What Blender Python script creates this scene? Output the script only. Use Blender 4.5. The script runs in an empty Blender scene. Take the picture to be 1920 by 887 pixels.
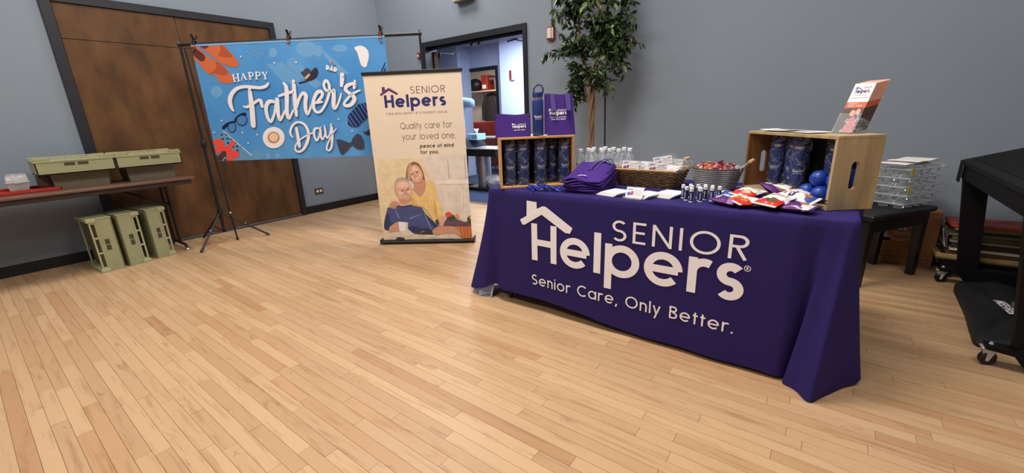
import bpy, math, random
from mathutils import Vector, Matrix, Euler
random.seed(7)
R = math.radians
PI = math.pi
SC = bpy.context.scene
COL = SC.collection

# ------------------------------------------------------------------ camera, light, exposure
YAW, PITCH, ROLL, FPX = -0.65256, -0.28302, -0.03954, 783.93
CAMZ = 1.18
fw = Vector((math.sin(YAW)*math.cos(PITCH), math.cos(YAW)*math.cos(PITCH), math.sin(PITCH)))
rt0 = Vector((math.cos(YAW), -math.sin(YAW), 0)); up0 = rt0.cross(fw)
rt = rt0*math.cos(ROLL) + up0*math.sin(ROLL); up = up0*math.cos(ROLL) - rt0*math.sin(ROLL)
cd = bpy.data.cameras.new('camera'); cam = bpy.data.objects.new('camera', cd); COL.objects.link(cam)
cam.matrix_world = Matrix(((rt.x, up.x, -fw.x, 0), (rt.y, up.y, -fw.y, 0), (rt.z, up.z, -fw.z, CAMZ), (0, 0, 0, 1)))
cd.sensor_fit = 'HORIZONTAL'; cd.sensor_width = 36; cd.lens = FPX/1920*36; cd.clip_start = 0.05
SC.camera = cam
wd = bpy.data.worlds.new('world'); SC.world = wd; wd.use_nodes = True
wd.node_tree.nodes['Background'].inputs[0].default_value = (0.75, 0.8, 0.9, 1)
wd.node_tree.nodes['Background'].inputs[1].default_value = 0.05

def area(name, loc, sx, sy, power, col, rot=(0, 0, 0)):
    l = bpy.data.lights.new(name, 'AREA'); l.shape = 'RECTANGLE'; l.size = sx; l.size_y = sy
    l.energy = power; l.color = col
    o = bpy.data.objects.new(name, l); COL.objects.link(o); o.location = loc; o.rotation_euler = rot
    return o
WARM = (1.0, 0.955, 0.91)
CEIL = 3.95
for lx, ly, pw in ((-4.1, 3.3, 52), (-3.9, 0.9, 48), (-1.3, 1.6, 105), (1.1, 1.5, 48), (-1.3, -1.4, 62), (-3.9, -1.6, 40)):
    area('ceiling_lamp', (lx, ly, CEIL-0.05), 1.2, 0.6, pw, WARM)
area('hallway_lamp', (-3.9, 5.4, 2.44), 1.4, 0.6, 125, (0.72, 0.82, 1.0))
area('storeroom_lamp', (-6.4, 7.6, 2.44), 0.8, 0.4, 70, (1.0, 0.90, 0.78))
SC.view_settings.view_transform = 'Standard'; SC.view_settings.look = 'None'
SC.view_settings.gamma = 1.0; SC.view_settings.use_curve_mapping = False
SC.view_settings.exposure = -0.04
SC.cycles.transparent_max_bounces = 48

# ------------------------------------------------------------------ materials
def lin(c):
    o = []
    for x in c[:3]:
        x /= 255.0
        o.append(x/12.92 if x <= 0.04045 else ((x+0.055)/1.055)**2.4)
    return (o[0], o[1], o[2], 1)
MATS = {}
def mat(name, rgb, rough=0.6, metal=0.0, bump=0.0, scale=40.0, vary=0.0, vscale=6.0, spec=0.5, stretch=None, coat=0.0, emit=0.0, rgb2=None, sss=0.0):
    if name in MATS: return MATS[name]
    m = bpy.data.materials.new(name); m.use_nodes = True; nt = m.node_tree; n = nt.nodes; L = nt.links
    b = n['Principled BSDF']; b.inputs['Base Color'].default_value = lin(rgb)
    b.inputs['Roughness'].default_value = rough; b.inputs['Metallic'].default_value = metal
    b.inputs['Specular IOR Level'].default_value = spec
    b.inputs['Coat Weight'].default_value = coat
    if emit:
        b.inputs['Emission Color'].default_value = lin(rgb); b.inputs['Emission Strength'].default_value = emit
    tc = n.new('ShaderNodeTexCoord'); src = tc.outputs['Object']
    if stretch:
        mp = n.new('ShaderNodeMapping'); mp.inputs['Scale'].default_value = stretch
        L.new(src, mp.inputs['Vector']); src = mp.outputs['Vector']
    if vary or rgb2:
        t = n.new('ShaderNodeTexNoise'); t.inputs['Scale'].default_value = vscale; t.inputs['Detail'].default_value = 5
        L.new(src, t.inputs['Vector'])
        r = n.new('ShaderNodeValToRGB'); L.new(t.outputs['Fac'], r.inputs['Fac'])
        a = lin(rgb); c2 = lin(rgb2) if rgb2 else None
        r.color_ramp.elements[0].position = 0.3; r.color_ramp.elements[1].position = 0.7
        if c2: r.color_ramp.elements[0].color = c2; r.color_ramp.elements[1].color = a
        else:
            r.color_ramp.elements[0].color = tuple(x*(1-vary) for x in a[:3])+(1,)
            r.color_ramp.elements[1].color = tuple(min(1, x*(1+vary)) for x in a[:3])+(1,)
        L.new(r.outputs['Color'], b.inputs['Base Color'])
    if bump:
        t2 = n.new('ShaderNodeTexNoise'); t2.inputs['Scale'].default_value = scale; t2.inputs['Detail'].default_value = 4
        L.new(src, t2.inputs['Vector'])
        bp = n.new('ShaderNodeBump'); bp.inputs['Strength'].default_value = bump; bp.inputs['Distance'].default_value = 0.01
        L.new(t2.outputs['Fac'], bp.inputs['Height']); L.new(bp.outputs['Normal'], b.inputs['Normal'])
    MATS[name] = m; return m

def film(name, tint=(252, 253, 254), gloss=0.35, wrinkle=0.6, scale=60, haze=0.06, rough=0.08, painted_glint=0.0):
    """clear thin plastic: see-through, with glossy wrinkles"""
    if name in MATS: return MATS[name]
    m = bpy.data.materials.new(name); m.use_nodes = True; nt = m.node_tree; n = nt.nodes; L = nt.links
    n.remove(n['Principled BSDF']); out = n['Material Output']
    tr = n.new('ShaderNodeBsdfTransparent'); tr.inputs[0].default_value = lin(tint)
    gl = n.new('ShaderNodeBsdfGlossy'); gl.inputs['Roughness'].default_value = rough; gl.inputs[0].default_value = (1, 1, 1, 1)
    df = n.new('ShaderNodeBsdfDiffuse'); df.inputs[0].default_value = (0.9, 0.92, 0.95, 1)
    tc = n.new('ShaderNodeTexCoord'); t = n.new('ShaderNodeTexNoise'); t.inputs['Scale'].default_value = scale; t.inputs['Detail'].default_value = 3
    L.new(tc.outputs['Object'], t.inputs['Vector'])
    bp = n.new('ShaderNodeBump'); bp.inputs['Strength'].default_value = wrinkle; bp.inputs['Distance'].default_value = 0.02
    L.new(t.outputs['Fac'], bp.inputs['Height']); L.new(bp.outputs['Normal'], gl.inputs['Normal'])
    lw = n.new('ShaderNodeLayerWeight'); lw.inputs['Blend'].default_value = gloss; L.new(bp.outputs['Normal'], lw.inputs['Normal'])
    m1 = n.new('ShaderNodeMixShader'); m1.inputs[0].default_value = haze
    if painted_glint:  # narrow white diffuse bands painted in as glints on the crinkles
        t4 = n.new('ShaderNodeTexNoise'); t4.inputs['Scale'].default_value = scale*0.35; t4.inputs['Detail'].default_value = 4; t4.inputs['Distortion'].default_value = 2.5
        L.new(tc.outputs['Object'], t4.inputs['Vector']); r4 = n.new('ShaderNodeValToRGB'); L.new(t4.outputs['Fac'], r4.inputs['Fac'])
        e4 = r4.color_ramp.elements; e4[0].position = 0.485; e4[0].color = (haze, haze, haze, 1); e4[1].position = 0.50; e4[1].color = (painted_glint, painted_glint, painted_glint, 1)
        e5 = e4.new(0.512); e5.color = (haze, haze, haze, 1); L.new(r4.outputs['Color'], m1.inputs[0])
    L.new(tr.outputs[0], m1.inputs[1]); L.new(df.outputs[0], m1.inputs[2])
    m2 = n.new('ShaderNodeMixShader'); L.new(lw.outputs['Fresnel'], m2.inputs[0]); L.new(m1.outputs[0], m2.inputs[1]); L.new(gl.outputs[0], m2.inputs[2])
    L.new(m2.outputs[0], out.inputs['Surface'])
    MATS[name] = m; return m

def plank_material():
    m = bpy.data.materials.new('maple_strip'); m.use_nodes = True; nt = m.node_tree; n = nt.nodes; L = nt.links
    b = n['Principled BSDF']
    at = n.new('ShaderNodeAttribute'); at.attribute_name = 'tone'
    tc = n.new('ShaderNodeTexCoord'); mp = n.new('ShaderNodeMapping'); mp.inputs['Scale'].default_value = (1.3, 16, 1)
    L.new(tc.outputs['Object'], mp.inputs['Vector'])
    mul = n.new('ShaderNodeMath'); mul.operation = 'MULTIPLY'; mul.inputs[1].default_value = 57.0; L.new(at.outputs['Fac'], mul.inputs[0])
    t = n.new('ShaderNodeTexNoise'); t.noise_dimensions = '4D'; t.inputs['Scale'].default_value = 2.4; t.inputs['Detail'].default_value = 6; t.inputs['Roughness'].default_value = 0.6
    t.inputs['Distortion'].default_value = 0.7
    L.new(mp.outputs['Vector'], t.inputs['Vector']); L.new(mul.outputs[0], t.inputs['W'])
    r1 = n.new('ShaderNodeValToRGB'); L.new(at.outputs['Fac'], r1.inputs['Fac'])
    cr = r1.color_ramp; cr.elements[0].position = 0.0; cr.elements[0].color = lin((200, 164, 125)); cr.elements[1].position = 1.0; cr.elements[1].color = lin((178, 136, 99))
    for p, c in ((0.35, (193, 157, 119)), (0.8, (184, 147, 109)), (0.92, (190, 150, 111))):
        e = cr.elements.new(p); e.color = lin(c)
    r2 = n.new('ShaderNodeValToRGB'); L.new(t.outputs['Fac'], r2.inputs['Fac'])
    r2.color_ramp.elements[0].position = 0.30; r2.color_ramp.elements[0].color = (0.66, 0.56, 0.46, 1)
    r2.color_ramp.elements[1].position = 0.47; r2.color_ramp.elements[1].color = (1, 1, 1, 1)
    mx = n.new('ShaderNodeMixRGB'); mx.blend_type = 'MULTIPLY'; mx.inputs[0].default_value = 0.7
    L.new(r1.outputs['Color'], mx.inputs[1]); L.new(r2.outputs['Color'], mx.inputs[2]); L.new(mx.outputs['Color'], b.inputs['Base Color'])
    tk = n.new('ShaderNodeTexNoise'); tk.noise_dimensions = '4D'; tk.inputs['Scale'].default_value = 1.6; tk.inputs['Detail'].default_value = 8; tk.inputs['Roughness'].default_value = 0.7; tk.inputs['Distortion'].default_value = 1.5
    mpk = n.new('ShaderNodeMapping'); mpk.inputs['Scale'].default_value = (2.0, 9, 1); L.new(tc.outputs['Object'], mpk.inputs['Vector']); L.new(mpk.outputs['Vector'], tk.inputs['Vector']); L.new(mul.outputs[0], tk.inputs['W'])
    rk = n.new('ShaderNodeValToRGB'); L.new(tk.outputs['Fac'], rk.inputs['Fac']); rk.color_ramp.elements[0].position = 0.60; rk.color_ramp.elements[0].color = (1, 1, 1, 1); rk.color_ramp.elements[1].position = 0.72; rk.color_ramp.elements[1].color = (0.52, 0.40, 0.30, 1)
    mk = n.new('ShaderNodeMixRGB'); mk.blend_type = 'MULTIPLY'; mk.inputs[0].default_value = 0.8; L.new(mx.outputs['Color'], mk.inputs[1]); L.new(rk.outputs['Color'], mk.inputs[2]); L.new(mk.outputs['Color'], b.inputs['Base Color'])
    t3 = n.new('ShaderNodeTexNoise'); t3.inputs['Scale'].default_value = 2.0; t3.inputs['Detail'].default_value = 5; L.new(tc.outputs['Object'], t3.inputs['Vector'])
    rr = n.new('ShaderNodeMapRange'); rr.inputs['To Min'].default_value = 0.30; rr.inputs['To Max'].default_value = 0.48; L.new(t3.outputs['Fac'], rr.inputs['Value']); L.new(rr.outputs[0], b.inputs['Roughness'])
    b.inputs['Specular IOR Level'].default_value = 0.4
    MATS['maple_strip'] = m; return m

def wicker_material():
    m = mat('wicker', (164, 128, 84), 0.75, rgb2=(92, 64, 38), vscale=26, stretch=(1, 1, 5), bump=0.8, scale=60)
    return m

# ------------------------------------------------------------------ mesh builder
class MB:
    def __init__(s): s.v = []; s.f = []; s.mi = []; s.m = 0; s.T = None
    def add(s, vs, fs, m=None):
        b = len(s.v)
        if s.T is not None: vs = [s.T @ Vector(p) for p in vs]
        s.v += [tuple(p) for p in vs]
        for q in fs: s.f.append(tuple(b+i for i in q)); s.mi.append(s.m if m is None else m)
        return s
    def box(s, c, d, ch=0.0, rot=None, m=None):
        """box centred on c with size d; ch = chamfer"""
        x, y, z = d[0]/2, d[1]/2, d[2]/2
        if ch <= 0:
            vs = [(i*x, j*y, k*z) for i in (-1, 1) for j in (-1, 1) for k in (-1, 1)]
            fs = [(0, 1, 3, 2), (4, 6, 7, 5), (0, 4, 5, 1), (2, 3, 7, 6), (0, 2, 6, 4), (1, 5, 7, 3)]
        else:
            ch = min(ch, x*0.49, y*0.49, z*0.49); vs = []; ix = {}
            for i in (-1, 1):
                for j in (-1, 1):
                    for k in (-1, 1):
                        for a in range(3):
                            p = [i*(x-ch), j*(y-ch), k*(z-ch)]; p[a] = (i*x, j*y, k*z)[a]
                            ix[i, j, k, a] = len(vs); vs.append(tuple(p))
            fs = []
            def q(l):
                ctr = sum((Vector(vs[i]) for i in l), Vector())/len(l)
                nn = (Vector(vs[l[1]])-Vector(vs[l[0]])).cross(Vector(vs[l[2]])-Vector(vs[l[0]]))
                fs.append(tuple(l) if nn.dot(ctr) > 0 else tuple(reversed(l)))
            for a in range(3):
                o = [b for b in range(3) if b != a]
                for s1 in (-1, 1):
                    l = []
                    for s2, s3 in ((-1, -1), (-1, 1), (1, 1), (1, -1)):
                        k = [0, 0, 0]; k[a] = s1; k[o[0]] = s2; k[o[1]] = s3; l.append(ix[k[0], k[1], k[2], a])
                    q(l)
                for s2 in (-1, 1):
                    for s3 in (-1, 1):
                        k = [0, 0, 0]; k[o[0]] = s2; k[o[1]] = s3
                        k[a] = -1; e0 = (ix[k[0], k[1], k[2], o[0]], ix[k[0], k[1], k[2], o[1]])
                        k[a] = 1; e1 = (ix[k[0], k[1], k[2], o[0]], ix[k[0], k[1], k[2], o[1]])
                        q([e0[0], e0[1], e1[1], e1[0]])
            for i in (-1, 1):
                for j in (-1, 1):
                    for k in (-1, 1): q([ix[i, j, k, 0], ix[i, j, k, 1], ix[i, j, k, 2]])
        if rot is not None:
            Rm = Euler(rot).to_matrix(); vs = [Rm @ Vector(p) for p in vs]
        vs = [(p[0]+c[0], p[1]+c[1], p[2]+c[2]) for p in vs]
        return s.add(vs, fs, m)
    def bx(s, a, b, ch=0.0, m=None):
        return s.box([(a[i]+b[i])/2 for i in range(3)], [abs(b[i]-a[i]) for i in range(3)], ch, None, m)
    def tube(s, pts, r, n=10, m=None, cap=True, flat=1.0):
        pts = [Vector(p) for p in pts]; rs = r if isinstance(r, (list, tuple)) else [r]*len(pts)
        vs = []; fs = []; prev = None
        for i, p in enumerate(pts):
            t = (pts[min(i+1, len(pts)-1)]-pts[max(i-1, 0)]).normalized()
            if prev is None:
                a = Vector((0, 0, 1)) if abs(t.z) < 0.9 else Vector((1, 0, 0)); u = t.cross(a).normalized()
            else: u = (prev-t*prev.dot(t)).normalized()
            prev = u; w = t.cross(u)
            for k in range(n):
                a = 2*PI*k/n; vs.append(p+u*math.cos(a)*rs[i]+w*math.sin(a)*rs[i]*flat)
        for i in range(len(pts)-1):
            for k in range(n):
                k2 = (k+1) % n; fs.append((i*n+k, i*n+k2, (i+1)*n+k2, (i+1)*n+k))
        if cap: fs.append(tuple(reversed(range(n)))); fs.append(tuple((len(pts)-1)*n+k for k in range(n)))
        return s.add(vs, fs, m)
    def lathe(s, prof, c=(0, 0, 0), n=20, m=None, sx=1.0, sy=1.0, mats=None):
        vs = []; fs = []; ms = []
        for r, z in prof:
            for k in range(n):
                a = 2*PI*k/n; vs.append((c[0]+r*sx*math.cos(a), c[1]+r*sy*math.sin(a), c[2]+z))
        for i in range(len(prof)-1):
            for k in range(n):
                k2 = (k+1) % n; fs.append((i*n+k, i*n+k2, (i+1)*n+k2, (i+1)*n+k))
                ms.append(mats[i] if mats else (s.m if m is None else m))
        if prof[0][0] > 1e-5: fs.append(tuple(reversed(range(n)))); ms.append(ms[0])
        if prof[-1][0] > 1e-5: fs.append(tuple((len(prof)-1)*n+k for k in range(n))); ms.append(ms[-2] if len(ms) > 1 else 0)
        b = len(s.f); s.add(vs, fs); s.mi[b:] = ms
        return s
    def sphere(s, c, r, n=16, k=10, m=None, sc=(1, 1, 1)):
        prof = [(math.sin(PI*i/k), -math.cos(PI*i/k)) for i in range(k+1)]
        vs = []; fs = []
        for a, z in prof:
            for j in range(n):
                t = 2*PI*j/n; vs.append((c[0]+r*sc[0]*a*math.cos(t), c[1]+r*sc[1]*a*math.sin(t), c[2]+r*sc[2]*z))
        for i in range(k):
            for j in range(n):
                j2 = (j+1) % n; fs.append((i*n+j, i*n+j2, (i+1)*n+j2, (i+1)*n+j))
        return s.add(vs, fs, m)
    def poly(s, pts, thick=None, m=None):
        """flat polygon from 3-D points, optionally extruded along vector thick"""
        k = len(pts)
        if thick is None: return s.add(pts, [tuple(range(k))], m)
        t = Vector(thick); vs = [Vector(p) for p in pts]+[Vector(p)+t for p in pts]
        fs = [tuple(range(k)), tuple(reversed(range(k, 2*k)))]+[(i, k+i, k+(i+1) % k, (i+1) % k) for i in range(k)]
        return s.add(vs, fs, m)
    def grid(s, fn, nu, nv, m=None, closed=False):
        vs = [fn(i/nu, j/nv) for j in range(nv+1) for i in range(nu+1)]
        fs = [(j*(nu+1)+i, j*(nu+1)+i+1, (j+1)*(nu+1)+i+1, (j+1)*(nu+1)+i) for j in range(nv) for i in range(nu)]
        return s.add(vs, fs, m)
    def build(s, name, mats, parent=None, smooth=True, ang=35):
        me = bpy.data.meshes.new(name); me.from_pydata(s.v, [], s.f)
        if not isinstance(mats, (list, tuple)): mats = [mats]
        for mm in mats: me.materials.append(mm)
        me.polygons.foreach_set('material_index', s.mi)
        me.polygons.foreach_set('use_smooth', [smooth]*len(me.polygons))
        me.validate(); me.update()
        if smooth:
            try: me.set_sharp_from_angle(angle=R(ang))
            except Exception: pass
        o = bpy.data.objects.new(name, me); COL.objects.link(o)
        if parent is not None: o.parent = parent
        return o

def tag(o, label=None, cat=None, group=None, kind=None):
    if label: o['label'] = label
    if cat: o['category'] = cat
    if group: o['group'] = group
    if kind: o['kind'] = kind
    return o
def thing(name, label, cat, loc=(0, 0, 0), rz=0.0, group=None, rot=None):
    o = bpy.data.objects.new(name, None); COL.objects.link(o); o.empty_display_size = 0.05
    o.location = loc; o.rotation_euler = rot if rot else (0, 0, rz)
    return tag(o, label, cat, group)
def struct(name, mb, m, smooth=False): return tag(mb.build(name, m, None, smooth), kind='structure')
def dup(root, loc=None, rz=None, label=None, group=None, rot=None, scale=None):
    r = root.copy(); COL.objects.link(r)
    if loc is not None: r.location = loc
    if rot is not None: r.rotation_euler = rot
    elif rz is not None: r.rotation_euler = (0, 0, rz)
    if scale is not None: r.scale = (scale, scale, scale)
    if label: r['label'] = label
    if group: r['group'] = group
    for ch in list(root.children):
        c = ch.copy(); COL.objects.link(c); c.parent = r
        for g in list(ch.children):
            d = g.copy(); COL.objects.link(d); d.parent = c
    return r
def crom(pts, n=5, closed=True):
    out = []; N = len(pts); D = len(pts[0])
    rng = range(N) if closed else range(N-1)
    for i in rng:
        p = [pts[(i+k-1) % N] if closed else pts[max(0, min(N-1, i+k-1))] for k in range(4)]
        for j in range(n):
            t = j/n
            out.append(tuple(0.5*((2*p[1][d])+(-p[0][d]+p[2][d])*t+(2*p[0][d]-5*p[1][d]+4*p[2][d]-p[3][d])*t*t+(-p[0][d]+3*p[1][d]-3*p[2][d]+p[3][d])*t**3) for d in range(D)))
    if not closed: out.append(tuple(pts[-1]))
    return out

# ------------------------------------------------------------------ stroke lettering (geometric sans drawn as ribbons)
def arc(cx, cy, rx, ry, a0, a1, n=18):
    n = max(4, int(abs(a1-a0)/360*2*n))
    return [(cx+rx*math.cos(R(a0+(a1-a0)*i/n)), cy+ry*math.sin(R(a0+(a1-a0)*i/n))) for i in range(n+1)]
XH = [0.74]
def glyph(c, w):
    h = w/2; X = XH[0]; Q = X/2; r = Q-h; T = 1-h; S = []
    def sgl(cx, H, wd):
        ry = (H-w)/4; rx = wd/2-h
        return [arc(cx, H-h-ry, rx, ry, 38, 270, 14)+arc(cx, h+ry, rx, ry, 90, -142, 14)[1:]]
    rx = r*1.0
    if c == ' ': return [], 0.32
    if c in 'adpbqoceg':
        o = [arc(Q, Q, rx, r, 0, 360)]
        if c == 'o': return o, 2*Q
        if c == 'a': return o+[[(2*Q-h, 0), (2*Q-h, X)]], 2*Q
        if c == 'd': return o+[[(2*Q-h, 0), (2*Q-h, 1)]], 2*Q
        if c == 'b': return o+[[(h, 0), (h, 1)]], 2*Q
        if c == 'p': return o+[[(h, -0.33), (h, X)]], 2*Q
        if c == 'c': return [arc(Q, Q, rx, r, 48, 312)], 2*Q-0.06
        if c == 'e': return [arc(Q, Q, rx, r, 0, 318), [(h*1.4, Q), (2*Q-h*1.0, Q)]], 2*Q
    if c == 'h': return [[(h, 0), (h, 1)], arc(0.28, X-h-(0.28-h), 0.28-h, 0.28-h, 180, 0, 12)+[(0.56-h, 0)]], 0.56
    if c == 'n': return [[(h, 0), (h, X)], arc(0.28, X-h-(0.28-h), 0.28-h, 0.28-h, 180, 0, 12)+[(0.56-h, 0)]], 0.56
    if c == 'm':
        k = 0.25
        return [[(h, 0), (h, X)], arc(k, X-h-(k-h), k-h, k-h, 180, 0, 12)+[(2*k-h, 0)], arc(3*k-w, X-h-(k-h), k-h, k-h, 180, 0, 12)+[(4*k-w-h, 0)]], 4*k-w
    if c == 'u': return [[(h, X)]+arc(0.28, 0.28, 0.28-h, 0.28-h, 180, 360, 12), [(0.56-h, 0), (0.56-h, X)]], 0.56
    if c == 'i': return [[(h, 0), (h, X)], [(h, 0.86), (h, 0.86+max(w, 0.1))]], w
    if c == 'l': return [[(h, 0), (h, 1)]], w
    if c == 'I': return [[(h, 0), (h, 1)]], w
    if c == 'r': return [[(h, 0), (h, X)], arc(0.3, X-h-(0.3-h), 0.3-h, 0.3-h, 180, 62, 12)], 0.42
    if c == 's': return sgl(0.24, X, 0.48), 0.48
    if c == 't': return [[(0.15, 0), (0.15, 0.92)], [(0, X-h), (0.34, X-h)]], 0.34
    if c == 'f': return [[(0.15, 0), (0.15, 0.8)]+arc(0.15+0.17, 0.8, 0.17, 1-h-0.8, 180, 85, 8), [(0, X-h), (0.34, X-h)]], 0.36
    if c == 'v': return [[(h*0.8, X), (0.28, h*0.6), (0.56-h*0.8, X)]], 0.56
    if c == 'x': return [[(h, 0), (0.5-h, X)], [(h, X), (0.5-h, 0)]], 0.5
    if c == 'y': return [[(h*0.8, X), (0.28, 0.04)], [(0.56-h*0.8, X), (0.15, -0.33)]], 0.56
    if c == ',': return [[(0.09, 0.09), (0.02, -0.16)]], 0.14
    if c == '.': return [[(h, 0), (h, max(w, 0.09))]], w
    if c == "'": return [[(h, 0.72), (h, 1)]], w
    if c == '-': return [[(0, 0.4), (0.3, 0.4)]], 0.3
    if c == 'S': return sgl(0.29, 1, 0.58), 0.58
    if c == 'E': return [[(h, 0), (h, 1)], [(h, T), (0.5, T)], [(h, 0.52), (0.46, 0.52)], [(h, h), (0.5, h)]], 0.5
    if c == 'F': return [[(h, 0), (h, 1)], [(h, T), (0.5, T)], [(h, 0.52), (0.46, 0.52)]], 0.5
    if c == 'N': return [[(h, 0), (h, 1)], [(h, 1-h*0.5), (0.72-h, h*0.5)], [(0.72-h, 0), (0.72-h, 1)]], 0.72
    if c == 'O': return [arc(0.5, 0.5, 0.5-h, 0.5-h, 0, 360)], 1.0
    if c == 'Q': return [arc(0.5, 0.5, 0.5-h, 0.5-h, 0, 360), [(0.6, 0.22), (0.92, -0.05)]], 1.0
    if c == 'R': return [[(h, 0), (h, 1)], [(h, T), (0.32, T)]+arc(0.32, 0.74, 0.27-h, 0.26-h, 90, -90, 10)+[(h, 0.48+h)], [(0.26, 0.5), (0.58-h, 0)]], 0.58
    if c == 'P': return [[(h, 0), (h, 1)], [(h, T), (0.32, T)]+arc(0.32, 0.72, 0.27-h, 0.28-h, 90, -90, 10)+[(h, 0.44+h)]], 0.58
    if c == 'B': return [[(h, 0), (h, 1)], [(h, T), (0.3, T)]+arc(0.3, 0.76, 0.24-h, 0.24-h, 90, -90, 9)+[(h, 0.52+h)], [(0.3, 0.52+h)]+arc(0.3, 0.27, 0.28-h, 0.27-h, 90, -90, 9)+[(h, h)]], 0.58
    if c == 'C': return [arc(0.5, 0.5, 0.5-h, 0.5-h, 48, 312)], 0.86
    if c == 'D': return [[(h, 0), (h, 1)], [(h, T), (0.25, T)]+arc(0.25, 0.5, 0.45-h, 0.5-h, 90, -90, 12)+[(h, h)]], 0.7
    if c == 'H': return [[(h, 0), (h, 1)], [(0.72-h, 0), (0.72-h, 1)], [(h, 0.5), (0.72-h, 0.5)]], 0.72
    if c == 'A': return [[(h*0.7, 0), (0.36, 1-h*0.4), (0.72-h*0.7, 0)], [(0.16, 0.3), (0.56, 0.3)]], 0.72
    if c == 'M': return [[(h, 0), (h, 1), (0.42, 0.2), (0.84-h, 1), (0.84-h, 0)]], 0.84
    if c == 'W': return [[(h*0.8, 1), (0.25, h), (0.5, 1-h), (0.75, h), (1-h*0.8, 1)]], 1.0
    if c == 'Y': return [[(h, 1), (0.33, 0.45), (0.66-h, 1)], [(0.33, 0), (0.33, 0.45)]], 0.66
    if c == '0': return [arc(0.29, 0.5, 0.29-h, 0.5-h, 0, 360)], 0.58
    if c == '2': return [arc(0.28, 0.72, 0.27-h, 0.28-h, 165, -40, 10)+[(h, h), (0.56, h)]], 0.56
    if c == '3': return [arc(0.27, 0.76, 0.25-h, 0.24-h, 160, -90, 10), arc(0.27, 0.27, 0.28-h, 0.27-h, 90, -160, 10)], 0.56
    if c == '4': return [[(0.42, 0), (0.42, 1), (h, 0.28), (0.58, 0.28)]], 0.58
    if c == '5': return [[(0.5, T), (0.12, T), (0.09, 0.58)]+arc(0.27, 0.33, 0.29-h, 0.33-h, 120, -160, 10)], 0.56
    if c == '7': return [[(0, T), (0.5, T), (0.16, 0)]], 0.54
    if c == '8': return [arc(0.28, 0.76, 0.24-h, 0.24-h, 0, 360), arc(0.28, 0.27, 0.28-h, 0.27-h, 0, 360)], 0.56
    if c == '9': return [arc(0.28, 0.68, 0.28-h, 0.32-h, 0, 360), [(0.56-h, 0.68), (0.3, 0)]], 0.56
    return [], 0.3
LIFT = [0, 0.00008]
def ribbon(mb, pts, w, fmap, m=None):
    """pts (u,v) polyline, w width (number or list) -> strip through fmap(u,v)"""
    N = len(pts); L = []; closed = N > 3 and abs(pts[0][0]-pts[-1][0])+abs(pts[0][1]-pts[-1][1]) < 1e-6
    for i in range(N):
        p = Vector(pts[i]).to_2d()
        a = Vector(pts[i-1] if i else (pts[-2] if closed else pts[0])).to_2d(); b = Vector(pts[i+1] if i < N-1 else (pts[1] if closed else pts[-1])).to_2d()
        d1 = (p-a); d2 = (b-p)
        d1 = d1.normalized() if d1.length > 1e-9 else (d2.normalized() if d2.length > 1e-9 else Vector((1, 0)))
        d2 = d2.normalized() if d2.length > 1e-9 else d1
        t = d1+d2; t = t.normalized() if t.length > 1e-6 else d1
        nrm = Vector((-t.y, t.x)); k = 1/max(0.45, nrm.dot(Vector((-d1.y, d1.x))))
        ww = (w[i] if isinstance(w, list) else w)/2*k
        L.append((p+nrm*ww, p-nrm*ww))
    vs = [fmap(q.x, q.y) for pr in L for q in pr]
    LIFT[0] = (LIFT[0]+1) % 6; lf = LIFT[0]*LIFT[1]; vs = [(p[0], p[1]-lf, p[2]) for p in vs]
    mb.add(vs, [(2*i, 2*i+1, 2*i+3, 2*i+2) for i in range(N-1)], m)
def text_width(s, w, track):
    x = 0
    for c in s: x += glyph(c, w)[1]+track
    return x-track
def write(mb, s, u0, u1, v0, cap, w, fmap, track=0.12, m=None, shear=0.0, split=False):
    """text from u0 to u1 on baseline v0; cap height cap; stroke w (fraction of cap)"""
    sx = (u1-u0)/text_width(s, w, track); x = 0
    for c in s:
        strokes, adv = glyph(c, w)
        for st in strokes:
            q = []
            for i in range(len(st)):
                if split and i:
                    (ax, ay), (bx_, by_) = st[i-1], st[i]; k = max(1, int(math.hypot(bx_-ax, by_-ay)/0.12))
                    for j in range(1, k): q.append((ax+(bx_-ax)*j/k, ay+(by_-ay)*j/k))
                q.append(st[i])
            ribbon(mb, q, w, lambda a, b, x=x: fmap(u0+(x+a+shear*b)*sx, v0+b*cap), m)
        x += adv+track
HOUSE = [(0.0, 0.13), (0.02, 0.07), (0.055, 0.065), (0.17, 0.195), (0.33, 0.03), (0.36, 0.085), (0.20, 0.26), (0.16, 0.262), (0.125, 0.235), (0.118, 0.33), (0.05, 0.34), (0.048, 0.175)]
def small_logo(mb, u0, u1, v0, fmap, phone=True, m=None, tagline=False):
    """house-and-words logo about (u1-u0) wide; baseline of the big word at v0"""
    W = u1-u0; cap = W*0.2
    write(mb, 'Helpers', u0+W*0.02, u1, v0, cap, 0.2, fmap, 0.1, m)
    write(mb, 'SENIOR', u0+W*0.45, u1, v0+cap*0.92, cap*0.5, 0.11, fmap, 0.22, m)
    mb.poly([fmap(u0-W*0.05+a*W*0.95, v0+cap*0.93+b*W*0.42) for a, b in HOUSE], None, m)
    if tagline: write(mb, 'Senior Care, Only Better.', u0+W*0.02, u1, v0-cap*0.72, cap*0.28, 0.14, fmap, 0.14, m)
    if phone: write(mb, '208-947-4045', u0+W*0.1, u1-W*0.08, v0-cap*(1.35 if tagline else 0.95), cap*0.38, 0.16, fmap, 0.16, m)

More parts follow.
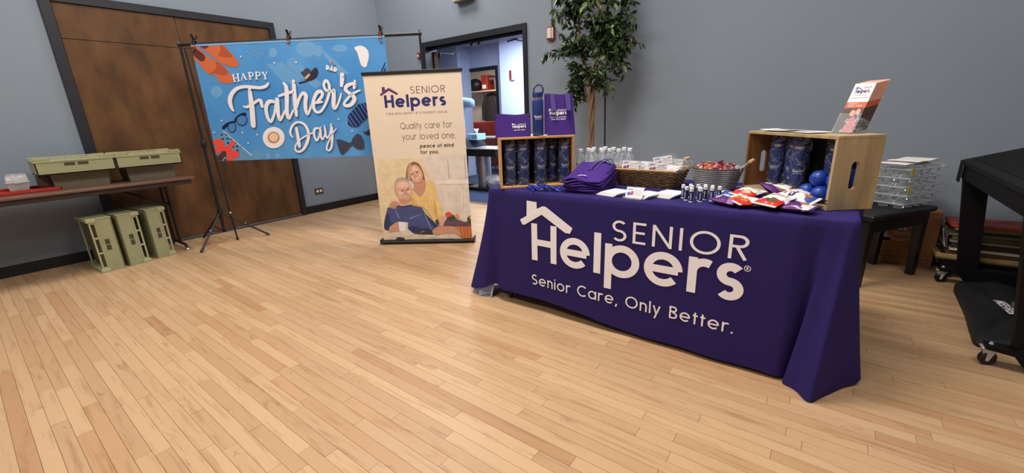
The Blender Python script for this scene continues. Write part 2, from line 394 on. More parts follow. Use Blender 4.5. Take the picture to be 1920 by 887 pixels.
# ------------------------------------------------------------------ flat print outlines, metres on their banners
BRUSH = [[(0.673,1.557,0.019),(0.645,1.533,0.0264),(0.592,1.521,0.0279),(0.524,1.527,0.0294),(0.449,1.536,0.0279),(0.369,1.526,0.031),(0.306,1.486,0.037),(0.268,1.429,0.0417),(0.262,1.379,0.039),(0.271,1.335,0.0271),(0.284,1.314,0.009)],[(0.482,1.516,0.0295),(0.475,1.443,0.0431),(0.467,1.342,0.0495),(0.453,1.239,0.05),(0.445,1.177,0.0488)],[(0.381,1.363,0.009),(0.408,1.35,0.0225),(0.45,1.361,0.0255),(0.502,1.388,0.0254),(0.545,1.408,0.0253),(0.568,1.403,0.0328),(0.569,1.374,0.0329),(0.572,1.349,0.0269)],[(0.693,1.39,0.0298),(0.651,1.393,0.0342),(0.614,1.358,0.0374),(0.601,1.307,0.0346),(0.605,1.241,0.0318),(0.623,1.207,0.0288),(0.65,1.232,0.0257),(0.686,1.297,0.0225),(0.718,1.376,0.0373)],[(0.73,1.408,0.0401),(0.721,1.332,0.0389),(0.714,1.259,0.0347),(0.722,1.222,0.0318),(0.751,1.25,0.0226),(0.79,1.308,0.0165)],[(0.822,1.554,0.0219),(0.841,1.514,0.0381),(0.83,1.429,0.04),(0.811,1.329,0.0374),(0.803,1.263,0.0361),(0.815,1.233,0.0302),(0.845,1.269,0.0196),(0.871,1.304,0.0165)],[(0.753,1.438,0.0207),(0.802,1.452,0.0236),(0.859,1.465,0.0251),(0.891,1.473,0.0265)],[(0.921,1.566,0.032),(0.914,1.497,0.0381),(0.904,1.405,0.0415),(0.897,1.326,0.0403),(0.891,1.253,0.0271)],[(0.907,1.325,0.0209),(0.936,1.389,0.0252),(0.973,1.442,0.0265),(1.002,1.455,0.0324),(1.017,1.429,0.0384),(1.0,1.365,0.0357),(0.993,1.3,0.0329),(1.002,1.263,0.0255),(1.027,1.291,0.0209),(1.055,1.341,0.0193)],[(1.06,1.341,0.0193),(1.093,1.405,0.0296),(1.128,1.453,0.0323),(1.161,1.465,0.0323),(1.181,1.448,0.0294),(1.168,1.416,0.0265),(1.131,1.382,0.0252),(1.099,1.361,0.0193)],[(1.093,1.358,0.0148),(1.133,1.366,0.0222),(1.164,1.37,0.0193)],[(1.086,1.383,0.0326),(1.073,1.333,0.0328),(1.082,1.293,0.0299),(1.109,1.274,0.024),(1.151,1.294,0.0224),(1.201,1.357,0.0237),(1.239,1.428,0.025),(1.255,1.477,0.0263),(1.258,1.519,0.0277),(1.244,1.555,0.0261),(1.221,1.552,0.0262),(1.207,1.514,0.0248),(1.22,1.475,0.0249),(1.256,1.463,0.0264),(1.29,1.458,0.0293)],[(1.295,1.467,0.0366),(1.285,1.404,0.0398),(1.273,1.34,0.0386),(1.275,1.304,0.0268),(1.303,1.324,0.0193),(1.345,1.395,0.0177),(1.364,1.444,0.0117)],[(1.398,1.605,0.0404),(1.39,1.563,0.0391),(1.376,1.509,0.0306)],[(1.51,1.543,0.0246),(1.506,1.513,0.032),(1.494,1.483,0.0262)],[(1.501,1.52,0.0291),(1.463,1.519,0.0291),(1.422,1.499,0.0335),(1.41,1.471,0.0336),(1.436,1.441,0.0322),(1.477,1.408,0.0368),(1.482,1.379,0.0398),(1.452,1.34,0.0341),(1.411,1.324,0.0297),(1.381,1.329,0.0267),(1.38,1.35,0.0222),(1.412,1.385,0.0221),(1.464,1.426,0.022),(1.521,1.452,0.019),(1.553,1.459,0.0102)],[(0.869,1.134,0.0284),(0.87,1.074,0.0299),(0.869,1.01,0.0314),(0.867,0.961,0.0315)],[(0.82,1.044,0.0091),(0.805,1.07,0.0195),(0.801,1.102,0.022),(0.827,1.151,0.0206),(0.87,1.185,0.0193),(0.914,1.189,0.0205),(0.956,1.166,0.0257),(0.978,1.121,0.0284),(0.98,1.07,0.0298),(0.958,1.007,0.03),(0.909,0.937,0.025),(0.856,0.907,0.0198),(0.825,0.921,0.0198),(0.824,0.953,0.0158),(0.848,0.991,0.0144),(0.891,1.028,0.0143),(0.958,1.061,0.0143),(1.022,1.084,0.0129)],[(1.089,1.126,0.0167),(1.055,1.124,0.0219),(1.036,1.087,0.0233),(1.036,1.049,0.0221),(1.049,1.01,0.0196),(1.073,1.034,0.0169),(1.094,1.078,0.0142),(1.106,1.128,0.0219)],[(1.11,1.132,0.0219),(1.101,1.078,0.022),(1.101,1.04,0.0208),(1.111,1.02,0.0182),(1.136,1.051,0.013),(1.147,1.076,0.0116)],[(1.153,1.146,0.0154),(1.152,1.101,0.0206),(1.15,1.057,0.0207),(1.163,1.031,0.0169),(1.184,1.056,0.0142),(1.208,1.106,0.0155),(1.221,1.159,0.0218)],[(1.223,1.156,0.0205),(1.216,1.074,0.0233),(1.204,0.998,0.0221),(1.184,0.934,0.0197),(1.156,0.909,0.0171),(1.138,0.923,0.0171),(1.148,0.961,0.0157),(1.184,1.018,0.0143),(1.227,1.08,0.0129),(1.267,1.119,0.0077)]]
HAPPY = [[(0.348,1.647,0.0148),(0.352,1.585,0.0149)],[(0.396,1.655,0.0148),(0.391,1.587,0.0149)],[(0.35,1.615,0.0061),(0.394,1.621,0.0061)],[(0.337,1.646,0.0054),(0.366,1.65,0.0054)],[(0.338,1.583,0.0054),(0.368,1.587,0.0054)],[(0.383,1.653,0.0054),(0.41,1.657,0.0054)],[(0.379,1.585,0.0054),(0.406,1.589,0.0054)],[(0.446,1.656,0.006),(0.422,1.597,0.0061)],[(0.446,1.656,0.0148),(0.466,1.599,0.0148)],[(0.431,1.615,0.0054),(0.464,1.618,0.0054)],[(0.412,1.596,0.0054),(0.432,1.597,0.0054)],[(0.452,1.597,0.0054),(0.478,1.6,0.0054)],[(0.507,1.66,0.0147),(0.508,1.6,0.0148)],[(0.494,1.66,0.0067),(0.528,1.661,0.0067),(0.544,1.649,0.0107),(0.538,1.631,0.0107),(0.509,1.623,0.0067)],[(0.493,1.598,0.0054),(0.523,1.6,0.0054)],[(0.577,1.662,0.0147),(0.568,1.599,0.0148)],[(0.565,1.661,0.0067),(0.597,1.662,0.0067),(0.612,1.649,0.0107),(0.606,1.632,0.0107),(0.575,1.626,0.0067)],[(0.555,1.598,0.0054),(0.583,1.599,0.0054)],[(0.638,1.658,0.0147),(0.656,1.624,0.0134)],[(0.679,1.656,0.006),(0.656,1.624,0.006)],[(0.657,1.625,0.0148),(0.653,1.596,0.0148)],[(0.626,1.657,0.0054),(0.651,1.659,0.0053)],[(0.669,1.657,0.0053),(0.686,1.658,0.0053)],[(0.639,1.594,0.0054),(0.668,1.597,0.0054)]]
BANNER_PRINT = [
('light_band','ltblue',0,[(0.686,1.726),(0.836,1.739),(0.996,1.585),(0.955,1.515),(0.803,1.574)]),
('light_band','ltblue',0,[(0.893,1.769),(0.956,1.772),(1.186,1.532),(1.122,1.489),(1.029,1.558),(0.881,1.706)]),
('light_band','ltblue2',0,[(1.236,1.83),(1.332,1.744),(1.465,1.612),(1.353,1.61),(1.244,1.798)]),
('balloon','ltblue2',0,[(1.196,1.838),(1.187,1.817),(1.17,1.798),(1.144,1.784),(1.114,1.775),(1.081,1.773),(1.05,1.778),(1.023,1.789),(1.003,1.805),(0.992,1.825),(0.991,1.846),(1.0,1.867),(1.018,1.885),(1.043,1.899),(1.073,1.908),(1.105,1.91),(1.136,1.905),(1.163,1.894),(1.183,1.878),(1.195,1.859)]),
('balloon','ltblue2',0,[(1.241,1.817),(1.236,1.802),(1.228,1.788),(1.217,1.777),(1.204,1.771),(1.191,1.769),(1.179,1.772),(1.169,1.779),(1.161,1.791),(1.158,1.805),(1.159,1.82),(1.163,1.836),(1.171,1.849),(1.182,1.86),(1.195,1.866),(1.208,1.868),(1.22,1.865),(1.231,1.858),(1.238,1.846),(1.241,1.832)]),
('balloon','ltblue2',0,[(1.484,1.832),(1.478,1.822),(1.467,1.814),(1.449,1.808),(1.427,1.804),(1.404,1.804),(1.381,1.806),(1.361,1.812),(1.345,1.819),(1.336,1.828),(1.334,1.838),(1.339,1.847),(1.351,1.856),(1.369,1.862),(1.39,1.865),(1.413,1.866),(1.436,1.863),(1.456,1.858),(1.472,1.85),(1.481,1.841)]),
('balloon','ltblue2',0,[(0.81,1.822),(0.805,1.809),(0.797,1.797),(0.786,1.788),(0.773,1.782),(0.76,1.78),(0.748,1.783),(0.737,1.79),(0.73,1.8),(0.727,1.812),(0.727,1.826),(0.732,1.839),(0.74,1.851),(0.752,1.86),(0.764,1.866),(0.777,1.868),(0.79,1.865),(0.8,1.858),(0.807,1.848),(0.811,1.836)]),
('balloon','ltblue2',0,[(0.203,1.499),(0.196,1.483),(0.185,1.469),(0.169,1.457),(0.151,1.451),(0.133,1.449),(0.116,1.452),(0.102,1.46),(0.092,1.472),(0.088,1.487),(0.089,1.504),(0.096,1.52),(0.107,1.534),(0.123,1.545),(0.14,1.552),(0.158,1.554),(0.175,1.55),(0.189,1.542),(0.199,1.53),(0.204,1.515)]),
('balloon','dotblue',0,[(0.493,0.887),(0.486,0.871),(0.473,0.857),(0.454,0.846),(0.431,0.839),(0.408,0.837),(0.385,0.841),(0.366,0.849),(0.352,0.861),(0.344,0.876),(0.344,0.892),(0.351,0.908),(0.365,0.922),(0.384,0.933),(0.406,0.94),(0.43,0.941),(0.452,0.938),(0.471,0.93),(0.485,0.918),(0.493,0.903)]),
('balloon','ltblue2',0,[(0.556,0.878),(0.553,0.869),(0.547,0.861),(0.539,0.855),(0.529,0.851),(0.52,0.85),(0.511,0.851),(0.503,0.856),(0.498,0.863),(0.495,0.871),(0.495,0.88),(0.499,0.889),(0.505,0.897),(0.513,0.903),(0.522,0.907),(0.532,0.908),(0.541,0.907),(0.548,0.902),(0.554,0.895),(0.557,0.887)]),
('balloon','ltblue2',0,[(0.651,0.875),(0.648,0.867),(0.643,0.86),(0.636,0.854),(0.627,0.851),(0.619,0.85),(0.611,0.851),(0.604,0.855),(0.599,0.861),(0.596,0.869),(0.597,0.877),(0.6,0.885),(0.605,0.892),(0.612,0.897),(0.62,0.901),(0.629,0.902),(0.637,0.9),(0.644,0.896),(0.649,0.89),(0.651,0.883)]),
('light_stripe','ltblue2',0,[(0.51,1.835),(0.611,1.899),(0.621,1.899),(0.519,1.831)]),
('light_stripe','ltblue2',0,[(0.531,1.821),(0.628,1.891),(0.639,1.891),(0.541,1.818)]),
('light_stripe','ltblue2',0,[(0.553,1.808),(0.646,1.883),(0.656,1.883),(0.562,1.804)]),
('light_stripe','ltblue2',0,[(0.574,1.794),(0.664,1.875),(0.674,1.874),(0.584,1.791)]),
('light_stripe','ltblue2',0,[(0.596,1.781),(0.682,1.867),(0.692,1.866),(0.606,1.777)]),
('light_stripe','ltblue2',0,[(0.617,1.767),(0.699,1.858),(0.71,1.858),(0.627,1.764)]),
('light_stripe','ltblue2',0,[(0.111,1.653),(0.194,1.64),(0.192,1.633),(0.11,1.647)]),
('light_stripe','ltblue2',0,[(0.112,1.633),(0.19,1.62),(0.188,1.612),(0.11,1.626)]),
('light_stripe','ltblue2',0,[(0.112,1.612),(0.186,1.599),(0.185,1.591),(0.111,1.605)]),
('light_stripe','ltblue2',0,[(0.113,1.591),(0.183,1.578),(0.181,1.57),(0.111,1.584)]),
('shoe','shoe',1,[(-0.006,1.904),(0.036,1.917),(0.072,1.891),(0.111,1.852),(0.15,1.812),(0.205,1.775),(0.254,1.744),(0.287,1.704),(0.313,1.665),(0.332,1.625),(0.329,1.586),(0.298,1.569),(0.256,1.573),(0.209,1.584),(0.189,1.605),(0.186,1.637),(0.161,1.651),(0.113,1.66),(0.079,1.693),(0.051,1.727),(0.022,1.779),(-0.005,1.812),(-0.011,1.857)]),
('shoe_vamp','shoe2',1,[(0.204,1.772),(0.253,1.741),(0.286,1.701),(0.306,1.665),(0.273,1.647),(0.217,1.649),(0.178,1.664),(0.113,1.661),(0.163,1.69),(0.2,1.727)]),
('shoe_opening','shoedark',1,[(-0.007,1.9),(0.031,1.896),(0.072,1.866),(0.106,1.833),(0.109,1.801),(0.085,1.777),(0.052,1.784),(0.018,1.817),(-0.005,1.85)]),
('shoe','shoe',1,[(0.039,1.927),(0.129,1.925),(0.295,1.919),(0.33,1.886),(0.373,1.834),(0.405,1.789),(0.421,1.744),(0.402,1.716),(0.353,1.714),(0.293,1.733),(0.237,1.764),(0.191,1.804),(0.151,1.844),(0.105,1.883),(0.07,1.91)]),
('shoe_vamp','shoe2',1,[(0.267,1.915),(0.306,1.903),(0.35,1.854),(0.375,1.809),(0.33,1.798),(0.283,1.806),(0.244,1.821),(0.267,1.858),(0.278,1.889)]),
('shoe_opening','shoedark',1,[(0.08,1.922),(0.17,1.919),(0.156,1.894),(0.126,1.884),(0.095,1.899)]),
('hat_brim','hat',1,[(0.961,1.554),(0.994,1.559),(1.023,1.565),(1.062,1.589),(1.099,1.639),(1.137,1.673),(1.161,1.675),(1.17,1.643),(1.156,1.605),(1.116,1.574),(1.05,1.557),(0.991,1.543),(0.966,1.544)]),
('hat_crown','hat2',1,[(1.003,1.646),(1.028,1.652),(1.049,1.673),(1.078,1.675),(1.101,1.652),(1.092,1.62),(1.055,1.589),(1.032,1.577),(1.023,1.604),(1.009,1.624)]),
('hat_band','tan',0,[(1.028,1.594),(1.08,1.63),(1.091,1.614),(1.041,1.577)]),
('pale_shape','white',1,[(1.545,1.832),(1.575,1.846),(1.609,1.849),(1.648,1.831),(1.671,1.799),(1.672,1.755),(1.655,1.706),(1.631,1.662),(1.592,1.677),(1.578,1.728),(1.567,1.791)]),
('tie_stripe','navy',0,[(1.768,1.622),(1.815,1.696),(1.823,1.695),(1.777,1.615)]),
('tie_stripe','navy',0,[(1.787,1.611),(1.819,1.661),(1.814,1.623),(1.801,1.612)]),
('heart','red',0,[(1.326,1.712),(1.325,1.709),(1.323,1.706),(1.32,1.705),(1.317,1.703),(1.313,1.703),(1.31,1.704),(1.307,1.705),(1.305,1.707),(1.304,1.71),(1.304,1.712),(1.305,1.715),(1.307,1.718),(1.309,1.719),(1.313,1.72),(1.316,1.721),(1.32,1.72),(1.322,1.719),(1.325,1.717),(1.326,1.714)]),
('moustache','hat',1,[(1.286,1.639),(1.3,1.65),(1.318,1.651),(1.307,1.637),(1.294,1.634)]),
('glasses_rim','ink',0,[(0.266,1.166),(0.26,1.15),(0.25,1.135),(0.238,1.124),(0.225,1.117),(0.211,1.115),(0.198,1.118),(0.188,1.126),(0.181,1.138),(0.178,1.153),(0.18,1.169),(0.186,1.185),(0.196,1.2),(0.208,1.211),(0.221,1.218),(0.235,1.22),(0.248,1.217),(0.258,1.209),(0.264,1.197),(0.267,1.182)]),
('glasses_lens','lens',0,[(0.258,1.166),(0.253,1.152),(0.245,1.14),(0.235,1.13),(0.224,1.123),(0.212,1.122),(0.202,1.124),(0.193,1.131),(0.188,1.142),(0.186,1.155),(0.188,1.169),(0.193,1.183),(0.201,1.196),(0.211,1.205),(0.222,1.212),(0.233,1.213),(0.244,1.211),(0.252,1.204),(0.258,1.194),(0.26,1.181)]),
('glasses_rim','ink',0,[(0.393,1.228),(0.387,1.212),(0.376,1.198),(0.361,1.187),(0.344,1.18),(0.326,1.178),(0.309,1.182),(0.295,1.189),(0.286,1.201),(0.281,1.216),(0.282,1.232),(0.288,1.247),(0.299,1.261),(0.314,1.272),(0.331,1.279),(0.349,1.281),(0.365,1.277),(0.379,1.27),(0.389,1.258),(0.394,1.243)]),
('glasses_lens','lens',0,[(0.386,1.228),(0.381,1.214),(0.371,1.202),(0.358,1.193),(0.343,1.187),(0.328,1.185),(0.313,1.188),(0.301,1.195),(0.292,1.205),(0.288,1.218),(0.289,1.231),(0.295,1.245),(0.304,1.257),(0.317,1.266),(0.332,1.272),(0.347,1.274),(0.362,1.271),(0.374,1.264),(0.382,1.254),(0.387,1.242)]),
('glasses_brow','ink',1,[(0.122,1.168),(0.155,1.196),(0.208,1.219),(0.263,1.226),(0.266,1.21),(0.203,1.199),(0.178,1.176),(0.146,1.155),(0.126,1.155)]),
('glasses_brow','ink',1,[(0.261,1.233),(0.292,1.266),(0.338,1.292),(0.386,1.3),(0.396,1.287),(0.384,1.275),(0.333,1.271),(0.287,1.241),(0.268,1.217)]),
('gift_wrap','gift',0,[(-0.007,1.055),(0.121,1.136),(0.364,0.888),(0.381,0.843),(-0.005,0.841),(-0.019,0.925)]),
('gift_dot','ink',0,[(0.118,1.098),(0.114,1.093),(0.107,1.09),(0.1,1.09),(0.094,1.094),(0.093,1.099),(0.097,1.104),(0.104,1.107),(0.111,1.107),(0.117,1.104)]),
('gift_dot','ink',0,[(0.166,1.098),(0.163,1.093),(0.156,1.09),(0.148,1.09),(0.143,1.093),(0.142,1.099),(0.146,1.104),(0.152,1.107),(0.16,1.106),(0.165,1.103)]),
('gift_dot','ink',0,[(0.118,1.058),(0.115,1.053),(0.108,1.05),(0.1,1.05),(0.095,1.053),(0.094,1.059),(0.098,1.064),(0.104,1.067),(0.112,1.067),(0.117,1.063)]),
('gift_dot','ink',0,[(0.166,1.058),(0.162,1.053),(0.155,1.05),(0.148,1.05),(0.143,1.053),(0.142,1.059),(0.145,1.064),(0.152,1.067),(0.159,1.067),(0.165,1.063)]),
('gift_dot','ink',0,[(0.206,1.058),(0.203,1.053),(0.196,1.05),(0.189,1.05),(0.183,1.053),(0.182,1.059),(0.186,1.064),(0.192,1.067),(0.2,1.067),(0.205,1.063)]),
('gift_dot','ink',0,[(0.162,1.017),(0.158,1.012),(0.151,1.009),(0.144,1.009),(0.139,1.013),(0.137,1.018),(0.141,1.023),(0.148,1.027),(0.155,1.026),(0.161,1.023)]),
('gift_dot','ink',0,[(0.245,1.02),(0.242,1.014),(0.235,1.011),(0.227,1.012),(0.222,1.015),(0.221,1.02),(0.224,1.026),(0.231,1.029),(0.239,1.028),(0.244,1.025)]),
('gift_dot','ink',0,[(0.205,0.979),(0.202,0.974),(0.195,0.971),(0.187,0.971),(0.182,0.974),(0.181,0.98),(0.184,0.985),(0.191,0.988),(0.199,0.988),(0.204,0.984)]),
('gift_dot','ink',0,[(0.247,0.982),(0.243,0.977),(0.236,0.974),(0.229,0.974),(0.224,0.977),(0.223,0.983),(0.226,0.988),(0.233,0.991),(0.24,0.991),(0.246,0.987)]),
('gift_dot','ink',0,[(0.286,0.98),(0.282,0.975),(0.276,0.972),(0.268,0.972),(0.263,0.976),(0.262,0.981),(0.265,0.987),(0.272,0.99),(0.279,0.989),(0.285,0.986)]),
('gift_dot','ink',0,[(0.241,0.942),(0.238,0.936),(0.231,0.933),(0.223,0.934),(0.218,0.937),(0.217,0.943),(0.22,0.948),(0.227,0.951),(0.235,0.951),(0.24,0.947)]),
('gift_dot','ink',0,[(0.018,0.894),(0.014,0.888),(0.007,0.885),(-0.0,0.886),(-0.006,0.889),(-0.007,0.895),(-0.003,0.9),(0.004,0.903),(0.011,0.903),(0.017,0.899)]),
('gift_dot','ink',0,[(0.057,0.856),(0.053,0.851),(0.046,0.848),(0.039,0.848),(0.033,0.851),(0.032,0.857),(0.036,0.862),(0.043,0.865),(0.05,0.865),(0.056,0.862)]),
('gift_dot','ink',0,[(0.098,0.855),(0.094,0.849),(0.087,0.846),(0.08,0.846),(0.074,0.85),(0.073,0.855),(0.077,0.861),(0.084,0.864),(0.091,0.864),(0.097,0.86)]),
('gift_dot','ink',0,[(0.107,0.894),(0.103,0.889),(0.097,0.886),(0.089,0.886),(0.084,0.889),(0.083,0.895),(0.086,0.9),(0.093,0.903),(0.101,0.903),(0.106,0.899)]),
('gift_edge','white',0,[(0.122,1.138),(0.13,1.138),(0.371,0.888),(0.363,0.885)]),
('bow','red',0,[(-0.007,1.042),(0.035,1.059),(0.084,1.064),(0.105,1.038),(0.116,0.985),(0.166,1.009),(0.203,1.05),(0.23,1.02),(0.186,0.976),(0.173,0.951),(0.246,0.928),(0.226,0.87),(0.175,0.872),(0.161,0.839),(0.096,0.841),(0.114,0.92),(0.097,0.947),(0.053,0.935),(-0.013,0.918),(-0.014,0.964),(0.031,0.985),(-0.006,1.016)]),
('bow_tail','shoedark',1,[(0.015,0.891),(0.082,0.941),(0.113,0.927),(0.081,0.882),(0.018,0.844),(-0.008,0.852)]),
('saucer','white',0,[(0.733,1.049),(0.726,1.026),(0.714,1.004),(0.697,0.985),(0.676,0.969),(0.653,0.958),(0.628,0.951),(0.602,0.949),(0.578,0.952),(0.556,0.961),(0.538,0.974),(0.524,0.991),(0.515,1.012),(0.511,1.034),(0.513,1.057),(0.521,1.08),(0.533,1.101),(0.55,1.12),(0.571,1.136),(0.594,1.147),(0.619,1.154),(0.644,1.155),(0.668,1.152),(0.689,1.143),(0.708,1.13),(0.722,1.114),(0.731,1.094),(0.735,1.072)]),
('saucer_ring','white2',0,[(0.688,1.052),(0.681,1.033),(0.668,1.015),(0.65,1.002),(0.63,0.994),(0.608,0.992),(0.588,0.995),(0.571,1.005),(0.559,1.019),(0.553,1.037),(0.554,1.057),(0.561,1.076),(0.574,1.093),(0.592,1.106),(0.612,1.114),(0.633,1.116),(0.653,1.112),(0.67,1.103),(0.682,1.089),(0.688,1.071)]),
('coffee_rim','shoe2',0,[(0.68,1.052),(0.674,1.036),(0.663,1.022),(0.648,1.011),(0.631,1.004),(0.613,1.002),(0.596,1.005),(0.582,1.013),(0.572,1.025),(0.567,1.04),(0.567,1.056),(0.573,1.072),(0.584,1.086),(0.599,1.097),(0.616,1.104),(0.634,1.106),(0.651,1.103),(0.665,1.095),(0.675,1.083),(0.68,1.068)]),
('coffee','cream',0,[(0.671,1.054),(0.666,1.041),(0.657,1.029),(0.644,1.02),(0.63,1.014),(0.615,1.013),(0.601,1.015),(0.589,1.022),(0.581,1.032),(0.577,1.044),(0.577,1.058),(0.582,1.071),(0.591,1.083),(0.604,1.092),(0.618,1.098),(0.633,1.099),(0.647,1.096),(0.658,1.09),(0.667,1.08),(0.671,1.068)]),
('bow_tie','slate',1,[(1.249,1.009),(1.296,1.007),(1.346,0.986),(1.384,0.972),(1.41,1.016),(1.449,1.053),(1.476,1.057),(1.508,1.025),(1.516,0.961),(1.506,0.913),(1.442,0.915),(1.407,0.945),(1.384,0.953),(1.355,0.915),(1.287,0.864),(1.265,0.892),(1.254,0.951)]),
('bow_tie_knot','hat2',1,[(1.361,0.973),(1.391,0.978),(1.394,0.952),(1.372,0.94)]),
('moustache','hat',1,[(1.526,1.081),(1.551,1.071),(1.58,1.092),(1.603,1.091),(1.597,1.047),(1.56,1.045),(1.536,1.059)]),
('necktie','navy',0,[(1.397,1.236),(1.441,1.272),(1.516,1.336),(1.588,1.346),(1.601,1.272),(1.593,1.217),(1.546,1.181),(1.479,1.124),(1.42,1.129),(1.384,1.15)]),
('necktie_stripe','ltblue',0,[(1.392,1.199),(1.398,1.199),(1.434,1.13),(1.428,1.13)]),
('necktie_stripe','ltblue',0,[(1.404,1.239),(1.41,1.239),(1.473,1.127),(1.467,1.128)]),
('necktie_stripe','ltblue',0,[(1.434,1.266),(1.44,1.266),(1.512,1.15),(1.506,1.15)]),
('necktie_stripe','ltblue',0,[(1.464,1.292),(1.47,1.292),(1.536,1.172),(1.53,1.172)]),
('necktie_stripe','ltblue',0,[(1.494,1.319),(1.5,1.319),(1.564,1.196),(1.559,1.196)]),
('necktie_stripe','ltblue',0,[(1.526,1.339),(1.532,1.339),(1.594,1.223),(1.588,1.223)]),
('necktie_stripe','ltblue',0,[(1.556,1.344),(1.562,1.344),(1.603,1.272),(1.597,1.272)]),
('star','white',0,[(0.467,1.802),(0.463,1.797),(0.457,1.795),(0.451,1.797),(0.45,1.803),(0.454,1.808),(0.46,1.81),(0.466,1.807)]),
('star','white',0,[(0.775,1.735),(0.771,1.73),(0.765,1.728),(0.759,1.731),(0.758,1.736),(0.762,1.741),(0.768,1.743),(0.773,1.741)]),
('star','white',0,[(0.984,1.731),(0.981,1.725),(0.975,1.723),(0.969,1.726),(0.968,1.731),(0.971,1.737),(0.978,1.739),(0.983,1.736)]),
('star','white',0,[(1.306,1.204),(1.303,1.199),(1.297,1.197),(1.292,1.199),(1.291,1.204),(1.294,1.21),(1.3,1.212),(1.305,1.209)]),
('star','white',0,[(1.425,1.087),(1.422,1.082),(1.416,1.08),(1.411,1.082),(1.409,1.088),(1.413,1.093),(1.418,1.095),(1.424,1.092)]),
('star','white',0,[(0.147,1.234),(0.143,1.228),(0.137,1.226),(0.132,1.229),(0.131,1.234),(0.135,1.239),(0.141,1.241),(0.146,1.239)]),
('star','white',0,[(0.045,1.125),(0.042,1.119),(0.035,1.117),(0.03,1.12),(0.029,1.125),(0.033,1.13),(0.039,1.132),(0.044,1.13)]),
('star','white',0,[(0.329,1.111),(0.326,1.106),(0.32,1.104),(0.314,1.106),(0.313,1.112),(0.317,1.117),(0.323,1.119),(0.328,1.116)]),
('star','white',0,[(0.471,1.087),(0.467,1.082),(0.461,1.08),(0.456,1.082),(0.455,1.088),(0.458,1.093),(0.464,1.095),(0.47,1.093)]),
('star','white',0,[(0.364,1.01),(0.361,1.005),(0.355,1.003),(0.349,1.005),(0.348,1.011),(0.352,1.016),(0.358,1.018),(0.363,1.016)]),
]
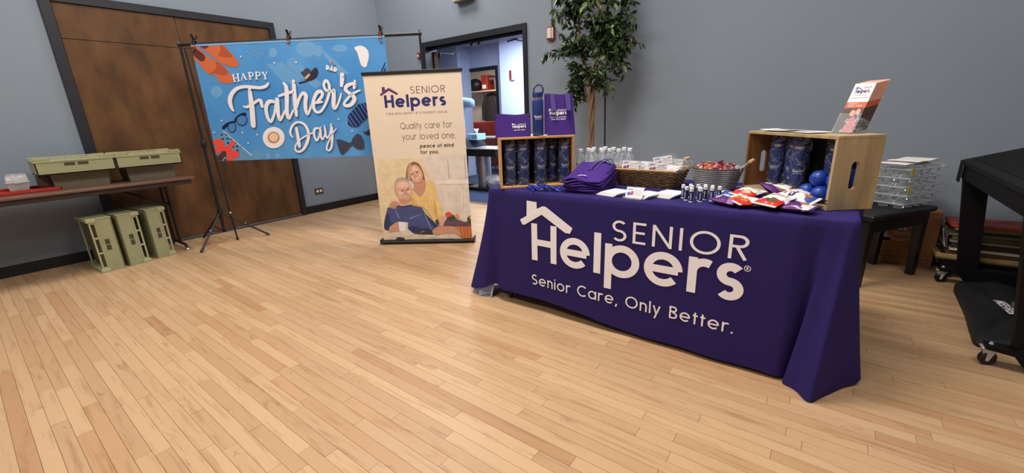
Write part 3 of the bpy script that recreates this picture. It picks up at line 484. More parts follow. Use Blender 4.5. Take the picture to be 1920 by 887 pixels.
ROLLUP_PRINT = [
('photo_wall','p_wall',0,[(0.043,0.826),(0.472,0.825),(0.547,0.586),(0.541,0.034),(0.0,0.039),(0.012,0.379)]),
('photo_window','p_win',0,[(0.472,0.825),(0.901,0.861),(0.897,0.036),(0.541,0.034),(0.547,0.586)]),
('siding_line','p_line',0,[(0.045,0.762),(0.313,0.756),(0.312,0.752),(0.045,0.758)]),
('siding_line','p_line',0,[(0.045,0.631),(0.19,0.629),(0.19,0.625),(0.044,0.627)]),
('siding_line','p_line',0,[(0.041,0.499),(0.184,0.498),(0.183,0.493),(0.04,0.495)]),
('siding_line','p_line',0,[(0.029,0.356),(0.109,0.357),(0.108,0.352),(0.029,0.352)]),
('window_mullion','p_grey',0,[(0.711,0.805),(0.717,0.805),(0.718,0.624),(0.709,0.624)]),
('window_mullion','p_grey',0,[(0.868,0.841),(0.874,0.841),(0.875,0.617),(0.867,0.618)]),
('window_sill','p_sill',0,[(0.549,0.613),(0.897,0.617),(0.899,0.578),(0.59,0.581)]),
('window_shadow','p_grey2',0,[(0.59,0.581),(0.899,0.578),(0.899,0.569),(0.589,0.572)]),
('curtain_fold','p_grey2',0,[(0.632,0.562),(0.643,0.561),(0.631,0.296),(0.616,0.297)]),
('curtain_fold','p_grey2',0,[(0.763,0.558),(0.774,0.558),(0.764,0.293),(0.749,0.293)]),
('curtain_fold','p_grey2',0,[(0.795,0.557),(0.806,0.557),(0.798,0.292),(0.782,0.293)]),
('curtain_fold','p_grey2',0,[(0.828,0.556),(0.839,0.556),(0.831,0.291),(0.815,0.292)]),
('hair','p_hair',1,[(0.298,0.626),(0.309,0.701),(0.329,0.754),(0.359,0.784),(0.398,0.794),(0.435,0.777),(0.461,0.733),(0.474,0.68),(0.482,0.599),(0.459,0.583),(0.416,0.601),(0.372,0.596),(0.343,0.608),(0.32,0.62)]),
('neck','p_skin2',1,[(0.364,0.624),(0.452,0.63),(0.491,0.598),(0.478,0.533),(0.452,0.49),(0.422,0.462),(0.394,0.486),(0.365,0.526),(0.353,0.57)]),
('hair_lock','p_hair2',1,[(0.336,0.753),(0.37,0.779),(0.355,0.721),(0.341,0.668),(0.344,0.624),(0.321,0.634),(0.322,0.7)]),
('face','p_skin',1,[(0.345,0.7),(0.367,0.752),(0.403,0.767),(0.436,0.742),(0.459,0.696),(0.463,0.653),(0.445,0.616),(0.411,0.596),(0.378,0.605),(0.356,0.633),(0.344,0.67)]),
('sweater','p_yellow',0,[(0.353,0.537),(0.362,0.504),(0.393,0.479),(0.422,0.458),(0.455,0.492),(0.482,0.544),(0.493,0.622),(0.559,0.602),(0.581,0.541),(0.59,0.454),(0.615,0.364),(0.637,0.262),(0.573,0.262),(0.56,0.219),(0.524,0.219),(0.497,0.288),(0.436,0.357),(0.327,0.383),(0.331,0.438)]),
('sweater_shadow','p_yellow2',1,[(0.333,0.438),(0.356,0.449),(0.374,0.404),(0.426,0.369),(0.487,0.3),(0.524,0.219),(0.502,0.283),(0.436,0.355),(0.329,0.38)]),
('sweater_shadow','p_yellow2',1,[(0.543,0.399),(0.558,0.41),(0.575,0.261),(0.561,0.219),(0.549,0.253)]),
('knit_rib','p_yellow2',0,[(0.378,0.437),(0.382,0.437),(0.382,0.348),(0.376,0.348)]),
('knit_rib','p_yellow2',0,[(0.411,0.436),(0.415,0.436),(0.415,0.347),(0.41,0.347)]),
('knit_rib','p_yellow2',0,[(0.444,0.435),(0.448,0.435),(0.449,0.346),(0.443,0.346)]),
('knit_rib','p_yellow2',0,[(0.488,0.434),(0.493,0.434),(0.493,0.345),(0.488,0.345)]),
('knit_rib','p_yellow2',0,[(0.521,0.433),(0.526,0.433),(0.526,0.344),(0.521,0.344)]),
('arm','p_skin',0,[(0.575,0.264),(0.637,0.262),(0.626,0.166),(0.587,0.172),(0.573,0.207)]),
('cheek_light','p_skin3',1,[(0.379,0.741),(0.401,0.751),(0.425,0.729),(0.428,0.713),(0.395,0.707),(0.373,0.71)]),
('cheek_light','p_skin3',1,[(0.362,0.665),(0.379,0.66),(0.374,0.639),(0.362,0.645)]),
('cheek_light','p_skin3',1,[(0.431,0.673),(0.453,0.679),(0.45,0.654),(0.432,0.648)]),
('jaw_shadow','p_skin2',1,[(0.452,0.63),(0.463,0.653),(0.45,0.61),(0.41,0.594),(0.378,0.603),(0.365,0.615),(0.387,0.61),(0.417,0.607)]),
('eye','p_dark',0,[(0.355,0.68),(0.373,0.688),(0.379,0.681),(0.359,0.676)]),
('eye','p_dark',0,[(0.4,0.696),(0.418,0.704),(0.424,0.697),(0.404,0.69)]),
('smile','white',0,[(0.389,0.636),(0.412,0.641),(0.433,0.652),(0.425,0.641),(0.407,0.632)]),
('nose_shadow','p_skin2',0,[(0.384,0.672),(0.393,0.675),(0.4,0.655),(0.384,0.651)]),
('hair','p_grey',1,[(0.179,0.553),(0.191,0.613),(0.229,0.647),(0.279,0.652),(0.321,0.632),(0.36,0.604),(0.369,0.569),(0.355,0.535),(0.337,0.559),(0.2,0.541),(0.186,0.517)]),
('face','p_skin',1,[(0.188,0.553),(0.209,0.601),(0.254,0.627),(0.308,0.618),(0.34,0.581),(0.351,0.521),(0.335,0.46),(0.299,0.411),(0.314,0.383),(0.204,0.384),(0.212,0.453),(0.189,0.486)]),
('hair_tuft','white2',1,[(0.328,0.619),(0.36,0.604),(0.371,0.569),(0.357,0.535),(0.342,0.565)]),
('cheek_light','p_skin3',1,[(0.22,0.595),(0.264,0.612),(0.307,0.604),(0.328,0.573),(0.29,0.556),(0.246,0.553),(0.216,0.561)]),
('cheek_light','p_skin3',1,[(0.219,0.517),(0.248,0.514),(0.25,0.494),(0.227,0.488)]),
('cheek_light','p_skin3',1,[(0.305,0.523),(0.332,0.531),(0.329,0.505),(0.308,0.496)]),
('ear','p_skin2',1,[(0.187,0.539),(0.196,0.541),(0.198,0.503),(0.188,0.495)]),
('jaw_shadow','p_skin2',1,[(0.212,0.453),(0.244,0.441),(0.295,0.444),(0.336,0.466),(0.324,0.433),(0.297,0.41),(0.273,0.395),(0.218,0.408)]),
('brow','p_grey',0,[(0.239,0.538),(0.276,0.545),(0.275,0.537),(0.24,0.529)]),
('brow','p_grey',0,[(0.295,0.547),(0.326,0.553),(0.325,0.545),(0.295,0.54)]),
('eye','p_dark',0,[(0.245,0.526),(0.27,0.531),(0.269,0.524),(0.247,0.52)]),
('eye','p_dark',0,[(0.297,0.534),(0.32,0.539),(0.319,0.532),(0.298,0.528)]),
('nose_shadow','p_skin2',0,[(0.279,0.534),(0.29,0.533),(0.295,0.497),(0.27,0.493)]),
('moustache','p_grey',0,[(0.245,0.485),(0.278,0.491),(0.312,0.488),(0.306,0.477),(0.276,0.48),(0.248,0.476)]),
('smile','white',0,[(0.25,0.475),(0.276,0.477),(0.304,0.477),(0.292,0.47),(0.263,0.469)]),
('trousers','p_beige',0,[(0.017,0.15),(0.072,0.132),(0.174,0.124),(0.263,0.156),(0.33,0.091),(0.412,0.113),(0.514,0.116),(0.591,0.086),(0.718,0.118),(0.759,0.076),(0.807,0.038),(0.005,0.043),(0.005,0.104)]),
('tee_shirt','p_blue',0,[(0.092,0.366),(0.199,0.386),(0.237,0.376),(0.322,0.385),(0.425,0.358),(0.453,0.301),(0.514,0.231),(0.567,0.17),(0.515,0.125),(0.497,0.114),(0.413,0.124),(0.331,0.099),(0.263,0.156),(0.269,0.214),(0.192,0.227),(0.138,0.206),(0.088,0.172),(0.075,0.135),(0.032,0.162),(0.056,0.276)]),
('shirt_shadow','p_blue3',1,[(0.032,0.162),(0.054,0.265),(0.094,0.309),(0.105,0.218),(0.14,0.208),(0.088,0.172),(0.075,0.135)]),
('shirt_shadow','p_blue3',1,[(0.269,0.156),(0.328,0.178),(0.405,0.153),(0.484,0.152),(0.499,0.119),(0.413,0.124),(0.331,0.099)]),
('shirt_shadow','p_blue3',1,[(0.434,0.335),(0.453,0.301),(0.514,0.231),(0.565,0.173),(0.54,0.15),(0.48,0.232)]),
('neck_band','p_blue3',1,[(0.196,0.388),(0.237,0.376),(0.322,0.389),(0.324,0.378),(0.236,0.365),(0.196,0.375)]),
('shirt_fold','p_blue2',0,[(0.156,0.342),(0.166,0.344),(0.197,0.273),(0.197,0.248),(0.187,0.255)]),
('shirt_fold','p_blue2',0,[(0.291,0.259),(0.42,0.301),(0.423,0.295),(0.301,0.245)]),
('shirt_fold','p_blue2',0,[(0.442,0.301),(0.453,0.301),(0.505,0.14),(0.491,0.134)]),
('hand','p_skin2',1,[(0.11,0.394),(0.141,0.421),(0.181,0.424),(0.204,0.4),(0.195,0.38),(0.181,0.375),(0.169,0.353),(0.156,0.358),(0.139,0.354),(0.128,0.363),(0.117,0.36)]),
('hand','p_skin2',1,[(0.088,0.17),(0.138,0.206),(0.182,0.216),(0.174,0.124),(0.108,0.102),(0.077,0.126)]),
('finger_line','p_dark',0,[(0.133,0.388),(0.135,0.388),(0.138,0.36),(0.135,0.361)]),
('finger_line','p_dark',0,[(0.156,0.394),(0.158,0.394),(0.163,0.358),(0.159,0.358)]),
('finger_line','p_dark',0,[(0.176,0.398),(0.179,0.398),(0.185,0.375),(0.181,0.373)]),
('mug','white',0,[(0.183,0.225),(0.275,0.214),(0.259,0.122),(0.18,0.129)]),
('mug_shadow','white2',0,[(0.253,0.217),(0.277,0.214),(0.261,0.119),(0.237,0.123)]),
('trouser_fold','p_grey2',1,[(0.093,0.114),(0.208,0.123),(0.262,0.145),(0.319,0.091),(0.249,0.075),(0.111,0.072)]),
('trouser_fold','p_grey2',1,[(0.41,0.089),(0.545,0.078),(0.657,0.067),(0.723,0.044),(0.497,0.053)]),
('belt','p_dark',0,[(0.336,0.097),(0.435,0.118),(0.504,0.122),(0.517,0.087),(0.432,0.087)]),
('forearm','p_skin2',1,[(0.506,0.122),(0.566,0.167),(0.632,0.169),(0.699,0.17),(0.753,0.145),(0.788,0.087),(0.793,0.05),(0.767,0.062),(0.727,0.091),(0.659,0.096),(0.591,0.086),(0.534,0.084)]),
('basket','p_orange',0,[(0.733,0.167),(0.895,0.167),(0.89,0.041),(0.807,0.04),(0.788,0.087),(0.765,0.145)]),
('basket_weave','p_orange2',0,[(0.784,0.165),(0.791,0.165),(0.795,0.045),(0.789,0.045)]),
('basket_weave','p_orange2',0,[(0.815,0.165),(0.822,0.165),(0.827,0.045),(0.82,0.045)]),
('basket_weave','p_orange2',0,[(0.846,0.164),(0.853,0.164),(0.858,0.044),(0.852,0.044)]),
('basket_weave','p_orange2',0,[(0.875,0.163),(0.882,0.163),(0.888,0.043),(0.881,0.043)]),
('foliage','p_purple',1,[(0.633,0.205),(0.66,0.239),(0.705,0.249),(0.782,0.225),(0.847,0.206),(0.9,0.245),(0.896,0.167),(0.733,0.167),(0.63,0.174)]),
('leaf','p_green',1,[(0.658,0.245),(0.719,0.281),(0.744,0.243),(0.714,0.221),(0.67,0.23)]),
('leaf','p_green',1,[(0.861,0.246),(0.901,0.267),(0.899,0.199),(0.869,0.194)]),
('leaf','p_green',1,[(0.547,0.225),(0.572,0.235),(0.582,0.184),(0.555,0.196)]),
('flower','red',0,[(0.712,0.283),(0.708,0.272),(0.698,0.264),(0.685,0.259),(0.672,0.26),(0.659,0.265),(0.651,0.274),(0.649,0.285),(0.653,0.295),(0.663,0.304),(0.675,0.308),(0.689,0.308),(0.701,0.303),(0.709,0.294)]),
('flower','p_flower',0,[(0.785,0.267),(0.782,0.259),(0.775,0.253),(0.766,0.249),(0.756,0.25),(0.748,0.253),(0.742,0.26),(0.74,0.268),(0.743,0.275),(0.75,0.282),(0.759,0.285),(0.769,0.285),(0.777,0.281),(0.783,0.274)]),
('flower','p_flower',0,[(0.905,0.247),(0.904,0.241),(0.9,0.236),(0.894,0.234),(0.888,0.234),(0.883,0.237),(0.88,0.241),(0.879,0.247),(0.88,0.253),(0.884,0.258),(0.89,0.26),(0.896,0.26),(0.901,0.257),(0.904,0.253)]),
('rug_mark','p_dark',0,[(0.13,0.045),(0.158,0.068),(0.222,0.062),(0.223,0.035)]),
]
ROLLUP_ROOF = [(0.17,1.462),(0.197,1.461),(0.197,1.435),(0.234,1.452),(0.313,1.403),(0.302,1.388),(0.231,1.428),(0.152,1.385),(0.146,1.403),(0.168,1.414)]
TABLE_ROOF = [(-1.393,0.693),(-1.324,0.69),(-1.323,0.65),(-1.285,0.669),(-1.262,0.669),(-1.087,0.565),(-1.103,0.531),(-1.133,0.532),(-1.29,0.619),(-1.411,0.545),(-1.428,0.544),(-1.444,0.573),(-1.396,0.601)]

# ================================================================== SETTING
M_wall = mat('grey_paint', (131, 141, 152), 0.75, bump=0.05, scale=120, vary=0.03, vscale=1.2)
M_trim = mat('dark_navy_trim', (21, 22, 32), 0.5)
M_black = mat('black_rubber', (14, 13, 17), 0.5)
M_ceil = mat('ceiling_white', (205, 205, 205), 0.9)
M_ply = mat('brown_plywood', (108, 73, 41), 0.5, rgb2=(72, 46, 24), vscale=3.4, stretch=(1, 1.8, 0.8), bump=0.08, scale=14, spec=0.3)
M_hall = mat('pale_blue_paint', (176, 182, 204), 0.8)
M_hall2 = mat('lit_hall_paint', (205, 214, 236), 0.8)  # hallway wall colour, lightened to stand in for stronger light here
M_store = mat('cream_store_paint', (190, 180, 164), 0.85)
M_carpet = mat('blue_carpet', (36, 48, 78), 0.95)
XL, YR = -5.53, 4.22
DX0, DX1, DZ = -4.56, -2.955, 2.09        # double doorway in the right wall

base = struct('floor', MB().bx((XL-0.1, -3.0, -0.06), (3.2, 4.42, -0.004)), mat('floor_gap', (112, 84, 58), 0.8))
plank_m = plank_material()
rng = random.Random(11); PW = 0.0524; rows = []; y = -2.95
planks = []
while y < YR+0.02:
    x = XL-rng.random()*0.8
    while x < 3.2:
        L = rng.choice((0.32, 0.45, 0.55, 0.62, 0.75, 0.9, 1.05, 1.25))*(0.85+0.3*rng.random())
        a, b = max(x, XL), min(x+L, 3.2)
        if b-a > 0.03: planks.append((a, b, y, y+PW, rng.random(), rng.random()))
        x += L
    y += PW
def plank_px(p):
    """apparent size from the standing viewpoint, zero when outside the view cone"""
    c = Vector(((p[0]+p[1])/2, (p[2]+p[3])/2, -CAMZ)); d = c.dot(fw)
    if d < 0.3: return 0
    if abs(c.dot(rt)/d) > 1.25 or abs(c.dot(up)/d) > 0.6: return 0
    return (p[1]-p[0])/d**2
planks.sort(key=lambda p: -plank_px(p))
def plank_geo(mb, p):
    a, b, c, d, s, q = p; g = 0.0002; ch = 0.0007; z = -0.0006*q
    vs = [(a+g, c+g, z-0.003), (b-g, c+g, z-0.003), (b-g, d-g, z-0.003), (a+g, d-g, z-0.003), (a+ch, c+ch, z), (b-ch, c+ch, z), (b-ch, d-ch, z), (a+ch, d-ch, z)]
    mb.add(vs, [(4, 5, 6, 7), (0, 1, 5, 4), (1, 2, 6, 5), (2, 3, 7, 6), (3, 0, 4, 7)])
def tone_attr(o, tones, per):
    at = o.data.attributes.new('tone', 'FLOAT', 'FACE')
    at.data.foreach_set('value', [t for t in tones for _ in range(per)])
for p in planks[:300]:
    mb = MB(); plank_geo(mb, p); o = mb.build('plank', plank_m, base, False); tone_attr(o, [p[4]], 5)
mb = MB()
for p in planks[300:]: plank_geo(mb, p)
o = mb.build('distant_planks', plank_m, base, False); tone_attr(o, [p[4] for p in planks[300:]], 5); o['kind'] = 'stuff'

struct('wall_left', MB().bx((XL-0.15, -3.0, -0.05), (XL, YR+0.2, CEIL)), M_wall)
mb = MB()
mb.bx((XL, YR, -0.05), (DX0-0.001, YR+0.2, CEIL)); mb.bx((DX1+0.001, YR, -0.05), (3.2, YR+0.2, CEIL)); mb.bx((DX0-0.001, YR, DZ), (DX1+0.001, YR+0.2, CEIL))
struct('wall_right', mb, M_wall)
struct('wall_front', MB().bx((XL, -3.15, -0.05), (3.2, -3.0, CEIL)), M_wall)
struct('wall_side', MB().bx((3.2, -3.15, -0.05), (3.35, YR+0.2, CEIL)), M_wall)
struct('ceiling', MB().bx((XL-0.15, -3.15, CEIL), (3.35, YR+0.2, CEIL+0.1)), M_ceil)
mb = MB(); mb.bx((XL, -2.9, 0), (XL+0.014, 0.775, 0.095), 0.003); struct('baseboard_left', mb, M_black)
mb = MB(); mb.bx((XL, 2.715, 0), (XL+0.014, 4.2, 0.10), 0.003); struct('baseboard_left', mb, M_black)
mb = MB(); mb.bx((DX1+0.08, YR-0.014, 0), (3.2, YR, 0.10), 0.003); struct('baseboard_right', mb, M_black)
mb = MB(); mb.bx((XL, YR-0.014, 0), (DX0-0.08, YR, 0.10), 0.003); struct('baseboard_right', mb, M_black)
mb = MB(); mb.tube([(XL+0.03, 3.87, 0), (XL+0.03, 3.87, 1.3)], 0.022, 10); struct('trim_3', mb, M_black, True)

# door_1 : the tall plywood panels in the left wall
d1 = tag(bpy.data.objects.new('door_1', None), kind='structure'); COL.objects.link(d1); d1.location = (XL, 1.77, 0)
d1['label'] = 'tall brown plywood double panel with navy frame in the left wall'
Y0, Y1, Z1, ZS = 0.855-1.77, 2.645-1.77, 2.262, 1.973
for a, b, c, e in ((Y0, -0.046, 0.03, ZS-0.004), (-0.042, Y1, 0.03, ZS-0.004), (Y0, -0.046, ZS, Z1), (-0.042, Y1, ZS, Z1)):
    MB().bx((0.001, a+0.002, c), (0.016, b-0.002, e), 0.002).build('door_leaf' if c < 1 else 'transom_panel', M_ply, d1, False)
for n, a, b in (('frame_side', (0, Y0-0.075, 0), (0.032, Y0, Z1+0.07)), ('frame_side', (0, Y1, 0), (0.032, Y1+0.065, Z1+0.07)), ('frame_head', (0, Y0, Z1), (0.032, Y1, Z1+0.07))):
    MB().bx(a, b, 0.003).build(n, M_trim, d1, False)
MB().bx((0.001, Y0, 0), (0.03, Y1, 0.028), 0.003).build('threshold', mat('grey_metal_sill', (96, 92, 92), 0.4, 0.5), d1, False)

# door_2 : double doorway to the hallway, both leaves standing open
d2 = tag(bpy.data.objects.new('door_2', None), kind='structure'); COL.objects.link(d2); d2.location = ((DX0+DX1)/2, YR, 0)
d2['label'] = 'open double doorway with a dark navy frame leading to the hallway'
hw = (DX1-DX0)/2
for n, a, b in (('frame_side', (-hw-0.075, -0.02, 0), (-hw, 0.2, DZ+0.065)), ('frame_side', (hw, -0.02, 0), (hw+0.055, 0.2, DZ+0.065)), ('frame_head', (-hw, -0.02, DZ), (hw, 0.2, DZ+0.065))):
    MB().bx(a, b, 0.003).build(n, M_trim, d2, False)
MB().bx((-hw+0.001, 0.06, DZ-0.03), (hw-0.001, 0.10, DZ-0.0005)).build('door_stop', M_trim, d2, False)
M_leaf = mat('brown_door_leaf', (96, 62, 40), 0.5, vary=0.15)
for sx in (-1, 1):
    l = MB().bx((sx*(hw-0.005), 0.11, 0.012), (sx*(hw-0.05), 0.90, DZ-0.04), 0.002).build('door_leaf', M_leaf, d2, False)
    pv = Vector((sx*(hw+0.0), 0.13, 0)); mr = Matrix.Translation(pv) @ Matrix.Rotation(R(46 if sx < 0 else -20), 4, 'Z') @ Matrix.Translation(-pv); l.matrix_local = mr
    c = MB(); c.bx((sx*(hw-0.06), 0.16, DZ-0.11), (sx*(hw-0.10), 0.42, DZ-0.05), 0.005); c.build('closer_body', M_black, l)
    c = MB(); c.tube([(sx*(hw-0.08), 0.2, DZ-0.048), (sx*(hw-0.30), 0.32, DZ-0.05), (sx*(hw-0.36), 0.12, DZ-0.035)], 0.008, 6); c.bx((sx*(hw-0.26), 0.10, DZ-0.055), (sx*(hw-0.44), 0.14, DZ-0.03)); c.build('closer_arm', mat('dull_steel', (120, 120, 124), 0.35, 0.8), l)
for x in (-0.06, 0.06): MB().bx((x-0.02, 0.085, DZ-0.055), (x+0.02, 0.12, DZ-0.03), 0.003).build('latch_keeper', M_black, d2, False)

# hallway and storeroom behind the doorway
struct('floor', MB().bx((-8.6, 4.42, -0.06), (-1.2, 9.2, 0)), M_carpet)
struct('ceiling', MB().bx((-8.6, 4.42, 2.47), (-1.2, 9.2, 2.55)), mat('hall_ceiling', (196, 198, 212), 0.9))
SX0, SX1, SZ = -6.04, -5.27, 2.03
mb = MB(); mb.bx((-8.6, 6.6, 0), (SX0, 6.7, 2.47)); mb.bx((SX1, 6.6, 0), (-1.2, 6.7, 2.47)); mb.bx((SX0, 6.6, SZ), (SX1, 6.7, 2.47)); struct('wall_back', mb, M_hall)
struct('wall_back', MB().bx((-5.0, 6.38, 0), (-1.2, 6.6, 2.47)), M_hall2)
struct('wall_left', MB().bx((-8.6, 6.25, 0), (-5.92, 6.6, 2.47)), M_hall)
struct('wall_left', MB().bx((-8.7, 4.42, 0), (-8.6, 9.2, 2.47)), M_hall)
struct('wall_right', MB().bx((-1.2, 4.42, 0), (-1.1, 9.2, 2.47)), M_hall)
struct('wall_back', MB().bx((-8.6, 8.9, 0), (-1.2, 9.0, 2.47)), M_store)
mb = MB()
for a, b in (((SX0-0.05, 6.57, 0), (SX0, 6.72, SZ+0.05)), ((SX1, 6.57, 0), (SX1+0.05, 6.72, SZ+0.05)), ((SX0, 6.57, SZ), (SX1, 6.72, SZ+0.05))): mb.bx(a, b, 0.003)
struct('trim_4', mb, M_trim)
def mono(name, mb, m, label, cat, group=None, smooth=True):
    """a thing that is a single mesh; its origin is put at its base"""
    o = mb.build(name, m, None, smooth); vs = [Vector(v) for v in mb.v]
    c = sum(vs, Vector())/len(vs); c.z = min(v.z for v in vs)
    o.data.transform(Matrix.Translation(-c)); o.location = c
    return tag(o, label, cat, group)
M_shelfwood = mat('pale_shelf_wood', (176, 160, 140), 0.7)
t = thing('wall_shelf', 'long pale storeroom shelf on metal brackets, seen through the far doorway', 'shelf', (-6.75, 8.7, 1.76))
MB().bx((-0.9, -0.25, 0), (1.5, 0.19, 0.03), 0.003).build('board', M_shelfwood, t, False)
for x in (-0.5, 0.15, 0.8):
    b = MB(); b.tube([(x, 0.17, -0.35), (x, -0.2, -0.005)], 0.01, 6); b.bx((x-0.012, 0.16, -0.4), (x+0.012, 0.19, 0)); b.build('bracket', mat('grey_bracket', (120, 118, 116), 0.5), t)
b = MB(); b.sphere((-7.62, 8.66, 1.95), 0.16, 14, 9, sc=(1.3, 1, 1)); mono('duffel_bag', b, M_black, 'round black bag on the left end of the storeroom shelf', 'bag')
b = MB(); b.bx((-7.30, 8.52, 1.79), (-7.1, 8.85, 2.16), 0.01); b.bx((-7.26, 8.517, 1.84), (-7.14, 8.522, 1.93), m=1); mono('red_carton', b, [mat('dull_red', (128, 36, 30), 0.6), mat('off_white', (214, 208, 200), 0.7)], 'small red box on the storeroom shelf beside the grey tubs', 'box')
for i, x in enumerate((-7.0, -6.62)):
    t = thing('grey_tub', ('grey storage tub next to the red box on the storeroom shelf', 'grey storage tub at the right end of the storeroom shelf')[i], 'tub', (x+0.16, 8.66, 1.79), 0, 'grey tubs on the storeroom shelf')
    m = MB(); m.lathe([(0.17, 0), (0.2, 0.26)], n=4, sx=0.9, sy=0.9); m.build('body', mat('grey_tub', (104, 98, 94), 0.5), t, False)
    m = MB(); m.bx((-0.17, -0.17, 0.24), (0.17, 0.17, 0.28), 0.006); m.build('lid', mat('grey_tub_lid', (86, 80, 78), 0.5), t, False)
def coat(x, lab):
    t = thing('hanging_coat', lab, 'coat', (x, 8.62, 1.0))
    m = MB()
    def fn(u, v):
        a = u*2*PI; wdt = 0.10+0.13*min(1, v*3)-0.02*v + 0.02*math.sin(5*a)*v
        return (wdt*math.cos(a), 0.07*math.sin(a)*(0.6+0.6*v), 0.72*(1-v))
    m.grid(fn, 20, 10); m.build('coat_body', mat('dark_coat', (24, 20, 24), 0.8), t)
    for s in (-1, 1):
        m = MB(); m.tube([(s*0.12, 0, 0.66), (s*0.22, -0.02, 0.4), (s*0.22, -0.03, 0.08)], [0.06, 0.055, 0.05], 10); m.build('sleeve', mat('dark_coat', (24, 20, 24), 0.8), t)
    m = MB(); m.tube([(0, 0.0, 0.70), (0, 0.02, 0.76), (0.0, 0.05, 0.76)], 0.006, 6); m.build('hook', mat('dull_steel', (120, 120, 124), 0.35, 0.8), t)
coat(-7.1, 'black coat hanging below the storeroom shelf')
t = thing('red_cabinet', 'low red cabinet in the storeroom under the hanging coat', 'cabinet', (-7.0, 7.9, 0))
MB().bx((-0.45, -0.25, 0.0), (0.45, 0.25, 1.05), 0.01).build('body', mat('dull_red', (128, 36, 30), 0.6), t, False)
for s in (-1, 1):
    d = MB().bx((0.005 if s > 0 else -0.44, -0.262, 0.08), (0.44 if s > 0 else -0.005, -0.25, 1.0), 0.004).build('door', mat('dull_red2', (116, 32, 28), 0.55), t, False)
    MB().bx((s*0.05-0.008, -0.28, 0.5), (s*0.05+0.008, -0.262, 0.62)).build('handle', M_black, d, False)
t = thing('grey_side_table', 'small grey table standing in front of the red storeroom cabinet', 'table', (-6.05, 7.3, 0))
MB().bx((-0.3, -0.25, 0.70), (0.3, 0.25, 0.74), 0.01).build('table_top', mat('light_grey_laminate', (150, 150, 156), 0.5), t, False)
for x in (-0.26, 0.26):
    for y_ in (-0.21, 0.21): MB().tube([(x, y_, 0), (x, y_, 0.7)], 0.015, 8).build('leg', mat('dull_steel', (120, 120, 124), 0.35, 0.8), t)
t = thing('fire_extinguisher', 'red extinguisher with white label on the storeroom door side', 'extinguisher', (-5.55, 7.6, 0.95))
m = MB(); m.lathe([(0.06, 0), (0.06, 0.34), (0.03, 0.4), (0.015, 0.42)], n=14); m.build('cylinder', mat('bright_red', (176, 30, 28), 0.4), t)
m = MB(); m.lathe([(0.061, 0.12), (0.061, 0.26)], n=14); m.build('paper_label', mat('off_white', (214, 208, 200), 0.7), t)
m = MB(); m.tube([(0, 0, 0.42), (0, 0, 0.46), (0.06, 0, 0.44)], 0.012, 6); m.build('valve', M_black, t)
m = MB(); m.bx((-0.02, 0.06, 0.05), (0.02, 0.10, 0.4)); m.build('wall_bracket', M_black, t)
t = thing('steel_post', 'thin steel post behind the extinguisher holding it', 'post', (-5.55, 7.72, 0)); MB().bx((-0.02, -0.02, 0), (0.02, 0.02, 1.5)).build('upright', mat('dull_steel', (120, 120, 124), 0.35, 0.8), t, False); MB().bx((-0.12, -0.12, 0), (0.12, 0.12, 0.02)).build('foot_plate', M_black, t, False)
t = thing('wall_strobe', 'red and white fire alarm on the bright hallway wall', 'alarm', (-4.72, 6.38, 1.86))
MB().bx((-0.05, -0.03, -0.09), (0.05, 0, 0.09), 0.006).build('body', mat('off_white', (214, 208, 200), 0.7), t, False); MB().bx((-0.045, -0.045, -0.075), (0.0, -0.03, 0.075), 0.004).build('red_panel', mat('dull_red', (128, 36, 30), 0.6), t, False)

# ------------------------------------------------------------------ fittings on the near walls
t = thing('fire_alarm', 'red and white fire alarm with conduit on the grey wall beside the tree', 'alarm', (-2.575, YR, 2.0))
MB().bx((-0.045, -0.045, -0.065), (0.045, 0, 0.065), 0.006).build('body', mat('alarm_red', (150, 52, 44), 0.45), t, False)
MB().bx((-0.03, -0.06, -0.05), (0.02, -0.045, 0.05), 0.006).build('strobe', mat('off_white', (214, 208, 200), 0.4), t, False)
MB().bx((0.022, -0.048, -0.05), (0.04, -0.045, 0.05)).build('word_strip', mat('off_white', (214, 208, 200), 0.4), t, False)
MB().tube([(0, -0.012, 0.065), (0, -0.012, 1.4)], 0.009, 8).build('conduit', M_wall, t)
t = thing('emergency_light', 'cream emergency lamp box high on the wall above the doorway', 'lamp', (-3.77, YR, 2.515))
m = MB(); m.bx((-0.15, -0.10, 0.0), (0.15, 0, 0.16), 0.012); m.build('housing', mat('cream_plastic', (232, 220, 198), 0.45), t, False)
MB().bx((-0.135, -0.085, -0.012), (0.135, -0.012, 0.0), 0.004).build('base_tray', mat('grey_plastic', (90, 88, 86), 0.5), t, False)
for s in (-1, 1): MB().lathe([(0.03, 0), (0.055, 0.05), (0.05, 0.06)], (s*0.08, -0.05, 0.16), 14).build('lamp_head', mat('cream_plastic', (232, 220, 198), 0.45), t)
t = thing('power_outlet', 'brown wall outlet with two cream sockets above the black baseboard', 'outlet', (XL, 2.935, 0.282))
MB().bx((0, -0.06, -0.04), (0.006, 0.06, 0.04), 0.002).build('cover_plate', mat('brown_plate', (72, 58, 48), 0.4), t, False)
for s in (-1, 1): MB().lathe([(0.018, 0), (0.018, 0.004), (0.0, 0.0045)], n=14).build('socket', mat('cream_plastic', (232, 220, 198), 0.45), t)
for c, s in zip([c for c in t.children if c.name.startswith('socket')], (-1, 1)): c.rotation_euler = (0, PI/2, 0); c.location = (0.006, s*0.024, 0)
t = thing('pull_station', 'tiny red pull station beside the doorway, behind the stand post', 'alarm', (-4.69, YR, 2.0)); MB().bx((-0.02, -0.03, -0.04), (0.02, 0, 0.04), 0.004).build('body', mat('dull_red', (128, 36, 30), 0.6), t, False); MB().bx((-0.012, -0.036, -0.012), (0.012, -0.03, 0.012)).build('handle', mat('off_white', (214, 208, 200), 0.7), t, False)

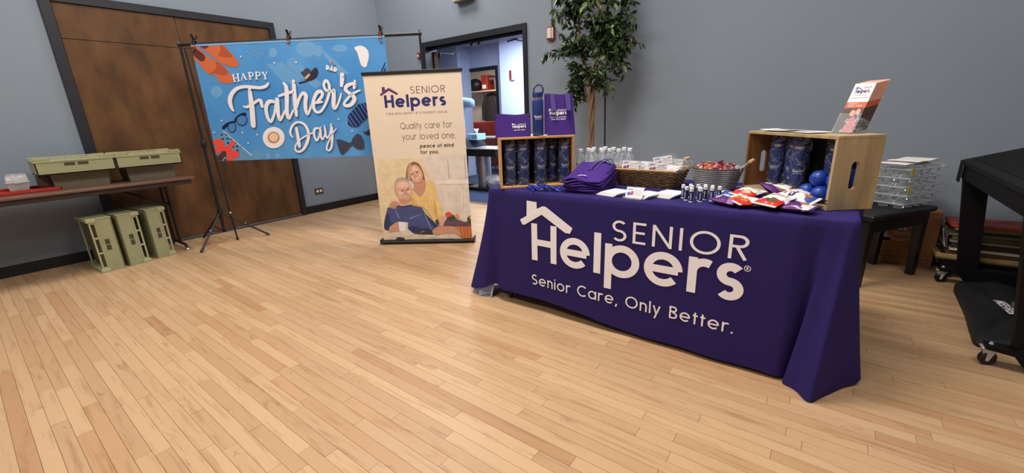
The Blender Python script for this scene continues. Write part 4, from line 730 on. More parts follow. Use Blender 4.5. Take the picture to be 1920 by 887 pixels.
# ================================================================== LEFT: folding table with crates
M_lam = mat('brown_laminate', (104, 74, 60), 0.4, vary=0.1, vscale=5)
M_leg = mat('brown_metal', (52, 36, 30), 0.45, 0.3)
M_chrome = mat('chrome', (200, 200, 204), 0.18, 1.0)
M_sage = mat('sage_plastic', (150, 150, 112), 0.5, vary=0.04)
M_sage2 = mat('sage_plastic_lid', (166, 166, 128), 0.5)
M_bin = mat('taupe_bin', (118, 110, 90), 0.5)
t = thing('folding_table', 'long brown folding table with metal legs in front of the plywood panels', 'table', (-5.155, 0.3, 0))
TZ = 0.728
MB().bx((-0.305, -1.3, TZ-0.022), (0.305, 1.08, TZ), 0.004).build('table_top', M_lam, t, False)
MB().bx((-0.285, -1.28, TZ-0.062), (0.285, 1.05, TZ-0.023), 0.003).build('apron', mat('dark_apron', (48, 34, 30), 0.6), t, False)
for y in (-1.0, 0.93):
    for x in (-0.26, -0.08): MB().tube([(x, y, TZ-0.06), (x, y, 0.05)], 0.014, 10).build('leg', M_leg, t)
    MB().tube([(-0.29, y, 0.015), (-0.26, y, 0.05), (0.07, y, 0.05), (0.11, y, 0.015)], 0.013, 10).build('foot_bar', M_leg, t)
    for x in (-0.285, 0.115): MB().lathe([(0.018, 0), (0.02, 0.012), (0.012, 0.024)], (x, y, 0), 12).build('foot_cap', M_chrome, t)
    MB().tube([(-0.17, y-0.02*(1 if y > 0 else -1), 0.45), (-0.17, y-(0.38 if y > 0 else -0.38), TZ-0.06)], 0.009, 8).build('brace', M_leg, t)
    MB().tube([(-0.26, y, 0.45), (-0.08, y, 0.45)], 0.010, 8).build('cross_bar', M_leg, t)

def pieces(name, boxes, m_, parent):
    for bx_ in boxes: MB().bx(*bx_).build(name, m_, parent, False)
def flat_crate(name_obj, parent_rot, L=0.46, D=0.34, Hh=0.135):
    """folded-down collapsible crate, lying flat: x = depth, y = length, z = height"""
    m = MB(); x, y = D/2, L/2; wl = 0.010
    m.bx((-x, -y, 0.0), (x, y, 0.012), 0.002)
    for s in (-1, 1):
        m.bx((s*x, -y, 0), (s*(x-wl), y, Hh-0.035), 0.002); m.bx((-x, s*y, 0), (x, s*(y-wl), Hh-0.035), 0.002)
        m.bx((s*(x+0.004), -y-0.004, Hh-0.038), (s*(x-0.016), y+0.004, Hh-0.022), 0.003); m.bx((-x, s*(y+0.004), Hh-0.038), (x, s*(y-0.016), Hh-0.022), 0.003)
        m.bx((s*x, -y, Hh-0.022), (s*(x-0.014), -y+0.09, Hh), 0.003); m.bx((s*x, y-0.09, Hh-0.022), (s*(x-0.014), y, Hh), 0.003)
    m.build('crate_body', M_sage, parent_rot, False)
    m = MB(); m.bx((-x+0.02, -y+0.02, Hh-0.05), (x-0.02, y-0.02, Hh-0.03), 0.002); m.build('folded_wall', M_sage2, parent_rot, False)
    for s in (-1, 1):
        pieces('top_rail', [((s*x, -y+0.09, Hh-0.010), (s*(x-0.012), y-0.09, Hh-0.002), 0.001)], M_sage2, parent_rot)
        pieces('rail_post', [((s*x, -y+0.1+k*(L-0.2)/3-0.006, Hh-0.022), (s*(x-0.012), -y+0.1+k*(L-0.2)/3+0.006, Hh-0.0104)) for k in range(4)], M_sage2, parent_rot)
        pieces('grip_recess', [((s*(x+0.0005), k*0.04-0.032, Hh*0.48), (s*(x-0.004), k*0.04+0.032, Hh*0.48+0.026)) for k in (-1, 1)], mat('dark_recess', (66, 62, 44), 0.8), parent_rot)
def bin_(name, lab, loc, W, D, Hh, rz=0):
    t = thing(name, lab, 'bin', loc, rz)
    m = MB()
    def ring(k, z): return [(-D/2*k, -W/2*k, z), (D/2*k, -W/2*k, z), (D/2*k, W/2*k, z), (-D/2*k, W/2*k, z)]
    prof = [(0.93, 0.0), (1.0, Hh), (0.95, Hh), (0.89, 0.006)]
    vs = [p for k, z in prof for p in ring(k, z)]
    fs = [(3, 2, 1, 0)]+[(r*4+i, r*4+(i+1) % 4, r*4+4+(i+1) % 4, r*4+4+i) for r in range(3) for i in range(4)]+[(12, 13, 14, 15)]
    m.add(vs, fs); m.build('tub_body', M_bin, t, False)
    m = MB()
    for s in (-1, 1): m.bx((s*D/2, -W/2-0.008, Hh-0.012), (s*(D/2+0.008), W/2+0.008, Hh), 0.002); m.bx((-D/2-0.008, s*W/2, Hh-0.012), (D/2+0.008, s*(W/2+0.008), Hh), 0.002)
    m.build('rim', M_bin, t, False)
    return t
bin_('storage_bin', 'taupe plastic bin on the brown table, nearer the red tray, under a sage crate', (-5.235, 0.65, TZ), 0.36, 0.31, 0.124)
bin_('storage_bin', 'taupe plastic bin at the tripod end of the brown table, under a sage crate', (-5.235, 1.125, TZ), 0.36, 0.31, 0.124)
t = thing('folded_crate', 'sage green folded crate lying on the bin beside the red tray', 'crate', (-5.17, 0.635, TZ+0.126), 0, 'sage crates lying on the table'); flat_crate('c', t, 0.475)
t = thing('folded_crate', 'sage green folded crate lying on the bin at the table end by the tripod', 'crate', (-5.17, 1.118, TZ+0.126), 0, 'sage crates lying on the table'); flat_crate('c', t, 0.475)

def standing_crate(loc, rz, lab, flip=False):
    """folded crate stood on its long edge: local x = thickness (0..w), y = depth backwards, z up; the front end shows"""
    t = thing('standing_crate', lab, 'crate', loc, rz, 'sage crates standing under the table'); w, d, h = 0.15, 0.34, 0.47
    if flip: cx = lambda a, b: (w-b, w-a)
    else: cx = lambda a, b: (a, b)
    def b(m, xa, xb, ya, yb, za, zb, c=0.002):
        p, q = cx(xa, xb); m.bx((p, ya, za), (q, yb, zb), c)
    # solid shell on the right, open-work rail on the left
    m = MB(); b(m, 0.045, 0.15, 0, 0.012, 0.01, h-0.01); b(m, 0.045, 0.15, d-0.012, d, 0.01, h-0.01); b(m, 0.138, 0.15, 0, d, 0.01, h-0.01); b(m, 0.045, 0.15, 0, d, 0, 0.012); b(m, 0.045, 0.15, 0, d, h-0.012, h)
    m.build('crate_body', M_sage, t, False)
    m = MB(); b(m, 0.03, 0.045, 0.004, d-0.004, 0.0, h)
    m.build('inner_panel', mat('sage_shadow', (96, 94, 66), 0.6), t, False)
    def bp(name, mm_, *l):
        m = MB(); b(m, *l); m.build(name, mm_, t, False)
    bp('side_rail', M_sage2, 0.0, 0.012, 0, 0.014, 0, h); bp('side_rail', M_sage2, 0.036, 0.045, -0.003, 0.014, 0, h); bp('side_rail', M_sage2, 0, 0.012, d-0.014, d, 0, h)
    for k in range(4): bp('rail_rung', M_sage2, 0.012, 0.036, -0.001, 0.014, 0.03+k*(h-0.075)/3, 0.045+k*(h-0.075)/3)
    bp('corner_lug', M_sage2, -0.012, 0.05, -0.008, d+0.004, h-0.03, h+0.004, 0.004); bp('corner_lug', M_sage2, -0.012, 0.05, -0.008, d+0.004, -0.0, 0.03, 0.004); bp('top_edge', M_sage2, 0.05, 0.15, -0.003, d, h-0.006, h+0.003)
    for k in range(2): bp('grip_recess', mat('dark_recess', (66, 62, 44), 0.8), 0.068, 0.098, -0.0015, 0.004, h*0.40+k*0.052, h*0.40+k*0.052+0.044, 0)
    m = MB()
    for i in range(6):
        for k in range(8): b(m, 0.149, 0.1525, 0.02+i*0.053, 0.02+i*0.053+0.04, 0.03+k*0.053, 0.03+k*0.053+0.04, 0)
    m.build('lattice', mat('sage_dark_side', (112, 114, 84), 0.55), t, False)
    return t
standing_crate((-4.90, 0.573, 0), R(93), 'sage green crate on edge under the table, outermost, open rails turned away from the others')
standing_crate((-4.915, 0.755, 0), R(99), 'sage green crate on edge under the table, middle one of the three', True)
standing_crate((-4.965, 0.965, 0), R(103), 'sage green crate on edge under the table, standing apart beside the table leg', True)

M_red = mat('red_tray', (172, 44, 34), 0.45)
t = thing('serving_tray', 'flat red tray on the brown table under clear food boxes', 'tray', (-5.2, 0.31, TZ))
m = MB(); m.bx((-0.18, -0.2, 0), (0.16, 0.2, 0.006), 0.001)
for s in (-1, 1): m.bx((-0.18, s*0.2, 0), (0.16, s*0.192, 0.028), 0.002)
m.bx((0.152, -0.2, 0), (0.16, 0.2, 0.028), 0.002); m.bx((-0.18, -0.2, 0), (-0.172, 0.2, 0.028), 0.002)
m.build('tray_body', M_red, t, False)
F_clam = film('clamshell_plastic', (244, 236, 230), 0.4, 0.5, 40, 0.34)
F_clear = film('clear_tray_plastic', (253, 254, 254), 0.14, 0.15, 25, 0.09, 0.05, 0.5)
def clamshell(lab, loc, W, D, Hh, rz=0):
    t = thing('food_box', lab, 'box', loc, rz, 'clear food boxes on the left table')
    m = MB(); m.lathe([(0.50, 0.0), (0.60, Hh*0.48), (0.66, Hh*0.5)], n=4, sx=D*1.1, sy=W*1.1); m.T = None; o = m.build('base', F_clam, t, False); o.rotation_euler = (0, 0, PI/4) if False else (0, 0, 0)
    o.data.transform(Matrix.Rotation(PI/4, 4, 'Z'))
    m = MB(); m.lathe([(0.66, Hh*0.52), (0.60, Hh*0.56), (0.52, Hh), (0.0, Hh)], n=4, sx=D*1.1, sy=W*1.1); o = m.build('lid', F_clam, t, False); o.data.transform(Matrix.Rotation(PI/4, 4, 'Z'))
    m = MB(); m.bx((D*0.46, -0.02, Hh*0.46), (D*0.55, 0.02, Hh*0.55)); m.build('tab', F_clam, t, False)
    return t
clamshell('clear clamshell food box standing on the red tray', (-5.11, 0.285, TZ+0.03), 0.13, 0.13, 0.115)
clamshell('clear clamshell food box on the bare table beyond the red tray', (-5.06, 0.075, TZ+0.001), 0.13, 0.13, 0.12)
clamshell('second clear food box behind the one on the red tray', (-5.28, 0.30, TZ+0.03), 0.13, 0.13, 0.115)
m = MB(); m.bx((-5.27, 0.40, TZ+0.031), (-5.14, 0.465, TZ+0.115), 0.004); mono('brown_packet', m, mat('brown_packet', (92, 70, 62), 0.6), 'small brown packet on the red tray beside the bin', 'packet')

# ================================================================== FATHER'S DAY BANNER ON ITS STAND
BA = Vector((-4.955, 1.645)); BANG = 0.61296; bdir = Vector((math.cos(BANG), math.sin(BANG))); bn = Vector((bdir.y, -bdir.x))   # bn faces the room
def stand(lab, u, footang, tall):
    p = BA+bdir*u
    t = thing('tripod_stand', lab, 'stand', (p.x, p.y, 0), 0, 'tripod stands of the big banner')
    MB().tube([(0, 0, 0.10), (0, 0, 1.0)], 0.0145, 12).build('lower_tube', M_black, t)
    MB().tube([(0, 0, 1.0), (0, 0, 1.925)], 0.011, 12).build('upper_tube', M_black, t)
    MB().lathe([(0.022, 0), (0.024, 0.02), (0.024, 0.05), (0.018, 0.07)], (0, 0, 0.98), 14).build('clamp_collar', M_black, t)
    MB().tube([(0.0, 0.0, 1.01), (0.045, 0.0, 1.01)], 0.011, 8).build('clamp_knob', M_black, t)
    MB().lathe([(0.024, 0), (0.026, 0.02), (0.022, 0.04)], (0, 0, 0.29), 14).build('leg_hub', M_black, t)
    MB().lathe([(0.02, 0), (0.02, 0.03)], (0, 0, 0.10), 12).build('slide_hub', M_black, t)
    for a in footang:
        c, s = math.cos(a), math.sin(a); Rr = 0.40
        l = MB().tube([(c*0.02, s*0.02, 0.30), (c*Rr, s*Rr, 0.012)], 0.0095, 8).build('leg', M_black, t)
        MB().tube([(c*(Rr-0.03), s*(Rr-0.03), 0.033), (c*(Rr+0.006), s*(Rr+0.006), 0.0075)], 0.0125, 8).build('rubber_foot', M_black, l)
        MB().tube([(c*0.02, s*0.02, 0.115), (c*0.205, s*0.205, 0.16)], 0.006, 6).build('strut', M_black, t)
        MB().sphere((c*0.205, s*0.205, 0.168), 0.008, 8, 6).build('rivet', M_chrome, t)
    return t
a0 = math.atan2(1.944-1.577, -4.85+5.05)
stand('black tripod of the blue banner in front of the plywood panels', -0.118, (a0, a0-R(112), a0+R(130)), True)
stand('black tripod of the blue banner hidden behind the roll-up banner', 2.162, (R(123), R(243), R(3)), True)
p = BA+bdir*(-0.06)
t = thing('spare_pole', 'thin black spare pole beside the tripod at the plywood panels', 'pole', (p.x, p.y+0.02, 0))
MB().tube([(0.02, 0.03, 0.0), (0.0, 0.0, 0.95), (-0.02, -0.03, 1.9)], 0.008, 8).build('tube', M_black, t); MB().sphere((0.015, 0.02, 0.30), 0.012, 8, 6).build('joint', M_chrome, t); MB().lathe([(0.012, 0), (0.012, 0.03)], (0.02, 0.03, 0), 8).build('end_cap', M_black, t)
bar = thing('banner_crossbar', 'black horizontal bar carrying the blue banner', 'bar', (BA.x, BA.y, 1.93), BANG)
MB().tube([(-0.135, 0.0, 0), (1.0, 0, 0.0)], 0.0125, 10).build('tube_half', M_black, bar); MB().tube([(1.0, 0, 0), (2.18, 0, 0)], 0.0145, 10).build('tube_half', M_black, bar)
for u in (-0.12, 2.162): MB().tube([(u, 0, -0.02), (u, 0, 0.035)], 0.008, 8).build('wing_screw', M_chrome, bar)

M_blue = mat('banner_blue', (66, 138, 204), 0.55, rgb2=(92, 156, 210), vscale=1.8, spec=0.3)
PC = dict(ltblue=(104, 160, 208), ltblue2=(110, 164, 208), dotblue=(98, 152, 198), shoe=(206, 106, 64), shoe2=(178, 84, 52), shoedark=(92, 48, 46), hat=(44, 42, 54), hat2=(70, 66, 80), tan=(206, 176, 128), white=(238, 232, 232), white2=(214, 206, 204), navy=(26, 40, 92), red=(236, 78, 66), ink=(24, 26, 48), lens=(74, 130, 186), gift=(96, 150, 188), cream=(236, 200, 160), slate=(62, 64, 82),
 p_wall=(230, 206, 166), p_win=(226, 212, 194), p_line=(222, 198, 156), p_grey=(176, 164, 150), p_grey2=(220, 206, 188), p_sill=(240, 226, 206), p_hair=(138, 104, 76), p_hair2=(196, 162, 126), p_skin=(224, 172, 144), p_skin2=(204, 148, 120), p_skin3=(238, 196, 172), p_yellow=(234, 198, 130), p_yellow2=(214, 172, 102), p_dark=(70, 56, 50), p_beige=(222, 202, 172), p_blue=(76, 84, 128), p_blue2=(112, 122, 164), p_blue3=(54, 60, 98), p_orange=(206, 122, 72), p_orange2=(164, 86, 48), p_purple=(104, 78, 90), p_green=(70, 78, 50), p_flower=(236, 152, 72))
def pm(k): return mat('print_'+k, PC[k], 0.55, spec=0.3, vary=0.10 if k[:2] == 'p_' else 0.0, vscale=14)
def print_mesh(items, fmap, parent, step=0.00012):
    off = 0.0
    for n, c, pl in items:
        off += step
        MB().poly([fmap(u, v, off) for u, v in pl]).build(n, pm(c), parent, False)
    return off
bz0, bz1, BW = 0.843, 1.922, 1.838
ban = thing('party_banner', "blue Father's Day banner with white script lettering hung on the stand", 'banner', (BA.x, BA.y, 0), BANG)
def bmap(u, v, off=0.0): return (u, -0.016-off, v)
m = MB(); m.bx((0, -0.0158, bz0), (BW, -0.014, bz1)); m.build('fabric', M_blue, ban, False)
m = MB(); m.bx((0, -0.018, bz1-0.012), (BW, -0.0125, bz1+0.004)); m.build('hem', mat('banner_hem', (120, 170, 212), 0.6), ban, False)
def clipb(pl): return [(min(max(u, 0.001), BW-0.001), min(max(v, bz0+0.001), bz1-0.013)) for u, v in pl]
items = [(n, c, clipb(crom(pl, 4) if sm else pl)) for n, c, sm, pl in BANNER_PRINT]
off = print_mesh(items, bmap, ban, 0.0001)
M_print_white = pm('white'); M_shadow = pm('navy')
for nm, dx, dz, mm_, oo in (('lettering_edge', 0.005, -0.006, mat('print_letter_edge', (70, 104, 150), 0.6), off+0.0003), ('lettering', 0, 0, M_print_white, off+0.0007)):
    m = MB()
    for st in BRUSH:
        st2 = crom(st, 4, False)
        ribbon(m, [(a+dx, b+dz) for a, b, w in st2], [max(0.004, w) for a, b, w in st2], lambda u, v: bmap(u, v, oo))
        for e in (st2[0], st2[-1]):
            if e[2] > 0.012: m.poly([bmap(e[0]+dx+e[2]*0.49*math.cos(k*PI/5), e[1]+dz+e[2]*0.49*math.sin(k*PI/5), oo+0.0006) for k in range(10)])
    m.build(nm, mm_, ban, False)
m = MB()
for st in HAPPY: ribbon(m, [(a, b) for a, b, w in st], [max(0.003, w) for a, b, w in st], lambda u, v: bmap(u, v, off+0.0007))
m.build('small_lettering', M_print_white, ban, False)
m = MB(); al = math.atan2(1.651-1.678, 1.351-1.256)
def dmap(u, v): return bmap(1.252+u*math.cos(al)-v*math.sin(al), 1.668+u*math.sin(al)+v*math.cos(al), off+0.0007)
write(m, 'DAD', 0, 0.105, -0.012, 0.042, 0.3, dmap, 0.1); m.build('dad_lettering', M_print_white, ban, False)
m = MB(); write(m, 'MY', 0.062, 0.092, 0.036, 0.012, 0.25, dmap, 0.1); write(m, 'I', 0.03, 0.033, 0.036, 0.012, 0.25, dmap, 0.1); m.build('tiny_lettering', pm('ink'), ban, False)
for u, v in ((0.022, 1.884), (1.803, 1.877), (0.024, 0.896), (1.80, 0.87)):
    m = MB(); m.tube([(u+0.011*math.cos(k*PI/6), -0.0185-off, v+0.011*math.sin(k*PI/6)) for k in range(13)], 0.0035, 6, cap=False); m.build('grommet', mat('dull_steel', (120, 120, 124), 0.35, 0.8), ban)
for u, lab in ((0.03, 'black spring clip over the brown shoes holding the blue banner'), (0.935, 'black spring clip midway along the blue banner top'), (1.80, 'black spring clip on the blue banner top above the pale shape')):
    p = BA+bdir*u; t = thing('spring_clip', lab, 'clip', (p.x, p.y, 1.93), BANG, 'spring clips along the banner')
    for s in (-1, 1): MB().box((0, s*0.02, 0.005), (0.03, 0.006, 0.06), 0.002, (s*0.25, 0, 0)).build('jaw', M_black, t, False)
    for s in (-1, 1): MB().box((0.006, s*0.022, 0.055), (0.022, 0.006, 0.06), 0.002, (-s*0.45, 0, 0)).build('handle', M_black, t, False)
    MB().tube([(-0.018, 0, 0.028), (0.022, 0, 0.028)], 0.008, 8).build('spring', M_chrome, t)
    MB().bx((-0.014, -0.034, -0.028), (0.014, -0.022, -0.012), 0.002).build('pad', mat('orange_pad', (222, 120, 70), 0.6), t, False)

# ================================================================== ROLL-UP BANNER
RU = thing('roll_up_banner', 'cream roll-up banner with a printed couple and purple house logo', 'banner', (-3.43, 2.38, 0), 0.584)
M_cream = mat('cream_banner', (232, 214, 190), 0.55, vary=0.02, vscale=1.5, spec=0.3)
m = MB(); m.bx((-0.01, -0.035, 0.012), (0.915, 0.075, 0.036), 0.008); m.build('base_cassette', M_black, RU, False)
for x in (0.12, 0.78): MB().bx((x-0.03, -0.03, 0.0), (x+0.03, 0.12, 0.012), 0.003).build('foot', M_black, RU, False)
for x in (-0.012, 0.905): MB().bx((x, -0.04, 0.008), (x+0.012, 0.08, 0.052), 0.004).build('end_cap', M_black, RU, False)
MB().bx((0.012, 0.006, 0.036), (0.893, 0.0075, 1.572)).build('sheet', M_cream, RU, False)
MB().bx((0.0, -0.006, 1.562), (0.905, 0.018, 1.592), 0.005).build('top_rail', M_black, RU, False)
MB().tube([(0.45, 0.045, 0.03), (0.45, 0.035, 1.57)], 0.009, 8).build('support_pole', M_black, RU)
def rmap(u, v, off=0.0): return (u, 0.0058-off, v)
def clipr(pl): return [(min(max(u, 0.013), 0.892), max(v, 0.038)) for u, v in pl]
items = [(n, c, clipr(crom(pl, 4) if sm else pl)) for n, c, sm, pl in ROLLUP_PRINT]
print_mesh(items, rmap, RU, 0.00012)
M_plum = mat('print_plum', (92, 42, 92), 0.55); M_ink = mat('print_indigo', (42, 36, 104), 0.55); M_brown = mat('print_umber', (98, 74, 40), 0.55)
m = MB(); m.poly([rmap(u, v, 0.0004) for u, v in ROLLUP_ROOF]); m.build('house_logo', M_plum, RU, False)
m = MB(); write(m, 'Helpers', 0.18, 0.74, 1.283, 0.108, 0.2, lambda u, v: rmap(u, v, 0.0004), 0.1); m.build('logo_word', M_ink, RU, False)
m = MB(); write(m, 'SENIOR', 0.425, 0.74, 1.396, 0.060, 0.085, lambda u, v: rmap(u, v, 0.0004), 0.22); m.build('logo_small_word', M_plum, RU, False)
m = MB(); write(m, "Care and comfort at a moment's notice.", 0.183, 0.747, 1.220, 0.024, 0.09, lambda u, v: rmap(u, v, 0.0004), 0.16); m.build('tagline', M_plum, RU, False)
m = MB()
write(m, 'Quality care for', 0.30, 0.78, 1.092, 0.056, 0.085, lambda u, v: rmap(u, v, 0.0004), 0.14); write(m, 'your loved one,', 0.306, 0.806, 0.996, 0.056, 0.085, lambda u, v: rmap(u, v, 0.0004), 0.14); m.build('slogan', M_brown, RU, False)
m = MB()
write(m, 'peace of mind', 0.464, 0.778, 0.919, 0.034, 0.19, lambda u, v: rmap(u, v, 0.0004), 0.14, shear=0.16); write(m, 'for you.', 0.461, 0.634, 0.863, 0.034, 0.19, lambda u, v: rmap(u, v, 0.0004), 0.14, shear=0.16); m.build('bold_slogan', mat('print_dark_umber', (66, 52, 30), 0.55), RU, False)

# ================================================================== PERSON AND COUNTER IN THE HALLWAY
def skin(name, verts, edges, rad, m, parent, sub=2):
    me = bpy.data.meshes.new(name); me.from_pydata(verts, edges, []); o = bpy.data.objects.new(name, me); COL.objects.link(o)
    o.modifiers.new('Skin', 'SKIN'); me.skin_vertices[0].data[0].use_root = True
    for i, r in enumerate(rad): me.skin_vertices[0].data[i].radius = r if isinstance(r, tuple) else (r, r)
    s = o.modifiers.new('Sub', 'SUBSURF'); s.levels = sub; s.render_levels = sub
    dg = bpy.context.evaluated_depsgraph_get(); nm = bpy.data.meshes.new_from_object(o.evaluated_get(dg))
    o.modifiers.clear(); o.data = nm; nm.materials.append(m); nm.polygons.foreach_set('use_smooth', [True]*len(nm.polygons))
    o.parent = parent; return o
def joined(name, objs, parent):
    mb = MB(); mats = []
    for o in objs:
        mm_ = o.data.materials[0]
        if mm_ not in mats: mats.append(mm_)
        mb.add([tuple(v.co) for v in o.data.vertices], [tuple(p.vertices) for p in o.data.polygons], mats.index(mm_)); bpy.data.objects.remove(o)
    return mb.build(name, mats, parent, True, 80)
M_skin = mat('skin', (198, 146, 120), 0.6)
pe = thing('person', 'person in light blue shirt and jeans in the hallway, elbow raised beside the counter', 'person', (-5.02, 5.2, 0), R(-12))
hd = (0.0, 0.02, 1.62)
bv = [(0, 0, 0.95), (0, 0, 1.12), (0, 0, 1.30), (0, 0, 1.42), (0, 0.01, 1.50), (0, 0.03, 1.60), (0, 0.03, 1.70),
      (0.17, 0, 1.41), (0.44, 0.02, 1.375), (0.22, 0.12, 1.385), (0.12, 0.15, 1.37), (-0.17, 0, 1.41), (-0.23, 0.0, 1.14), (-0.24, 0.08, 0.93), (-0.24, 0.10, 0.87),
      (0.09, 0, 0.90), (0.105, 0.01, 0.48), (0.11, -0.02, 0.08), (0.11, 0.12, 0.04), (-0.09, 0, 0.90), (-0.105, 0.01, 0.48), (-0.11, -0.02, 0.08), (-0.11, 0.12, 0.04)]
be = [(0, 1), (1, 2), (2, 3), (3, 4), (4, 5), (5, 6), (3, 7), (7, 8), (8, 9), (9, 10), (3, 11), (11, 12), (12, 13), (13, 14), (0, 15), (15, 16), (16, 17), (17, 18), (0, 19), (19, 20), (20, 21), (21, 22)]
br = [(0.15, 0.11), (0.14, 0.10), (0.16, 0.11), (0.12, 0.09), 0.055, (0.078, 0.095), (0.07, 0.085), 0.045, 0.038, 0.034, 0.03, 0.045, 0.045, 0.034, 0.03, 0.085, 0.062, 0.045, 0.035, 0.085, 0.062, 0.045, 0.035]
parts = [skin('b', bv, be, br, M_skin, None)]
for hx, hy, hz, sd in ((0.10, 0.155, 1.365, 1), (-0.24, 0.08, 0.85, -1)):
    fvs = [(hx, hy, hz), (hx, hy+0.05, hz)]; fed = [(0, 1)]; fr = [0.026, 0.03]
    for k, (dx, L) in enumerate(((-0.027, 0.062), (-0.009, 0.072), (0.009, 0.068), (0.027, 0.052))):
        i = len(fvs); fvs += [(hx+dx, hy+0.08, hz), (hx+dx, hy+0.08+L*0.6, hz-0.008), (hx+dx, hy+0.08+L, hz-0.03)]; fed += [(1, i), (i, i+1), (i+1, i+2)]; fr += [0.0095, 0.0088, 0.008]
    i = len(fvs); fvs += [(hx-sd*0.04, hy+0.04, hz-0.008), (hx-sd*0.06, hy+0.075, hz-0.014)]; fed += [(0, i), (i, i+1)]; fr += [0.012, 0.0095]
    parts.append(skin('h', fvs, fed, fr, M_skin, None, 1))
m = MB(); m.sphere((0, 0.125, 1.645), 0.016, 10, 7, sc=(0.8, 1.2, 1.4)); m.sphere((0.078, 0.03, 1.65), 0.03, 10, 7, sc=(0.4, 0.8, 1.1)); m.sphere((-0.078, 0.03, 1.65), 0.03, 10, 7, sc=(0.4, 0.8, 1.1)); parts.append(m.build('n', M_skin))
joined('body', parts, pe)
m = MB()
for s in (-1, 1): m.sphere((s*0.032, 0.112, 1.672), 0.011, 10, 7)
m.build('eyes', mat('eye_dark', (46, 34, 30), 0.3), pe)
m = MB(); m.sphere((0, 0.112, 1.598), 0.024, 10, 7, sc=(1, 0.35, 0.28)); m.build('mouth', mat('lip', (168, 96, 88), 0.5), pe)
m = MB(); m.sphere((0, 0.005, 1.70), 0.105, 18, 12, sc=(0.86, 1.0, 0.88)); m.build('hair', mat('grey_hair', (110, 104, 100), 0.8), pe)
M_shirt = mat('light_blue_shirt', (132, 172, 222), 0.75, bump=0.3, scale=14)
skin('shirt', [(0, 0, 0.93), (0, 0, 1.12), (0, 0, 1.30), (0, 0, 1.42), (0, 0.01, 1.475), (0.17, 0, 1.41), (0.44, 0.02, 1.375), (0.22, 0.12, 1.385), (-0.17, 0, 1.41), (-0.23, 0.0, 1.14), (-0.24, 0.07, 0.96)],
     [(0, 1), (1, 2), (2, 3), (3, 4), (3, 5), (5, 6), (6, 7), (3, 8), (8, 9), (9, 10)], [(0.17, 0.13), (0.16, 0.12), (0.178, 0.13), (0.14, 0.11), 0.068, 0.080, 0.076, 0.056, 0.078, 0.062, 0.048], M_shirt, pe)
M_jean = mat('blue_jeans', (44, 60, 92), 0.85, bump=0.3, scale=20)
skin('jeans', [(0, 0, 0.97), (0, 0, 0.92), (0.09, 0, 0.86), (0.105, 0.01, 0.48), (0.11, -0.02, 0.09), (-0.09, 0, 0.86), (-0.105, 0.01, 0.48), (-0.11, -0.02, 0.09)],
     [(0, 1), (1, 2), (2, 3), (3, 4), (1, 5), (5, 6), (6, 7)], [(0.165, 0.125), (0.16, 0.125), 0.10, 0.08, 0.068, 0.10, 0.08, 0.068], M_jean, pe)
for s in (-1, 1): MB().sphere((s*0.11, 0.06, 0.045), 0.055, 14, 8, sc=(0.95, 2.4, 0.85)).build('shoe', M_black, pe)

t = thing('pedestal_counter', 'black topped counter on a silver column in the hallway by the person', 'counter', (-4.62, 5.36, 0), R(0))
m = MB(); m.lathe([(0.115, 0.05), (0.115, 0.56)], n=24); m.build('column', mat('brushed_silver', (176, 180, 186), 0.32, 0.85, vary=0.1, stretch=(8, 8, 0.5)), t)
MB().bx((-0.26, -0.24, 0.0), (0.36, 0.26, 0.05), 0.012).build('base_plate', M_black, t, False)
MB().bx((-0.30, -0.26, 0.56), (0.46, 0.28, 0.66), 0.015).build('top_body', M_black, t, False)
MB().bx((-0.18, -0.27, 0.665), (0.47, 0.28, 0.685), 0.004).build('silver_rim', mat('brushed_silver', (176, 180, 186), 0.32, 0.85), t, False)
m = MB(); m.add([(-0.30, -0.26, 0.66), (-0.12, -0.26, 0.66), (-0.24, -0.26, 0.80), (-0.30, -0.26, 0.80), (-0.30, 0.28, 0.66), (-0.12, 0.28, 0.66), (-0.24, 0.28, 0.80), (-0.30, 0.28, 0.80)], [(0, 1, 2, 3), (7, 6, 5, 4), (0, 4, 5, 1), (1, 5, 6, 2), (2, 6, 7, 3), (3, 7, 4, 0)]); m.build('sloped_panel', M_black, t, False)
MB().tube([(-0.115, -0.262, 0.67), (-0.23, -0.262, 0.805)], 0.006, 6).build('panel_edge', mat('brushed_silver', (176, 180, 186), 0.32, 0.85), t)
t = thing('tissue_box', 'pale blue box with a white tissue on the black counter by the person', 'box', (-4.84, 5.40, 0.802))
MB().bx((-0.07, -0.11, 0), (0.16, 0.11, 0.10), 0.006).build('carton', mat('pale_blue_card', (150, 186, 214), 0.7), t, False)
m = MB(); m.grid(lambda u, v: (0.05+0.05*(u-0.5)*(1+v), 0.03*math.sin(u*9)*v, 0.10+0.08*v), 8, 4); m.build('tissue', mat('off_white', (214, 208, 200), 0.7), t)
MB().bx((0.05, -0.113, 0.02), (0.15, -0.11, 0.08)).build('front_print', mat('print_blue_soft', (104, 150, 190), 0.7), t, False)
F_bag = film('thin_poly_bag', (232, 234, 238), 0.35, 0.9, 28, 0.45)
rb = random.Random(3)
m = MB()
def fn(u, v):
    a = u*2*PI; k = 1+0.12*math.sin(5*a+v*7)+0.06*math.sin(11*a); rr = math.sin(PI*min(0.97, max(0.12, v)))**0.6
    return (-4.38+0.17*rr*k*math.cos(a), 5.30+0.12*rr*k*math.sin(a), 0.055+0.19*v+0.01*math.sin(7*a)*v)
m.grid(fn, 28, 10); mono('plastic_bag', m, F_bag, 'crumpled clear plastic bag lying on the base of the black counter', 'bag')

